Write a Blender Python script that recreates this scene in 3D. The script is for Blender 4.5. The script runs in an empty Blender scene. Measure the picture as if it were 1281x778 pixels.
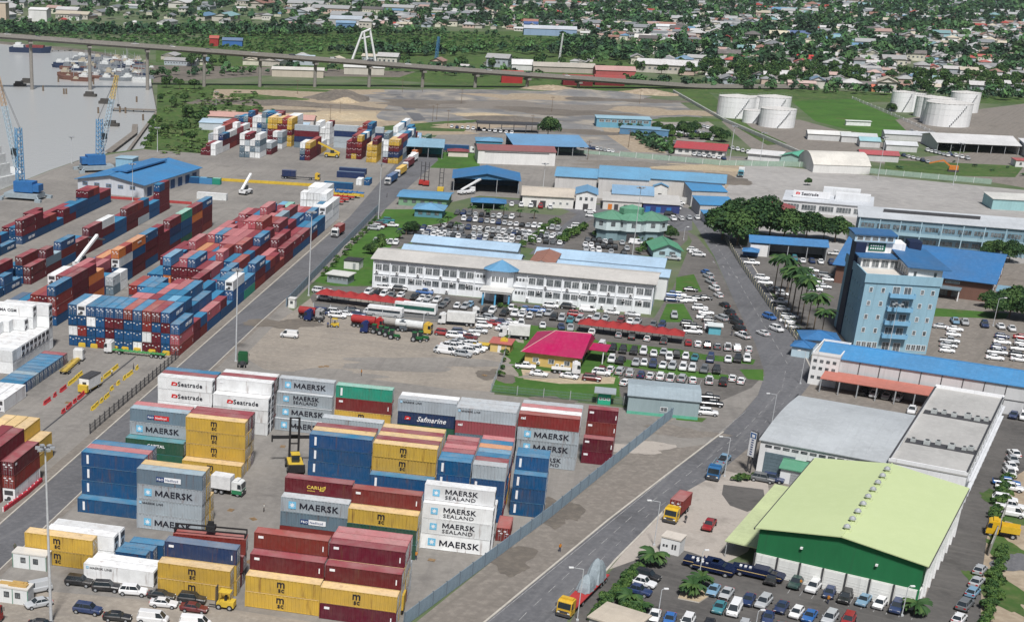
import bpy, math, random
import numpy as np
from mathutils import Vector, Matrix
random.seed(7); RNG = np.random.default_rng(11)
SC = bpy.context.scene
COL = SC.collection
R = math.radians
# ------------------------------------------------------------------ camera (solved from the container sizes)
FPX, PITCH, ROLL, CAMH, PPX, PPY = 1794.9365, R(23.27028), R(1.394947), 100.6572, -333.6683, 289.8719
CF = Vector((0, math.cos(PITCH), -math.sin(PITCH)))
_r = Vector((1, 0, 0)); _u = _r.cross(CF)
CR = _r*math.cos(ROLL) + _u*math.sin(ROLL)
CU = -_r*math.sin(ROLL) + _u*math.cos(ROLL)
cd = bpy.data.cameras.new('camera'); co = bpy.data.objects.new('camera', cd); COL.objects.link(co)
M3 = Matrix((CR, CU, -CF)).transposed()
co.matrix_world = Matrix.Translation((0, 0, CAMH)) @ M3.to_4x4()
cd.sensor_width = 36; cd.sensor_fit = 'HORIZONTAL'; cd.lens = FPX/1281*36
cd.shift_x = -PPX/1281; cd.shift_y = PPY/1281
cd.clip_start = 1; cd.clip_end = 20000
SC.camera = co
# ------------------------------------------------------------------ light
SUN_EL, SUN_AZ = R(56), R(184)        # azimuth the light comes from, clockwise from +Y
w = bpy.data.worlds.new('World'); SC.world = w; w.use_nodes = True
nt = w.node_tree; bg = nt.nodes['Background']
sky = nt.nodes.new('ShaderNodeTexSky'); sky.sky_type = 'NISHITA'; sky.sun_disc = False
sky.sun_elevation = SUN_EL; sky.sun_rotation = SUN_AZ; sky.air_density = 1.0; sky.dust_density = 3.0; sky.ozone_density = 1.0
nt.links.new(sky.outputs[0], bg.inputs[0]); bg.inputs[1].default_value = 0.05
sl = bpy.data.lights.new('sun', 'SUN'); sl.energy = 4.3; sl.angle = R(7); sl.color = (1, .975, .945)
so = bpy.data.objects.new('sun', sl); COL.objects.link(so)
sd = Vector((math.sin(SUN_AZ)*math.cos(SUN_EL), math.cos(SUN_AZ)*math.cos(SUN_EL), math.sin(SUN_EL)))
so.rotation_euler = sd.to_track_quat('Z', 'Y').to_euler(); so.location = (0, 0, 400)
SC.view_settings.view_transform = 'Standard'; SC.view_settings.look = 'None'
SC.view_settings.exposure = 0.1; SC.view_settings.gamma = 1.0
SC.cycles.max_bounces = 5; SC.cycles.diffuse_bounces = 2; SC.cycles.volume_bounces = 1

# ------------------------------------------------------------------ helpers
def at(x, y, z=0.0):
    """point of the photograph (pixels of the 1281 wide picture) on the level plane at height z"""
    d = CF + CR*((x-640.5-PPX)/FPX) - CU*((y-389-PPY)/FPX)
    t = (z-CAMH)/d.z
    return Vector((d.x*t, d.y*t, z))
def px(p):
    d = Vector(p)-Vector((0, 0, CAMH)); zc = d.dot(CF)
    return 640.5+PPX+FPX*d.dot(CR)/zc, 389+PPY-FPX*d.dot(CU)/zc, FPX/zc
YA = R(-14.6); YU = Vector((math.cos(YA), math.sin(YA), 0)); YV = Vector((-math.sin(YA), math.cos(YA), 0))
def yd(u, v, z=0): p = YU*u+YV*v; return Vector((p.x, p.y, z))
ONES = 'zeroth first second third fourth fifth sixth seventh eighth ninth tenth eleventh twelfth thirteenth fourteenth fifteenth sixteenth seventeenth eighteenth nineteenth'.split()
TENS = 'x x twent thirt fort fift sixt sevent eight ninet'.split()
def nth(n):
    if n < 20: return ONES[n]
    if n >= 100: return 'hundred-and-'+nth(n-100) if n > 100 else 'hundredth'
    t, o = divmod(n, 10)
    return TENS[t]+'ieth' if o == 0 else TENS[t]+'y-'+ONES[o]

MATS = {}
def nodes(name):
    m = bpy.data.materials.new(name); m.use_nodes = True; n = m.node_tree
    return m, n, n.nodes['Principled BSDF'], n.nodes.new, n.links.new
def mixc(n, a, b, f, mode='MIX'):
    x = n.nodes.new('ShaderNodeMix'); x.data_type = 'RGBA'; x.blend_type = mode
    for i, v in ((0, f), (6, a), (7, b)):
        if hasattr(v, 'links') or hasattr(v, 'is_linked'): n.links.new(v, x.inputs[i])
        else: x.inputs[i].default_value = v if i == 0 else (*v, 1)[:4]
    return x.outputs[2]
def noise(n, vec, scale, detail=4, rough=.6, lo=.35, hi=.65):
    t = n.nodes.new('ShaderNodeTexNoise'); t.inputs['Scale'].default_value = scale; t.inputs['Detail'].default_value = detail
    t.inputs['Roughness'].default_value = rough; n.links.new(vec, t.inputs['Vector'])
    r = n.nodes.new('ShaderNodeMapRange'); r.inputs[1].default_value = lo; r.inputs[2].default_value = hi
    n.links.new(t.outputs[0], r.inputs[0]); return r.outputs[0]
def M(name, col, rough=.7, spots=None, sc=.6, amt=.5, sc2=None, col3=None, amt3=.5, bump=0, metal=0, world=False, objcol=False, stretch=None, spec=.3, stain=None, tracks=None, rust=None):
    """procedural surface: base colour broken up by two noises; world=True uses world position, else the object's own space"""
    if name in MATS: return MATS[name]
    m, n, p, new, link = nodes(name)
    if world: vec = new('ShaderNodeNewGeometry').outputs['Position']
    else: vec = new('ShaderNodeTexCoord').outputs['Object']
    if stretch:
        mp = new('ShaderNodeMapping'); mp.inputs['Scale'].default_value = stretch; link(vec, mp.inputs[0]); vec = mp.outputs[0]
    if objcol:
        oi = new('ShaderNodeObjectInfo'); base = oi.outputs['Color']
        ad = new('ShaderNodeVectorMath'); ad.operation = 'ADD'; link(vec, ad.inputs[0])
        sv = new('ShaderNodeVectorMath'); sv.operation = 'SCALE'; sv.inputs[0].default_value = (37, 53, 71); link(oi.outputs['Random'], sv.inputs['Scale'])
        link(sv.outputs[0], ad.inputs[1]); vec = ad.outputs[0]
    else: base = col
    out = base
    if spots is not None:
        f = noise(n, vec, sc)
        mu = new('ShaderNodeMath'); mu.operation = 'MULTIPLY'; link(f, mu.inputs[0]); mu.inputs[1].default_value = amt
        out = mixc(n, out, spots, mu.outputs[0])
    if col3 is not None:
        f = noise(n, vec, sc2 or sc*7, 3, .6, .45, .7)
        mu = new('ShaderNodeMath'); mu.operation = 'MULTIPLY'; link(f, mu.inputs[0]); mu.inputs[1].default_value = amt3
        out = mixc(n, out, col3, mu.outputs[0])
    def blend(out, f, c, a):
        mu = new('ShaderNodeMath'); mu.operation = 'MULTIPLY'; link(f, mu.inputs[0]); mu.inputs[1].default_value = a
        return mixc(n, out, c, mu.outputs[0])
    if stain is not None:      # oil, damp and patched areas with shapes of their own
        out = blend(out, noise(n, vec, .11, 6, .65, .55, .68), stain, .55); out = blend(out, noise(n, vec, .6, 4, .6, .6, .7), stain, .4)
    if tracks is not None:     # tyre-worn streaks along the way the traffic runs
        m0 = new('ShaderNodeMapping'); m0.inputs['Rotation'].default_value = (0, 0, -tracks[0]); link(vec, m0.inputs[0]); mp = new('ShaderNodeMapping'); mp.inputs['Scale'].default_value = (.03, .8, 1); link(m0.outputs[0], mp.inputs[0])
        out = blend(out, noise(n, mp.outputs[0], .7, 4, .6, .5, .68), tracks[1], tracks[2])
    if rust is not None:       # runs of rust down the sheets
        mp = new('ShaderNodeMapping'); mp.inputs['Scale'].default_value = rust[1]; link(vec, mp.inputs[0])
        out = blend(out, noise(n, mp.outputs[0], rust[2], 4, .65, .58, .74), rust[0], rust[3])
    if hasattr(out, 'links') or hasattr(out, 'is_linked'): link(out, p.inputs['Base Color'])
    else: p.inputs['Base Color'].default_value = (*out, 1)
    p.inputs['Roughness'].default_value = rough; p.inputs['Metallic'].default_value = metal
    p.inputs['Specular IOR Level'].default_value = spec
    if bump:
        t = new('ShaderNodeTexNoise'); t.inputs['Scale'].default_value = (sc2 or sc*7); link(vec, t.inputs['Vector'])
        b = new('ShaderNodeBump'); b.inputs['Strength'].default_value = bump; b.inputs['Distance'].default_value = .2
        link(t.outputs[0], b.inputs['Height']); link(b.outputs[0], p.inputs['Normal'])
    MATS[name] = m; return m
def plain(name, col, rough=.6, **k):
    return M(name, col, rough, spots=tuple(c*.6 for c in col), sc=k.pop('sc', .8), amt=k.pop('amt', .5), col3=tuple(min(1, c*1.25+.01) for c in col), sc2=k.pop('sc2', 5), amt3=.4, **k)

class MB:
    """collects faces into one mesh"""
    def __init__(s): s.v = []; s.f = []; s.m = []
    def add(s, vs, fs, m=0):
        b = len(s.v); s.v += [tuple(v) for v in vs]; s.f += [[i+b for i in f] for f in fs]; s.m += [m]*len(fs); return s
    def box(s, a, b, m=0):
        x0, y0, z0 = a; x1, y1, z1 = b
        return s.add([(x0,y0,z0),(x1,y0,z0),(x1,y1,z0),(x0,y1,z0),(x0,y0,z1),(x1,y0,z1),(x1,y1,z1),(x0,y1,z1)],
              [(3,2,1,0),(4,5,6,7),(0,1,5,4),(1,2,6,5),(2,3,7,6),(3,0,4,7)], m)
    def prism(s, pts, z0, z1, m=0, mt=None):
        n = len(pts)
        s.add([(p[0],p[1],z0) for p in pts]+[(p[0],p[1],z1) for p in pts], [tuple(range(n-1,-1,-1))]+[(i,(i+1)%n,n+(i+1)%n,n+i) for i in range(n)], m)
        return s.add([(p[0],p[1],z1) for p in pts], [tuple(range(n))], m if mt is None else mt)
    def side(s, pts, y0, y1, m=0):
        """side profile in x,z pulled along y"""
        n = len(pts)
        return s.add([(p[0],y0,p[1]) for p in pts]+[(p[0],y1,p[1]) for p in pts], [tuple(range(n)), tuple(range(2*n-1,n-1,-1))]+[(i,n+i,n+(i+1)%n,(i+1)%n) for i in range(n)], m)
    def tube(s, p0, p1, r0, r1=None, n=6, m=0):
        p0, p1 = Vector(p0), Vector(p1); r1 = r0 if r1 is None else r1
        d = (p1-p0).normalized(); a = d.orthogonal().normalized(); b = d.cross(a)
        vs = [p0+(a*math.cos(2*math.pi*i/n)+b*math.sin(2*math.pi*i/n))*r0 for i in range(n)]+[p1+(a*math.cos(2*math.pi*i/n)+b*math.sin(2*math.pi*i/n))*r1 for i in range(n)]
        return s.add(vs, [tuple(range(n-1,-1,-1)), tuple(range(n,2*n))]+[(i,(i+1)%n,n+(i+1)%n,n+i) for i in range(n)], m)
    def bar(s, p0, p1, w, m=0): return s.tube(p0, p1, w*.7, None, 4, m)
    def quad(s, a, b, c, d, m=0): return s.add([a,b,c,d], [(0,1,2,3)], m)
    def mesh(s, name, mats):
        me = bpy.data.meshes.new(name); me.from_pydata(s.v, [], s.f)
        for x in (mats if isinstance(mats, (list, tuple)) else [mats]): me.materials.append(x)
        me.polygons.foreach_set('material_index', s.m); me.update(); return me
    def build(s, name, mats, parent=None, loc=None, rz=0, **k): return put(name, s.mesh(name, mats), parent, loc, rz, **k)
def put(name, me, parent=None, loc=None, rz=0, col=None, label=None, cat=None, group=None, kind=None, sc=None):
    o = bpy.data.objects.new(name, me); COL.objects.link(o)
    if parent is not None: o.parent = parent
    if loc is not None: o.location = loc
    if rz: o.rotation_euler = (0, 0, rz)
    if sc is not None: o.scale = sc if hasattr(sc, '__len__') else (sc, sc, sc)
    if col is not None: o.color = (*col[:3], 1)
    return tag(o, label, cat, group, kind)
def tag(o, label=None, cat=None, group=None, kind=None):
    if label: o['label'] = label
    if cat: o['category'] = cat
    if group: o['group'] = group
    if kind: o['kind'] = kind
    return o
def empty(name, loc, rz, label, cat, group=None): return put(name, None, None, loc, rz, None, label, cat, group)
def npmesh(name, V, F, mats, mi=None, colors=None):
    """mesh of quads from numpy arrays"""
    me = bpy.data.meshes.new(name); nf = len(F)
    me.vertices.add(len(V)); me.vertices.foreach_set('co', np.asarray(V, np.float32).ravel())
    me.loops.add(nf*4); me.loops.foreach_set('vertex_index', np.asarray(F, np.int32).ravel())
    me.polygons.add(nf); me.polygons.foreach_set('loop_start', np.arange(0, nf*4, 4, dtype=np.int32))
    me.polygons.foreach_set('loop_total', np.full(nf, 4, np.int32))
    me.polygons.foreach_set('use_smooth', np.zeros(nf, bool))
    for x in mats: me.materials.append(x)
    if mi is not None: me.polygons.foreach_set('material_index', np.asarray(mi, np.int32))
    if colors is not None:
        a = me.attributes.new('tint', 'FLOAT_COLOR', 'FACE'); a.data.foreach_set('color', np.asarray(colors, np.float32).ravel())
    me.update(calc_edges=True); return me
def merge(name, items, mats, loc0=(0, 0, 0)):
    """many placed copies of small meshes as one mesh: items = (verts Nx3, quads Mx4, mat ids M, 4x4 matrix, colour)"""
    VV, FF, MI, CC = [], [], [], []; b = 0
    for V, F, mi, mat, c in items:
        A = np.array(mat)[:3, :3]; t = np.array(mat)[:3, 3]
        VV.append(V@A.T+t); FF.append(F+b); MI.append(mi); CC.append(np.tile(np.array([*c[:3], 1.]), (len(F), 1))); b += len(V)
    return npmesh(name, np.concatenate(VV), np.concatenate(FF), mats, np.concatenate(MI), np.concatenate(CC))
def arrays(me):
    """verts and quads (triangles padded) of a mesh"""
    V = np.empty(len(me.vertices)*3, np.float32); me.vertices.foreach_get('co', V); V = V.reshape(-1, 3)
    F, mi = [], []
    for p in me.polygons:
        vs = list(p.vertices)
        if len(vs) == 4: F.append(vs); mi.append(p.material_index)
        elif len(vs) == 3: F.append(vs+[vs[2]]); mi.append(p.material_index)
        else:
            for i in range(1, len(vs)-1, 2):
                q = [vs[0], vs[i], vs[i+1], vs[min(i+2, len(vs)-1)]]; F.append(q); mi.append(p.material_index)
    return V, np.array(F, np.int32), np.array(mi, np.int32)
def tintmat(name, rough=.6):
    m, n, p, new, link = nodes(name)
    a = new('ShaderNodeAttribute'); a.attribute_name = 'tint'
    f = noise(n, new('ShaderNodeNewGeometry').outputs['Position'], 1.1)
    mu = new('ShaderNodeMath'); mu.operation = 'MULTIPLY'; link(f, mu.inputs[0]); mu.inputs[1].default_value = .18
    link(mixc(n, a.outputs['Color'], (.12, .11, .1), mu.outputs[0]), p.inputs['Base Color']); p.inputs['Roughness'].default_value = rough
    p.inputs['Specular IOR Level'].default_value = .25
    return m
_txt = {}
def text_mesh(s, size, mat, bold=.025, shear=0, w=1.0, align='LEFT'):
    """flat print standing in the x,z plane, facing -y"""
    k = (s, size, mat.name, bold, shear, w, align)
    if k in _txt: return _txt[k]
    c = bpy.data.curves.new('lettering', 'FONT'); c.body = s; c.size = size; c.offset = bold*size; c.shear = shear; c.resolution_u = 2; c.extrude = .012
    c.align_x = align; c.space_character = 1.08
    o = bpy.data.objects.new('lettering', c); COL.objects.link(o)
    bpy.context.view_layer.update()
    me = bpy.data.meshes.new_from_object(o.evaluated_get(bpy.context.evaluated_depsgraph_get()))
    bpy.data.objects.remove(o); bpy.data.curves.remove(c)
    V = np.empty(len(me.vertices)*3, np.float32); me.vertices.foreach_get('co', V); V = V.reshape(-1, 3)
    V = np.stack([V[:, 0]*w, -V[:, 2], V[:, 1]], 1); me.vertices.foreach_set('co', V.ravel()); me.name = 'lettering'
    me.materials.clear(); me.materials.append(mat); me.update(); _txt[k] = me; return me
def m_word(rest, size, mat, bold, shear=0, w=1.0):
    """a wide sans M with its middle running down to the foot, then the rest of the word"""
    me0 = text_mesh(rest, size, mat, bold, 0, w); V, F = [tuple(v.co) for v in me0.vertices], [tuple(p.vertices) for p in me0.polygons]
    H_ = .69*size; W_ = .78*size*w; t = .15*size*w; b = MB(); y = -.012
    for P in ([(0,0),(t,0),(t,H_),(0,H_)], [(W_-t,0),(W_,0),(W_,H_),(W_-t,H_)], [(t,H_),(t,H_*.62),(W_/2,0),(W_/2,H_*.36)], [(W_-t,H_),(W_/2,H_*.36),(W_/2,0),(W_-t,H_*.62)]): b.add([(q[0],y,q[1]) for q in P], [(0,1,2,3)])
    off = W_+.07*size*w; b.add([(x+off,yy,z) for x, yy, z in V], F); k = ('M', rest, size, mat.name)
    if k not in _txt: _txt[k] = b.mesh('lettering', mat)
    return _txt[k]

# ------------------------------------------------------------------ materials
concrete = M('yard_concrete', (.25,.235,.215), .9, (.165,.156,.146), .03, .9, .6, (.33,.312,.29), .4, .15, world=True, stain=(.13,.122,.115), tracks=(R(75.4), (.17,.16,.15), .5))
paver = M('block_paving', (.34,.31,.28), .9, (.24,.22,.2), .06, .7, 1.2, (.43,.4,.36), .5, .2, world=True)
gravel = M('gravel_yard', (.305,.27,.228), .95, (.215,.193,.168), .05, .9, .9, (.385,.35,.3), .5, .3, world=True, stain=(.17,.15,.13), tracks=(R(-14.6), (.22,.2,.18), .5))
asphalt = M('asphalt', (.128,.13,.14), .9, (.09,.092,.099), .05, .8, .9, (.19,.19,.2), .45, .2, world=True, stain=(.075,.075,.08), tracks=(R(60), (.2,.2,.205), .35))
asphalt2 = M('dark_asphalt', (.112,.107,.103), .92, (.07,.067,.065), .07, .9, .8, (.135,.127,.12), .45, .2, world=True, stain=(.05,.048,.046), tracks=(R(-30), (.15,.142,.135), .4))
tarmac = M('worn_tarmac', (.135,.127,.119), .92, (.088,.083,.078), .06, .9, .8, (.2,.188,.175), .4, .2, world=True, stain=(.07,.066,.062), tracks=(R(-20), (.19,.178,.165), .4))
verge = M('verge_concrete', (.185,.168,.15), .95, (.19,.17,.15), .07, .9, .7, (.32,.29,.255), .45, .2, world=True, stain=(.12,.108,.095), tracks=(R(56), (.15,.137,.12), .6))
court = M('forecourt_paving', (.37,.335,.3), .9, (.34,.31,.28), .1, .7, 1.5, (.44,.4,.36), .45, .1, world=True, stain=(.2,.18,.16))
kerbm = M('kerb_stone', (.5,.47,.42), .9, (.36,.34,.3), .4, .7, world=True)
grass = M('grass_ground', (.058,.118,.024), .95, (.035,.075,.02), .045, .9, .35, (.14,.15,.06), .5, .3, world=True, stain=(.15,.125,.075))
field = M('field_grass', (.056,.145,.02), .95, (.03,.085,.013), .05, .8, .5, (.09,.16,.04), .45, .2, world=True, stain=(.1,.11,.04))
earth = M('bare_earth', (.285,.235,.175), .95, (.3,.235,.165), .03, .8, .4, (.5,.43,.33), .5, .3, world=True)
quarry = M('grey_aggregate', (.225,.223,.222), .95, (.135,.135,.138), .02, 1.0, .05, (.4,.35,.28), .75, .4, world=True, stain=(.13,.125,.12))
sandm = M('yellow_sand', (.36,.3,.21), .95, (.4,.31,.2), .1, .7, .8, (.55,.48,.36), .5, .4, world=True)
townm = M('town_ground', (.05,.1,.028), .95, (.2,.19,.155), .02, .55, .09, (.13,.15,.075), .6, 0, world=True)
farconc = M('terminal_concrete', (.345,.335,.325), .9, (.25,.243,.235), .02, .8, .3, (.46,.44,.42), .5, 0, world=True, stain=(.22,.21,.2), tracks=(R(-20), (.27,.26,.25), .5))
dirt = M('dark_dirt', (.16,.14,.12), .95, (.1,.09,.08), .05, .8, .6, (.24,.21,.17), .4, .3, world=True)
glassm = M('window_glass', (.02,.028,.035), .12, spec=.6)
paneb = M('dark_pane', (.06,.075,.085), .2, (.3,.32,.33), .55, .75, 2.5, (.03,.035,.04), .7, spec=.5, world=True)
whitem = plain('white_paint', (.76,.77,.78), .55)
blackm = plain('black_rubber', (.02,.02,.022), .8)
darkm = plain('dark_steel', (.06,.06,.065), .6)
steelm = plain('galvanised_steel', (.42,.44,.46), .45, metal=.3)
polem = plain('pole_grey', (.5,.52,.54), .5)
yellowm = plain('yellow_paint', (.6,.42,.05), .5)
redm = plain('red_paint', (.4,.035,.03), .5)
bluem = plain('blue_paint', (.03,.16,.42), .5)
orangem = plain('orange_paint', (.6,.2,.04), .5)
linem = M('road_paint', (.42,.42,.41), .8, (.16,.16,.17), .9, .95, 3.0, (.17,.17,.18), .7, world=True)
markb = M('black_print', (.015,.015,.025), .6); markw = M('white_print', (.75,.76,.78), .6)
marky = M('yellow_print', (.75,.55,.1), .6); markn = M('navy_print', (.02,.05,.16), .6); markr = M('red_print', (.55,.03,.03), .6)
starb = M('light_blue_print', (.16,.46,.68), .6)
objpaint = M('painted_steel', None, .55, (.09,.075,.065), .3, .22, 1.1, (.3,.27,.25), .07, objcol=True, rust=((.13,.055,.03), (1.6,1.6,.16), .9, .65))
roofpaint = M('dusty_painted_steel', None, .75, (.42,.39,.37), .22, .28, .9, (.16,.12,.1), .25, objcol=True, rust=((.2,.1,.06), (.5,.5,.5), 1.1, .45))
carpaint = M('car_paint', None, .28, (.3,.28,.26), .6, .12, objcol=True, spec=.6)
lampm = M('lamp_lens', (.7,.7,.66), .2, spec=.6); tail = M('tail_lens', (.4,.02,.02), .3)
leafA = M('leaf_mid', (.036,.085,.026), .7, (.02,.052,.017), .5, .8, spec=.2)
leafB = M('leaf_light', (.068,.125,.034), .7, (.042,.085,.025), .5, .8, spec=.2)
leafL = M('leaf_hedge', (.085,.15,.035), .7, (.055,.105,.025), .5, .8, spec=.2)
leafC = M('leaf_dark', (.022,.055,.02), .75, (.013,.035,.014), .5, .8, spec=.2)
bark = plain('bark', (.16,.12,.085), .9)
tint = tintmat('mixed_paint'); 
# ------------------------------------------------------------------ the ground
def sheet(name, pts, z, mat, world=None):
    P = [(q if len(q) == 3 else at(q[0], q[1])) for q in pts]
    b = MB(); b.add([(p[0], p[1], z) for p in P], [tuple(range(len(P)))]); me = b.mesh(name, mat)
    if me.polygons[0].normal.z < 0: me.flip_normals()
    return put(name, me, kind='structure')
bank = [(0,52),(40,56),(75,59),(110,63),(150,70),(186,80),(190,105),(197,140),(190,163),(180,186),(140,191),(106,198),(60,214),(0,238)]
BK = [at(*q) for q in bank]
left_n = Vector((-4000, 2500, 0)); left_s = Vector((-420, 470, 0))
ground = [(5000,-200,0),(6000,9000,0),(-5000,9000,0),tuple(left_n)]+[tuple(p) for p in BK]+[tuple(left_s),(-500,-200,0)]
sheet('ground', [tuple(p) for p in ground], 0, townm)
wm, n_, p_, new_, link_ = nodes('river_water')
p_.inputs['Base Color'].default_value = (.42,.425,.42,1); p_.inputs['Roughness'].default_value = .25; p_.inputs['Specular IOR Level'].default_value = .5
t_ = new_('ShaderNodeTexNoise'); t_.inputs['Scale'].default_value = .35; t_.inputs['Detail'].default_value = 5; link_(new_('ShaderNodeNewGeometry').outputs['Position'], t_.inputs['Vector'])
b_ = new_('ShaderNodeBump'); b_.inputs['Strength'].default_value = .35; b_.inputs['Distance'].default_value = .5; link_(t_.outputs[0], b_.inputs['Height']); link_(b_.outputs[0], p_.inputs['Normal'])
sheet('river_water', [(-6000,200,0),(200,200,0),(200,9000,0),(-6000,9000,0)], -2.2, wm)
b = MB(); pts = [left_n]+BK+[left_s]
for p, q in zip(pts, pts[1:]): b.quad((p.x,p.y,-3),(q.x,q.y,-3),(q.x,q.y,-.002),(p.x,p.y,-.002))
b.build('quay_wall', verge, kind='structure')
sheet('riverbank', [(196,141),(190,163),(180,187),(170,192),(262,196),(262,160),(330,148),(330,106),(197,106)], .004, grass)
sheet('port_yard', [tuple(left_s),(0,238.5),(60,214.5),(106,198.5),(180,187),(262,193),(268,160),(420,160),(500,170),(545,172),(520,225),(480,270),(390,355),(360,385),(395,405),(645,408),(622,482),(618,493),(720,503),(845,517),(510,779),(300,900),tuple(yd(-60,100)),(-400,100,0)], .008, concrete)
sheet('gravel_lot', [(390,372),(460,385),(640,398),(640,412),(615,490),(560,486),(430,470),(330,462),(305,446),(345,405)], .012, gravel)
sheet('forecourt_gravel', [tuple(yd(-95,196)), tuple(yd(-95,185)), tuple(yd(-95,120)), tuple(yd(-20,150)), tuple(yd(-27,199)), tuple(yd(-60,200))], .012, gravel)
# yard road between the two container yards, with kerbs
def strip_yd(name, u0, u1, v0, v1, z, mat): return sheet(name, [tuple(yd(u0,v0)), tuple(yd(u1,v0)), tuple(yd(u1,v1)), tuple(yd(u0,v1))], z, mat)
sheet('yard_road', [tuple(yd(-103.4,100)), tuple(yd(-95.6,100)), tuple(yd(-95.6,372)), tuple(yd(-93.6,520)), tuple(yd(-92,700)), (540,176), (520,176), tuple(yd(-103,540)), tuple(yd(-103.4,380))], .016, asphalt)
strip_yd('yard_verge', -106, -103.9, 100, 530, .014, verge); strip_yd('yard_shoulder', -95.2, -94.2, 100, 440, .014, verge)
def kerb(name, P, w=.3, h=.13, mat=kerbm, closed=False):
    b = MB()
    for p, q in zip(P, P[1:]):
        d = (q-p); L = d.length; d.normalize(); nn = Vector((-d.y, d.x, 0))*w*.5; k = 0; n = max(1, int(L/6))
        for i in range(n):
            a = p+d*(L*i/n+.03); c = p+d*(L*(i+1)/n-.03)
            b.add([a-nn, c-nn, c+nn, a+nn]+[x+Vector((0,0,h)) for x in (a-nn, c-nn, c+nn, a+nn)], [(4,5,6,7),(0,1,5,4),(1,2,6,5),(2,3,7,6),(3,0,4,7)])
    return b.build(name, mat, kind='structure')
kerb('yard_kerb', [yd(-103.6,130), yd(-103.6,530)]); kerb('yard_kerb', [yd(-95.4,130), yd(-95.4,372), yd(-93.4,520)], .25, .1)
# public road on the right
ML = [at(560,815), at(605,779), at(690,709), at(760,651), at(835,593), at(905,540), at(930,515), at(948,494), at(957,468)]
MR = [at(690,815), at(718,760), at(770,700), at(830,640), at(900,590), at(955,545), at(1000,497), at(1020,472), at(1018,450)]
sheet('main_road', [tuple(p) for p in ML]+[(945,430),(920,380),(893,320),(872,285),(862,270),(835,268),(835,255),(900,270),(925,305),(950,345),(985,400)]+[tuple(p) for p in reversed(MR)], .016, asphalt)
sheet('roadside_verge', [(505,790),(847,517),(880,508),(905,540)]+[tuple(p) for p in ML[:5]][::-1], .012, verge)
sheet('junction_apron', [(800,548),(870,511),(957,470),(948,494),(905,541),(880,556),(850,560)], .0135, concrete)
kerb('road_kerb', ML[:6], .35, .14); kerb('road_kerb', MR[1:4], .35, .14); kerb('road_kerb', [at(1020,472), at(985,401), at(950,346), at(925,306), at(900,271)], .35, .14)
sheet('forecourt', [(762,712),(800,668),(845,622),(905,588),(960,600),(965,640),(935,690),(905,705),(866,691),(840,684)], .0185, court)
sheet('car_park', [(690,815),(740,735),(800,682),(830,672),(866,690),(905,703),(950,703),(1157,748),(1200,640),(1262,490),(1300,500),(1330,600),(1290,860),(900,860)], .0165, asphalt2)
sheet('sandy_lot', [(1238,650),(1262,600),(1330,560),(1400,900),(1225,860),(1228,720)], .021, earth)
sheet('court_tarmac', [(905,606),(955,612),(958,630),(935,640),(913,632),(903,618)], .0225, asphalt2)
sheet('customs_car_park', [(388,372),(400,358),(466,358),(640,378),(818,398),(842,360),(858,320),(866,300),(925,390),(952,440),(957,468),(940,485),(905,500),(880,515),(780,505),(770,470),(660,465),(640,420),(640,408),(395,388)], .0145, tarmac)
sheet('customs_car_park', [(857,288),(872,296),(893,322),(921,382),(946,432),(956,466),(925,392),(866,302)], .0142, tarmac)
sheet('lawn', [(640,404),(720,413),(757,430),(775,452),(775,498),(700,500),(613,490),(622,470)], .021, field)
sheet('house_track', [(652,462),(740,468),(770,472),(768,480),(700,480),(655,474)], .0225, sandm)
for k, P in enumerate([[(755,427),(850,437),(880,443),(945,450),(942,456),(880,450),(760,437)], [(758,445),(860,463),(920,470),(915,476),(860,471),(770,456)], [(925,462),(955,462),(955,476),(935,474)], [(846,347),(868,343),(878,365),(845,365)], [(834,380),(855,380),(868,403),(824,403)], [(845,520),(884,523),(878,528),(846,525)]]): sheet('lawn', P, .021, field)
sheet('lawn', [(393,352),(430,318),(470,282),(482,262),(545,262),(575,268),(560,278),(530,283),(505,292),(480,318),(467,330),(466,356),(440,362)], .0125, field)
sheet('north_car_park', [(480,318),(505,292),(530,283),(575,266),(580,260),(700,270),(720,262),(800,268),(862,272),(860,300),(840,320),(700,318),(640,306),(520,300)], .0115, tarmac)
sheet('north_road', [(662,318),(700,285),(722,268),(700,260),(600,252),(590,247),(850,262),(866,275),(866,288),(850,290),(745,272),(722,285),(698,318)], .0155, asphalt)
sheet('terminal_yard', [(905,212),(935,204),(1010,212),(1281,238),(1330,245),(1330,330),(1065,330),(900,272),(898,240)], .0085, farconc)
sheet('bare_earth', [(855,207),(935,203),(925,215),(905,240),(885,240),(880,215)], .0105, earth)
sheet('hotel_car_park', [(922,306),(1070,318),(1060,400),(1020,430),(990,395),(950,345)], .0125, tarmac); sheet('hotel_car_park', [(1135,395),(1330,398),(1330,470),(1150,440)], .0125, verge)
sheet('hotel_lawn', [(1165,385),(1262,392),(1258,399),(1150,395)], .0185, field)
sheet('aggregate_field', [(268,112),(480,112),(600,112),(760,117),(850,128),(905,165),(850,195),(800,185),(760,192),(700,170),(600,170),(530,165),(330,152),(262,140)], .0085, quarry)
sheet('bare_earth', [(745,150),(775,148),(835,192),(790,190),(760,170)], .0125, earth); sheet('bare_earth', [(400,150),(530,152),(600,168),(500,170),(400,160)], .0125, earth); sheet('bare_earth', [(268,112),(480,112),(488,130),(470,145),(330,152),(262,140)], .0105, earth)
sheet('sand_heap', [(345,143),(380,139),(470,140),(472,151),(430,153),(340,152)], .0145, sandm)
sheet('dark_strip_road', [(485,115),(497,115),(533,150),(518,152)], .0145, asphalt)
sheet('verge_grass', [(800,155),(830,180),(845,186),(838,190),(810,180),(772,155),(775,150)], .0155, grass)
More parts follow.
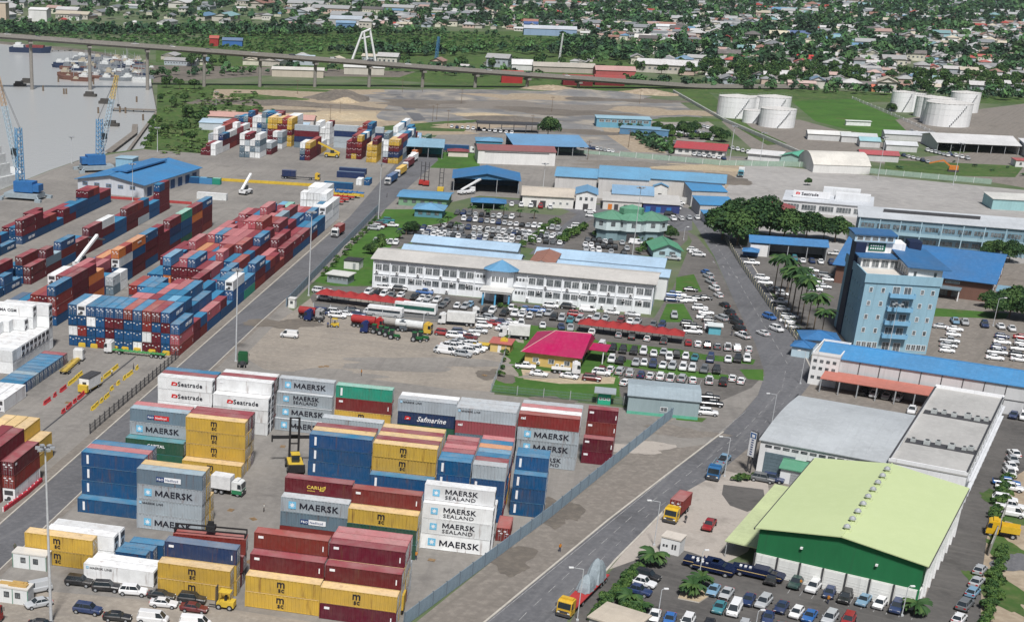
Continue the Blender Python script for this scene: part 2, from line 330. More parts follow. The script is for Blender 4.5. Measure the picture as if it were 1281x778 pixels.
sheet('works_yard', [(548,168),(600,165),(840,190),(1010,205),(930,208),(880,240),(860,262),(600,245),(500,268),(480,268),(530,185)], .0065, concrete)
sheet('football_field', [(990,127),(1012,126),(1066,124),(1168,168),(1100,172),(1058,162),(1020,152)], .0085, field)
sheet('rough_grass', [(830,110),(990,112),(1281,122),(1330,124),(1330,132),(1165,128),(985,128),(905,118)], .0075, grass); sheet('rough_grass', [(1108,200),(1281,208),(1270,222),(1180,220),(1105,214)], .0095, grass); sheet('rough_grass', [(880,110),(940,160),(985,180),(960,182),(905,150),(850,115)], .0125, grass)
sheet('rough_grass', [(530,190),(600,192),(600,212),(530,210)], .0125, field); sheet('rough_grass', [(555,152),(600,150),(580,165),(470,163),(480,158)], .0155, grass)
sheet('tank_yard', [(900,150),(1000,150),(1110,180),(1120,200),(1000,205),(950,195)], .0095, verge); sheet('tank_yard', [(1120,150),(1281,130),(1330,160),(1330,200),(1150,180)], .0095, verge)
sheet('town_street', [(1098,112),(1112,112),(1160,80),(1150,80)], .0095, asphalt)
sheet('scrap_ground', [(188,82),(330,84),(520,90),(500,97),(330,95),(192,104)], .0075, dirt)
sheet('belt_grass', [(195,78),(330,90),(600,108),(850,112),(1050,122),(800,100),(800,60),(640,40),(330,38),(195,60)], .0055, grass)
def blob(name, x, y, rx, ry, mat, z, seed):
    g = random.Random(seed); P = []; c = at(x, y); w1, w2, w3 = g.uniform(0,6), g.uniform(0,6), g.uniform(0,6)
    for k in range(40):
        t = 6.283*k/40; f = 1+.22*math.sin(2*t+w1)+.17*math.sin(3*t+w2)+.12*math.sin(5*t+w3)+g.uniform(-.1,.1); P.append((c.x+rx*f*math.cos(t), c.y+ry*f*math.sin(t), 0))
    sheet(name, P, z, mat)
for i, (x, y, rx, ry, m_) in enumerate([(330,122,22,16,grass),(300,128,26,20,dirt),(350,140,20,12,dirt),(455,122,30,18,quarry),(540,130,40,20,dirt),(575,120,30,16,earth),(620,132,36,22,verge),(660,122,36,20,earth),(700,140,40,18,dirt),(745,135,36,20,verge),(780,125,34,18,dirt),(640,158,34,14,verge),(590,158,26,10,earth),(560,142,24,14,quarry),(720,165,26,12,dirt),(830,140,30,22,earth),(860,150,20,14,grass),(800,112,40,14,grass),(690,109,50,10,grass),(560,109,50,10,grass),(430,110,50,9,grass),(345,112,40,10,grass),(280,135,20,16,grass),(870,210,16,12,sandm),(900,225,16,14,dirt),(930,200,26,10,quarry),(850,200,24,9,quarry),(780,205,28,8,verge)]): blob('ground_patch', x, y, rx, ry, m_, .0172+.0004*i, 50+i)
for i, (x, y, rx, ry, m_) in enumerate([(640,415,3,8,gravel),(628,455,3,9,gravel),(400,470,14,5,concrete),(520,455,20,6,concrete),(355,405,9,6,dirt),(455,380,8,4,gravel),(300,560,5,9,concrete),(340,600,6,8,concrete),(240,650,8,6,concrete),(620,470,4,6,dirt),(700,470,9,3,gravel),(690,500,5,2.5,dirt),(800,560,7,4,court),(850,540,8,4,verge),(700,640,4,7,dirt),(640,700,4,6,dirt),(1262,690,3,9,grass),(1250,740,3,10,grass),(1270,640,4,9,grass),(1275,705,4,5,asphalt)]): blob('ground_patch', x, y, rx, ry, m_, .0325+.0004*i, 150+i)
# painted lines
def dashes(name, P, n, w=.15, f=.5, z=.0215):
    b = MB(); tot = sum((q-p).length for p, q in zip(P, P[1:]))
    def pos(s):
        for p, q in zip(P, P[1:]):
            L = (q-p).length
            if s <= L: return p+(q-p)*(s/L)
            s -= L
        return P[-1]
    for i in range(n):
        a, c = pos(tot*i/n), pos(tot*(i+f)/n); d = (c-a).normalized(); nn = Vector((-d.y, d.x, 0))*w
        b.add([(p.x, p.y, z) for p in (a-nn, c-nn, c+nn, a+nn)], [(0,1,2,3)])
    return b.build(name, linem, kind='structure')
mid = lambda t: [MA*(1-t)+MBb*t for MA, MBb in zip(ML, MR)]
dashes('lane_marking', mid(.42), 30, .06, .55); dashes('lane_marking', mid(.74), 24, .04, .3); dashes('edge_line', mid(.04)[:7], 1, .06, 1)
dashes('lane_marking', [at(985,455), at(940,380), at(905,320), at(880,285)], 26, .07, .5)
for (x, y, a) in [(893,328,80),(905,334,80),(922,347,80),(912,343,260),(905,385,260),(893,345,260)]:
    b = MB(); b.add([(-.12,-1.6,0),(.12,-1.6,0),(.12,.6,0),(.5,.6,0),(0,1.7,0),(-.5,.6,0),(-.12,.6,0)], [(0,1,2,3,4,5,6)]); p = at(x, y); b.build('road_arrow', linem, None, (p.x, p.y, .0225), R(a-90), kind='structure')
def bay_lines(P0, P1, n, length, ang, z=.0225):
    b = MB(); d = Vector((math.cos(R(ang)), math.sin(R(ang)), 0))*length
    for i in range(n+1):
        p = P0+(P1-P0)*(i/n); q = p+d; nn = Vector((-d.y, d.x, 0)).normalized()*.06
        b.add([(x.x, x.y, z) for x in (p-nn, q-nn, q+nn, p+nn)], [(0,1,2,3)])
    b.build('bay_marking', linem, kind='structure')
bay_lines(at(505,389), at(575,397), 8, 5, 60); bay_lines(at(640,397), at(730,407), 12, 5, 60); bay_lines(at(985,742), at(1140,775), 10, 5, 58); bay_lines(at(765,472), at(875,482), 13, 5, 68); bay_lines(at(760,452), at(900,470), 14, 5, 68)
for y0 in range(340, 520, 13): dashes('yard_marking', [yd(-165,y0), yd(-144,y0+.01)], 8, .12, .3, .0125)
b = MB(); p, q = at(169.7,445.6), at(30,558); nn = YU*.22; b.add([(x.x, x.y, .0125) for x in (p-nn, q-nn, q+nn, p+nn)], [(0,1,2,3)]); b.build('drain_slot', darkm, kind='structure')
# ------------------------------------------------------------------ shipping containers
CC = dict(B=('blue',(.004,.066,.185)), Y=('mustard yellow',(.53,.345,.055)), M=('maroon',(.11,.006,.016)), R=('rust red',(.19,.02,.018)), W=('white',(.74,.76,.77)),
  G=('light grey',(.36,.41,.45)), S=('slate blue',(.13,.19,.24)), N=('navy blue',(.008,.026,.095)), E=('dark green',(.012,.085,.05)), T=('jade green',(.015,.25,.17)),
  O=('orange',(.52,.15,.035)), P=('dusty rose',(.34,.075,.095)), L=('sky blue',(.05,.2,.4)))
FADE_LIT = dict(B=(.04,.2,.36), Y=(.72,.52,.26), M=(.27,.055,.07), R=(.34,.085,.075), W=(.76,.78,.79), G=(.48,.52,.55), S=(.3,.4,.46), N=(.12,.17,.25), E=(.07,.27,.32), T=(.28,.52,.44), O=(.6,.3,.16), P=(.48,.18,.19), L=(.16,.36,.52))   # bleached roof paint, with the brighter light on tops put into the colour
PRINT = dict(mk='with a star and bold black lettering', ms='with a star and two lines of black lettering', ml='with small lettering and a small star', msc='with black two-line lettering',
  st='with a red flag emblem and black lettering', saf='with white script lettering', pn='with a blue and white nameplate', ph='with a blue and red nameplate', cap='with white lettering',
  caru='with yellow lettering', hs='with a white upright strip', cma='with white lettering', cmb='with black lettering', tag='with a small pale plate', cai='with small white lettering')
CW = 2.438
def cont_mesh(L, h, reefer=False):
    b = MB(); p = .16; e = .085
    for x in (0, L-p):
        for y in (0, CW-p): b.box((x, y, 0), (x+p, y+p, h))
    for y0, y1 in ((0.01, p), (CW-p, CW-.01)):
        b.box((p, y0, .07), (L-p, y1, .2)); b.box((p, y0, h-.11), (L-p, y1, h-.012))
    for x0, x1 in ((.01, p), (L-p, L-.01)):
        b.box((x0, p, .07), (x1, CW-p, .2)); b.box((x0, p, h-.13), (x1, CW-p, h-.012))
    n = max(6, int(L/.62)) if not reefer else 12; st = (L-2*p)/n
    def corr(fn):
        for i in range(n):
            a = p+i*st; q = [(a, e), (a+st*.15, .012), (a+st*.5, .012), (a+st*.65, e), (a+st, e)]
            if reefer: q = [(a, .03), (a+.05, .014), (a+.12, .014), (a+.16, .03), (a+st, .03)]
            for (xa, da), (xb, db) in zip(q, q[1:]): fn(xa, da, xb, db)
    corr(lambda xa, da, xb, db: b.quad((xa,da,.14),(xb,db,.14),(xb,db,h-.1),(xa,da,h-.1)))
    corr(lambda xa, da, xb, db: b.quad((xb,CW-db,.14),(xa,CW-da,.14),(xa,CW-da,h-.1),(xb,CW-db,h-.1)))
    b.quad((.04,CW-p,.1),(.04,p,.1),(.04,p,h-.1),(.04,CW-p,h-.1)); b.quad((L-.06,p,.1),(L-.06,CW-p,.1),(L-.06,CW-p,h-.1),(L-.06,p,h-.1))
    b.quad((p,p,.1),(p,CW-p,.1),(L-p,CW-p,.1),(L-p,p,.1))
    return b.mesh('shipping_container', objpaint)
def roof_mesh(L, h):
    b = MB(); n = int(L/.6); st = (L-.24)/n
    for i in range(n):
        a = .12+i*st; z = h-.03
        b.quad((a,.1,z),(a+st*.3,.1,z+.02),(a+st*.3,CW-.1,z+.02),(a,CW-.1,z)); b.quad((a+st*.3,.1,z+.02),(a+st,.1,z),(a+st,CW-.1,z),(a+st*.3,CW-.1,z+.02))
    for x in (0, L-.18):
        for y in (0, CW-.18): b.box((x,y,h-.01),(x+.18,y+.18,h+.004))
    for a, c in (((.18,.0,h-.012),(L-.18,.11,h)), ((.18,CW-.11,h-.012),(L-.18,CW,h)), ((0,.18,h-.012),(.13,CW-.18,h)), ((L-.13,.18,h-.012),(L,CW-.18,h))): b.box(a, c)
    return b.mesh('roof', roofpaint)
def door_mesh(h):     # one leaf, hinge at y=0, in the plane x=0 facing +x
    b = MB(); w_ = 1.02
    b.box((-.03,0,.17),(.02,w_,h-.15))
    for k in range(4): b.box((.02,.06,.25+k*(h-.5)/4),(.032,w_-.06,.25+(k+.72)*(h-.5)/4))
    for y in (.3,.75): b.tube((.06,y,.12),(.06,y,h-.1),.03,None,4,1)
    b.box((.05,.28,1.1),(.09,.8,1.16),1); b.box((.034,.12,h-.75),(.036,.55,h-.5),2); b.box((.034,.5,h-1.15),(.036,.95,h-.95),2)
    return b.mesh('door', [objpaint, steelm, markw])
def cooler_mesh(h):
    b = MB(); b.box((-.02,.12,.2),(.05,CW-.12,h-.2)); b.box((.05,.35,h-1.25),(.09,CW-.35,h-.35),1); b.tube((.05,CW/2,.75),(.1,CW/2,.75),.42,None,10,1); b.box((.05,.3,.25),(.08,1.0,.6),1)
    return b.mesh('cooling_unit', [whitem, darkm])
_cm = {}
def cmesh(kind, *a):
    k = (kind, *a)
    if k not in _cm: _cm[k] = dict(body=cont_mesh, roof=roof_mesh, door=door_mesh, cool=cooler_mesh)[kind](*a)
    return _cm[k]
def star_mesh():
    b = MB(); s = .72
    b.box((-s,-.012,-s),(s,0,s),0)
    pts = []
    for i in range(14):
        a = math.pi*i/7+math.pi/2; r = .6 if i % 2 == 0 else .24; pts.append((math.cos(a)*r, -.02, math.sin(a)*r))
    b.add(pts+[(0,-.02,0)], [(14, (i+1)%14, i) for i in range(14)], 1)
    return b.mesh('star_emblem', [starb, markw])
STAR = star_mesh()
def plate(x0, z0, x1, z1, m, y=-.012):
    b = MB(); b.box((x0,y,z0),(x1,y+.01,z1)); return b.mesh('nameplate', m)
_pl = {}
def pl(*a):
    if a not in _pl: _pl[a] = plate(*a)
    return _pl[a]
def flag_mesh():
    b = MB(); b.add([(0,-.012,0),(.5,-.012,0),(.62,-.012,.62),(.12,-.012,.62)], [(0,1,2,3)], 0); b.add([(.5,-.014,0),(1.0,-.014,0),(1.12,-.014,.45),(.62,-.014,.62)], [(0,1,2,3)], 0)
    b.add([(.3,-.016,.1),(.8,-.016,.2),(.75,-.016,.35),(.4,-.016,.3)], [(0,1,2,3)], 1)
    return b.mesh('flag_emblem', [markr, markw])
FLAG = flag_mesh()
def leafmark():
    b = MB()
    for k in range(3): b.add([(.1*k,-.012,0),(.5+.1*k,-.012,.15*k),(.75,-.012,.7-.1*k),(.2,-.012,.45)], [(0,1,2,3)], 0)
    return b.mesh('leaf_emblem', [marky])
LEAFM = leafmark()
def prints(logo, L, h):
    """list of (part name, mesh, location) printed on the long side"""
    T = text_mesh; y = -.02; o = []
    if logo == 'mk': o = [('star_emblem', STAR, (L*.17, y, h*.5), .95), ('lettering', m_word('AERSK', 1.6, markb, .02, 0, 1.12), (L*.28, y, h*.3))]
    elif logo == 'ms': o = [('star_emblem', STAR, (L*.17, y, h*.52), .85), ('lettering', m_word('AERSK', 1.3, markb, .02, 0, 1.12), (L*.3, y, h*.5)), ('lettering', T('SEALAND', .95, markb, .008, 0, 1.25), (L*.3, y, h*.17))]
    elif logo == 'ml': o = [('star_emblem', STAR, (L*.055, y, h*.78), .3), ('lettering', m_word('AERSK LINE', .55, markb, .012, 0, 1.1), (L*.09, y, h*.7))]
    elif logo == 'msc': o = [('lettering', T('m', 1.9, markb, .02, 0, .95), (L*.42, y, h*.5)), ('lettering', T('sc', 1.2, markb, .02, 0, 1.0), (L*.44, y, h*.2))]
    elif logo == 'st': o = [('flag_emblem', FLAG, (L*.25, y, h*.36), 1.3), ('lettering', T('Seatrade', 1.4, markb, .018, 0, 1.05), (L*.37, y, h*.34))]
    elif logo == 'saf': o = [('lettering', T('Safmarine', 1.5, markw, .02, .35, .95), (L*.33, y, h*.34)), ('flag_emblem', FLAG, (L*.12, y, h*.4), 1.2)]
    elif logo in ('pn', 'ph'):
        o = [('nameplate', pl(0,0,1.5,.85, markn), (L*.3, y, h*.3)), ('nameplate', pl(1.5,-.05,4.6,.9, markw if logo == 'pn' else markr), (L*.3, y, h*.3)),
             ('lettering', T('P&O', .6, markw, .02), (L*.3+.12, y-.014, h*.3+.2)), ('lettering', T('Nedlloyd', .6, markn if logo == 'pn' else markw, .02), (L*.3+1.7, y-.014, h*.3+.2))]
    elif logo == 'cap': o = [('lettering', T('CAPITAL', .8, markw, .03, 0, 1.1), (L*.38, y, h*.5))]
    elif logo == 'caru': o = [('lettering', T('CARU', .85, marky, .015, 0, 1.1), (L*.33, y, h*.42)), ('leaf_emblem', LEAFM, (L*.52, y, h*.32), 1.5), ('lettering', T('containers', .3, marky, .02), (L*.34, y, h*.25))]
    elif logo == 'hs': o = [('white_strip', pl(0,0,.42,h*.62, markw), (L*.085 if L > 8 else .7, y, h*.2))]
    elif logo == 'cma': o = [('lettering', T('CMA CGM', 1.15, markw, .05, .2, .95), (L*.42, y, h*.34))]
    elif logo == 'cmb': o = [('lettering', T('CMA CGM', 1.0, markb, .03, 0, 1.1), (L*.2, y, h*.4))]
    elif logo == 'tag': o = [('nameplate', pl(0,0,.85,.42, markw), (L*.06, y, h*.66)), ('lettering', pl(0,0,.18,.9, markw), (L*.93, y, h*.3))]
    elif logo == 'cai': o = [('lettering', T('cai', .75, markw, .05, 0, 1.1), (L*.04, y, h*.62))]
    return o
CT = []   # every container of the yards: corner u,v,z, length, height, axis, colour, print, label, reefer
def ct(u, v, z, L, h, ax, code, logo, where, grp, reefer=False, rz=0, clean=False):
    CT.append(dict(u=u, v=v, z=z, L=L, h=h, ax=ax, c=code, logo=logo, where=where, grp=grp, ref=reefer, rz=rz, clean=clean))
LV = {1: ['only level'], 2: ['bottom', 'topmost'], 3: ['bottom', 'middle', 'topmost'], 4: ['bottom', 'second from ground', 'third from ground', 'topmost'], 5: ['bottom', 'second from ground', 'third from ground', 'fourth from ground', 'topmost']}
ROWN = ['front row', 'second row', 'third row', 'fourth row', 'fifth row', 'sixth row', 'seventh row', 'eighth row', 'ninth row', 'tenth row', 'eleventh row', 'twelfth row']
def stack(desc, u, v, L, h, rows, grp, reefer=False, dv=2.5, ax='u'):
    """rows of stacks one behind the other; a row is a list of 'colour[:print][@shift]' from the ground up, or ((du,dv), list)"""
    for r, row in enumerate(rows):
        du, ov = 0, r*dv
        if isinstance(row, tuple): (du, ov), row = row
        for l, s in enumerate(row):
            sh = 0
            if '@' in s: s, t = s.split('@'); sh = float(t)
            c, _, logo = s.partition(':')
            j = random.uniform(-.08, .08)
            where = f"{LV[len(row)][l]}, {ROWN[r]} of the {desc}" if len(rows) > 1 else f"{LV[len(row)][l]} in the {desc}"
            ct(u+du+j, v+ov+sh+random.uniform(-.05,.05), l*h, L, h, ax, c, logo or None, where, grp, reefer and c == 'W')
F40, F20 = 12.19, 6.06
FG = 'containers stacked in the front yard'
H = 2.74
stack('white stack beside the blue wall', -29.0, 234.1, F40, 2.896, [['W:mk','W:ms','W:ms','W:ms@1.35'], ((.3,2.9), ['W','W','W'])], FG, True)
stack('short blue stack by the blue wall', -15.2, 255.0, F20, H, [['B:hs']*3, ['B:hs']*4, ['B']*4], FG)
stack('short rose-topped block', -28.9, 250.4, F20, H, [['B','B','B:hs','B:hs'], ['B']*4, ['M']*4, ['M','B','M','P'], ['M']*4, ['R','M','M','P']], FG)
stack('white-fronted short block', -22.4, 250.1, F20, H, [['B','B','B:hs','G'], ['M','M','R','M'], ['B']*4, ['M','B','B','L'], ['Y','O','M','O'], ['M','M','B','B'], ['M','M','M','P']], FG)
stack('grey stack near the green hedge fence', -17.0, 283.3, F40, H, [['G:ms','G:mk','G:mk','R:cai'], ['W','G','W','W'], ['M','P','M','P'], ['G','G','G','G']], FG)
stack('short maroon stack at the wall corner', -3.9, 288.6, F20, H, [['M:tag','M:tag'], ((.3,2.7), ['M','M','R:tag','M:tag'])], FG)
stack('grey and navy stack', -42.1, 285.3, F40, H, [['S','E','N:saf','G:ml'], ['G','G','W','W']], FG)
stack('grey and rose stack', -29.7, 283.2, F40, H, [['S','S','P:cai','G:ml'], ['G','G','W','G'], ['W','S','G','G']], FG)
stack('jade-topped stack', -56.4, 290.2, F40, H, [['Y','Y:msc','R:tag','T:hs']], FG)
stack('leaning grey stack on the gravel', -69.2, 288.6, F40, H, [['G:mk','G:mk@.8','G:ms@1.3','G:mk@2.7']], FG)
stack('right white reefer block', -81.9, 284.1, F40, H, [['W','W','W:st'], ['W','W','W','W:tag'], ['M']*4, ['W']*4], FG, True)
stack('left white reefer block', -94.4, 283.9, F40, H, [['W','W','W:st','W:st'], ['M']*4, ['S','B','B','B']], FG, True)
stack('slate and green block', -92.7, 258.4, F40, H, [['E','E:cap'], ['S','S','G:mk','S:ph'], ['M','M','M','P']], FG)
stack('tall mustard block', -80.3, 256.8, F40, H, [['Y:msc'], ['Y','Y:msc','Y:msc','Y:msc'], ['Y','Y','Y','M'], ['M','Y','M','M']], FG)
stack('blue block by the yard road', -92.4, 230.9, F40, H, [['B:hs'], ['B','B:hs','B:hs','B:hs'], ['L','B','M','P'], ['B','B','S','B']], FG)
stack('grey stack facing the yard gate', -79.5, 227.2, F40, 2.86, [['G:mk','G:ml','G:mk','S:pn'], ['Y']*4, ['Y','Y']], FG)
stack('mustard pair behind the site office', -92.6, 207.0, F40, H, [['Y:msc','Y:msc'], ((2.9,2.5), ['W','W']), ((3.1,5.1), ['W','W'])], FG, True)
stack('low white pair behind the parked cars', -80.7, 203.8, F40, H, [['W:ml'], ((.6,2.5), ['W'])], FG, True)
stack('navy-topped stack by the forklift', -67.2, 202.1, F40, H, [['Y:msc','Y:msc'], ((.3,2.6), ['Y','Y','N:tag'])], FG)
stack('maroon stair beside the forklift', -52.3, 201.6, F40, H, [['Y:msc','Y:msc'], ['R','M','M:tag'], ['M','M','M','R:tag']], FG)
stack('maroon stair at the frame edge', -39.9, 201.0, F40, H, [['M:tag','Y:msc'], ['Y','Y','M:tag'], ['Y','M','Y','M:tag'], ['M','Y','M','P'], ['R','Y','M','P'], ['G','G']], FG)
stack('maroon and grey stack', -53.6, 230.0, F40, H, [['R:tag','S:pn','G:mk'], ['R','R','R','M:caru']], FG)
stack('mustard and green stack', -41.2, 228.4, F40, H, [['E','E:cap','Y:msc'], ['Y','Y','Y','R:tag']], FG)
stack('wide blue block', -54.7, 257.1, F40, H, [['B','B:hs','B:hs','B:hs'], ['Y']*4, ['M']*4, ((.2,10.6), ['G','G','G','G'])], FG)
stack('striped mustard block', -42.0, 253.4, F40, H, [['B','B:hs'], ['Y','Y','Y:msc','Y:msc'], ['M']*4, ['Y']*4, ['M']*4, ['Y']*4], FG)
ct(-67.0, 208.3, 0, F40, H, 'u', 'M', None, 'bottom, under the lifted container behind the navy one', FG); ct(-66.8, 208.4, H, F40, H, 'u', 'M', None, 'middle, under the lifted container behind the navy one', FG)
ct(-66.6, 208.2, 2*H, F40, H, 'u', 'R', None, 'held by the black spreader frame, behind the navy one', FG, rz=R(5))
def uvof(x, y, z=0): p = at(x, y, z); return p.dot(YU), p.dot(YV)
for k, (x, y) in enumerate(((140,688.8),(149,683.5),(162,677))):
    u, v = uvof(x, y, H); ct(u, v, 0, F20, H, 'u', 'B', None, f'{("nearest","middle","farthest")[k]} of the three low ones behind the long white pair', FG)
u, v = uvof(619.5, 676); ct(u, v, 0, F20, 2.6, 'v', 'R', None, 'lying end-on beside the white stack at the blue wall', FG)

# ---- the big block across the yard road and the strips behind it (long axis away from the camera)
LG = 'containers stacked across the yard road'
PALB = 'BBBBBMMBSLBWBMB'; PALM = 'MMMRMBMPMRMBOMW'; PALX = 'BMBMRBMBOSWMB'
def column(u, v, L, s, where, grp, reefer=''):
    if v > 360 and len(s) > 2 and random.random() < .28: s = s[:-1]
    if v > 360 and L > 8 and len(s) > 1 and random.random() < .22:      # two short boxes end to end instead of a long top one
        t, s = s[-1], s[:-1]; lv = len(s)
        for q in range(2):
            if q == 1 and random.random() < .4: break
            ct(u, v+q*6.1, lv*2.7, F20, 2.7, 'v', t if q == 0 else random.choice('BMR'), None, f"short {('near','far')[q]} top one, {where}", grp)
    for l, c in enumerate(s):
        lg = 'cma' if c in 'BN' and L > 8 and random.random() < .75 else ('tag' if random.random() < .3 else None)
        if c == 'O' and L > 8: lg = 'cap'
        if c == 'G': c = random.choice('GS')
        ct(u+random.uniform(-.04,.04), v+random.uniform(-.12,.12), l*2.7, L, 2.7, 'v', c, lg, f"{LV[len(s)][l] if len(s)>1 else 'alone'}, {where}", grp, c == 'W' and random.random() < .6)
def grow(hh, pal, top): return ''.join(random.choice(pal) for _ in range(max(0, hh-1)))+top if hh else ''
U0 = -136.2
def bay(n, v, L, cols, cu=U0, name='big block', pitch=2.5):
    for i, s in enumerate(cols):
        if s: column(cu+i*pitch, v, L, s, f"{nth(i+1)} column in the {nth(n)} bay of the {name}", LG)
bay(1, 337.0, F40, 'BWBB BRBW BBWB RBBB WMMB BBMB BBBR WBBB MWRR MMBM BBMB RPB'.split())
def rb(n, v, L, hs, tops, pal, **k): bay(n, v, L, [grow(h_, pal, t) for h_, t in zip(hs, tops)], **k)
rb(2, 349.6, F20, [0,0,0,0,3,4,4,4,4,4,4,2], 'xxxxMPPMBLBM', PALX)
rb(3, 355.9, F20, [0,0,0,2,3,4,4,4,4,4,3,2], 'xxxMBBBPBBBB', PALX)
rb(4, 362.3, F40, [0,0,0,4,4,4,4,4,4,4,3,2], 'xxxRBBBPPBBP', PALB)
rb(5, 375.0, F40, [0,0,0,0,0,0,0,0,2,3,3,3], 'xxxxxxxxBBBB', PALB)
bay(6, 387.4, F40, ['','','','','','','BB','BBM','BMB','BBB','NBB','BBW'])
bay(7, 399.8, F40, ['RBB','EBB','MOBL','MMMP','MMMP','MRMB','BMM','MMP','MBB','BBB','BB','TB'])
rb(8, 412.2, F40, [4,4,3,3,4,4,4,4,4,3,3,3], 'WMMMWLLPPRRB', PALM)
rb(9, 424.6, F40, [4,4,4,4,4,4,4,4,4,3,3,2], 'PLPPPPPPRBMB', PALM)
rb(10, 437.0, F40, [2,2,3,4,4,4,4,4,4,4,3,2], 'MBMPBPPPMBPM', PALM)
rb(11, 449.4, F40, [2,2,3,4,4,4,4,5,5,4,3,2], 'MRMPPPPPRMMM', PALM)
rb(12, 461.8, F40, [1,2,3,4,4,4,4,5,4,4,3,2], 'MMBPPPPPRMMM', PALM)
rb(13, 474.2, F40, [0,0,3,4,4,4,5,4,4,3,3,2], 'xxMPMBPPSMBM', PALM)
rb(14, 486.6, F40, [0,0,0,3,4,4,4,4,4,3,2,2], 'xxxPPBPSMBBB', PALM)
rb(15, 499.0, F40, [0,0,0,2,2,3,3,3,3,3,3,2], 'xxxSMMPMPMBB', PALM)
bay(16, 511.4, F40, ['','','','S','S','M','R','SS','WW','WWW','WWW','WWW'])
bay(17, 523.8, F40, ['','','','','S','R','','WWWW','WWWWW','WWWW','WWWW','WWW'])
bay(18, 536.4, F40, ['','','L','T','','R','','WWWW','WWWW','WWWW','',''])
MU = -161.2
mids = [['NN','BB','MM','BMR','MRM','BRRB'], ['','','MB','WWWW','MMMM','PMMM'], ['','M','BMS','MMB','MBMP','OROM'], ['','B','BS','MMM','MMP','BBO'], ['','MB','WWS','MMO','BMMM','BBWO'], ['','BM','SB','MMM','MMB','MMBO'],
        ['','M','BS','MMB','MMP','BMMB'], ['','','MM','MP','BMMB','MMMM'], ['','','S','BB','MBM','MBNM'], ['','','B','SS','BMM','EBBT'], ['','','','S','BB','MMOM'], ['','','','MM','SB','RMMB']]
for i, c in enumerate(mids): bay(i+1, 353.6+12.45*i, F40, c, MU, 'middle strip')
column(-146.2, 391.5, F20, 'GG', 'beside the right face of the middle strip', LG); column(-146.2, 398.0, F20, 'WW', 'beside the right face of the middle strip, farther one', LG)
strC = [['B','BB','BBM','MM'], ['','MM','MB','MGM'], ['','BM','RBB','BRB'], ['','B','BB','MM'], ['','','B','MMM'], ['','','BBB','BMW'], ['','M','MB','BBB'], ['','','PM','MMM'], ['','B','SM','GMR'], ['','M','MB','BBM'], ['','','MM','MMMB']]
for i, c in enumerate(strC): bay(i+1, 395.8+12.3*i, F40 if i % 3 else F40, c, -181.5, 'river-side strip')
strD = [['BM','BB','BMM'], ['B','BBM','BMM'], ['','MM','BR'], ['W','BM','MM'], ['','BBB','BB'], ['','MBM','BBM'], ['','RM','BM']]
for i, c in enumerate(strD): bay(i+1, 448.8+12.4*i, F40, c, -204.5, 'quay-side strip')
for i, c in enumerate([['BB','BB','MB'], ['BM','BBB','BB'], ['MM','BM','B']]): bay(i+1, 405+12.5*i, F40, c, -204.0, 'blue pile under the left crane')
for i, c in enumerate([['BB','BB','B'], ['BB','BBM','BB']]): bay(i+1, 368+13*i, F40, c, -181.0, 'blue pile at the left frame edge')
# white reefers end to end by the gate lane, seen from their long sides
for r in range(10):
    v = 331-2.55*r
    for l in range(2): ct(-151.2, v, l*2.896, F40, 2.896, 'u', 'W', None, f"{('bottom','second from ground')[l]}, {nth(r+1)} row from the back of the white reefer terrace", LG, True)
    up = [('W','W'), ('W','W'), ('W',), ('W',), ('W',), ('O',), ('W',), (), (), ()][r]; sh = [0,-3.2,-4.5,-7.5,-9,-9.3,-11,0,0,0][r]
    for l, c in enumerate(up): ct(-151.2+sh, v, (2+l)*2.896, F40, 2.896, 'u', c, 'cmb' if (r, l) == (1, 1) else ('cap' if c == 'O' else None), f"{('third from ground','topmost')[l]}, {nth(r+1)} row from the back of the white reefer terrace", LG, c == 'W')
for r in range(11): ct(-136.5, 293.6+2.56*r, 0, F20, 2.6, 'u', 'S' if r == 3 else ('M' if r == 10 else 'B'), None, f"{nth(r+1)} from the near end of the low blue line beside the truck lane", LG)
for c in range(4): ct(-131.6-2.55*c, 280.6, 0, F40, 2.896, 'v', 'W', None, f"{nth(c+1)} from the right in the low white row by the gate lane", LG, True)
for c, s in enumerate(['WRM', 'MRMM', 'MMMM', 'RMM', 'MMM']): column(-107.6-2.55*c, 231.4-(.9 if c == 1 else 0), F40, s, f"{nth(c+1)} column from the yard road at the left frame edge", LG)
for c, s in enumerate(['', 'YY', 'YYY', 'YYY', 'MYY']): column(-108-2.55*c, 245.0, F40, s, f"{nth(c+1)} column of the yellow pile behind the maroon stack", LG)
# far yard by the quay shed
FY = 'containers stacked in the far yard'
def cluster(desc, x, y, cols, nb, L=F40):
    """stack ends towards the camera; x,y = pixel of the ground corner at the right front"""
    u, v = uvof(x, y)
    for b_ in range(nb):
        for i, s in enumerate(reversed(cols)):
            hh = len(s) if b_ == 0 else max(1, min(5, len(s)+random.choice((0,0,0,1))))
            t = s if b_ == 0 else ''.join(random.choice('WMWGRBSW') for _ in range(hh))
            column(u-2.5*(i+1), v+12.6*b_, L, t, f"{nth(len(cols)-i)} column, {ROWN[b_]} of the {desc}", FY)
cluster('low pile at the grass edge', 269.7, 195.3, ['M','MM','WW'], 1); 
u_, v_ = uvof(269.7, 195.3)
for b_ in range(1, 5):
    for i, s in enumerate([('WWGW','WGWW','WMNW'), ('RYMR','MYMR','RMWW'), ('BNMR','MMRR','MMPW'), ('WMRM','MMM','MRW')][b_-1]): column(u_-2.5*(3-i)-.0, v_+12.7*b_, F40, s, f"{nth(i+1)} column, {ROWN[b_]} of the low pile at the grass edge", FY)
cluster('white block in the far yard', 325, 198.5, ['SGWW','GWGM','WGWW','WGGW'], 1); cluster('small pile behind the white block', 339.5, 194, ['MW','MG'], 1)
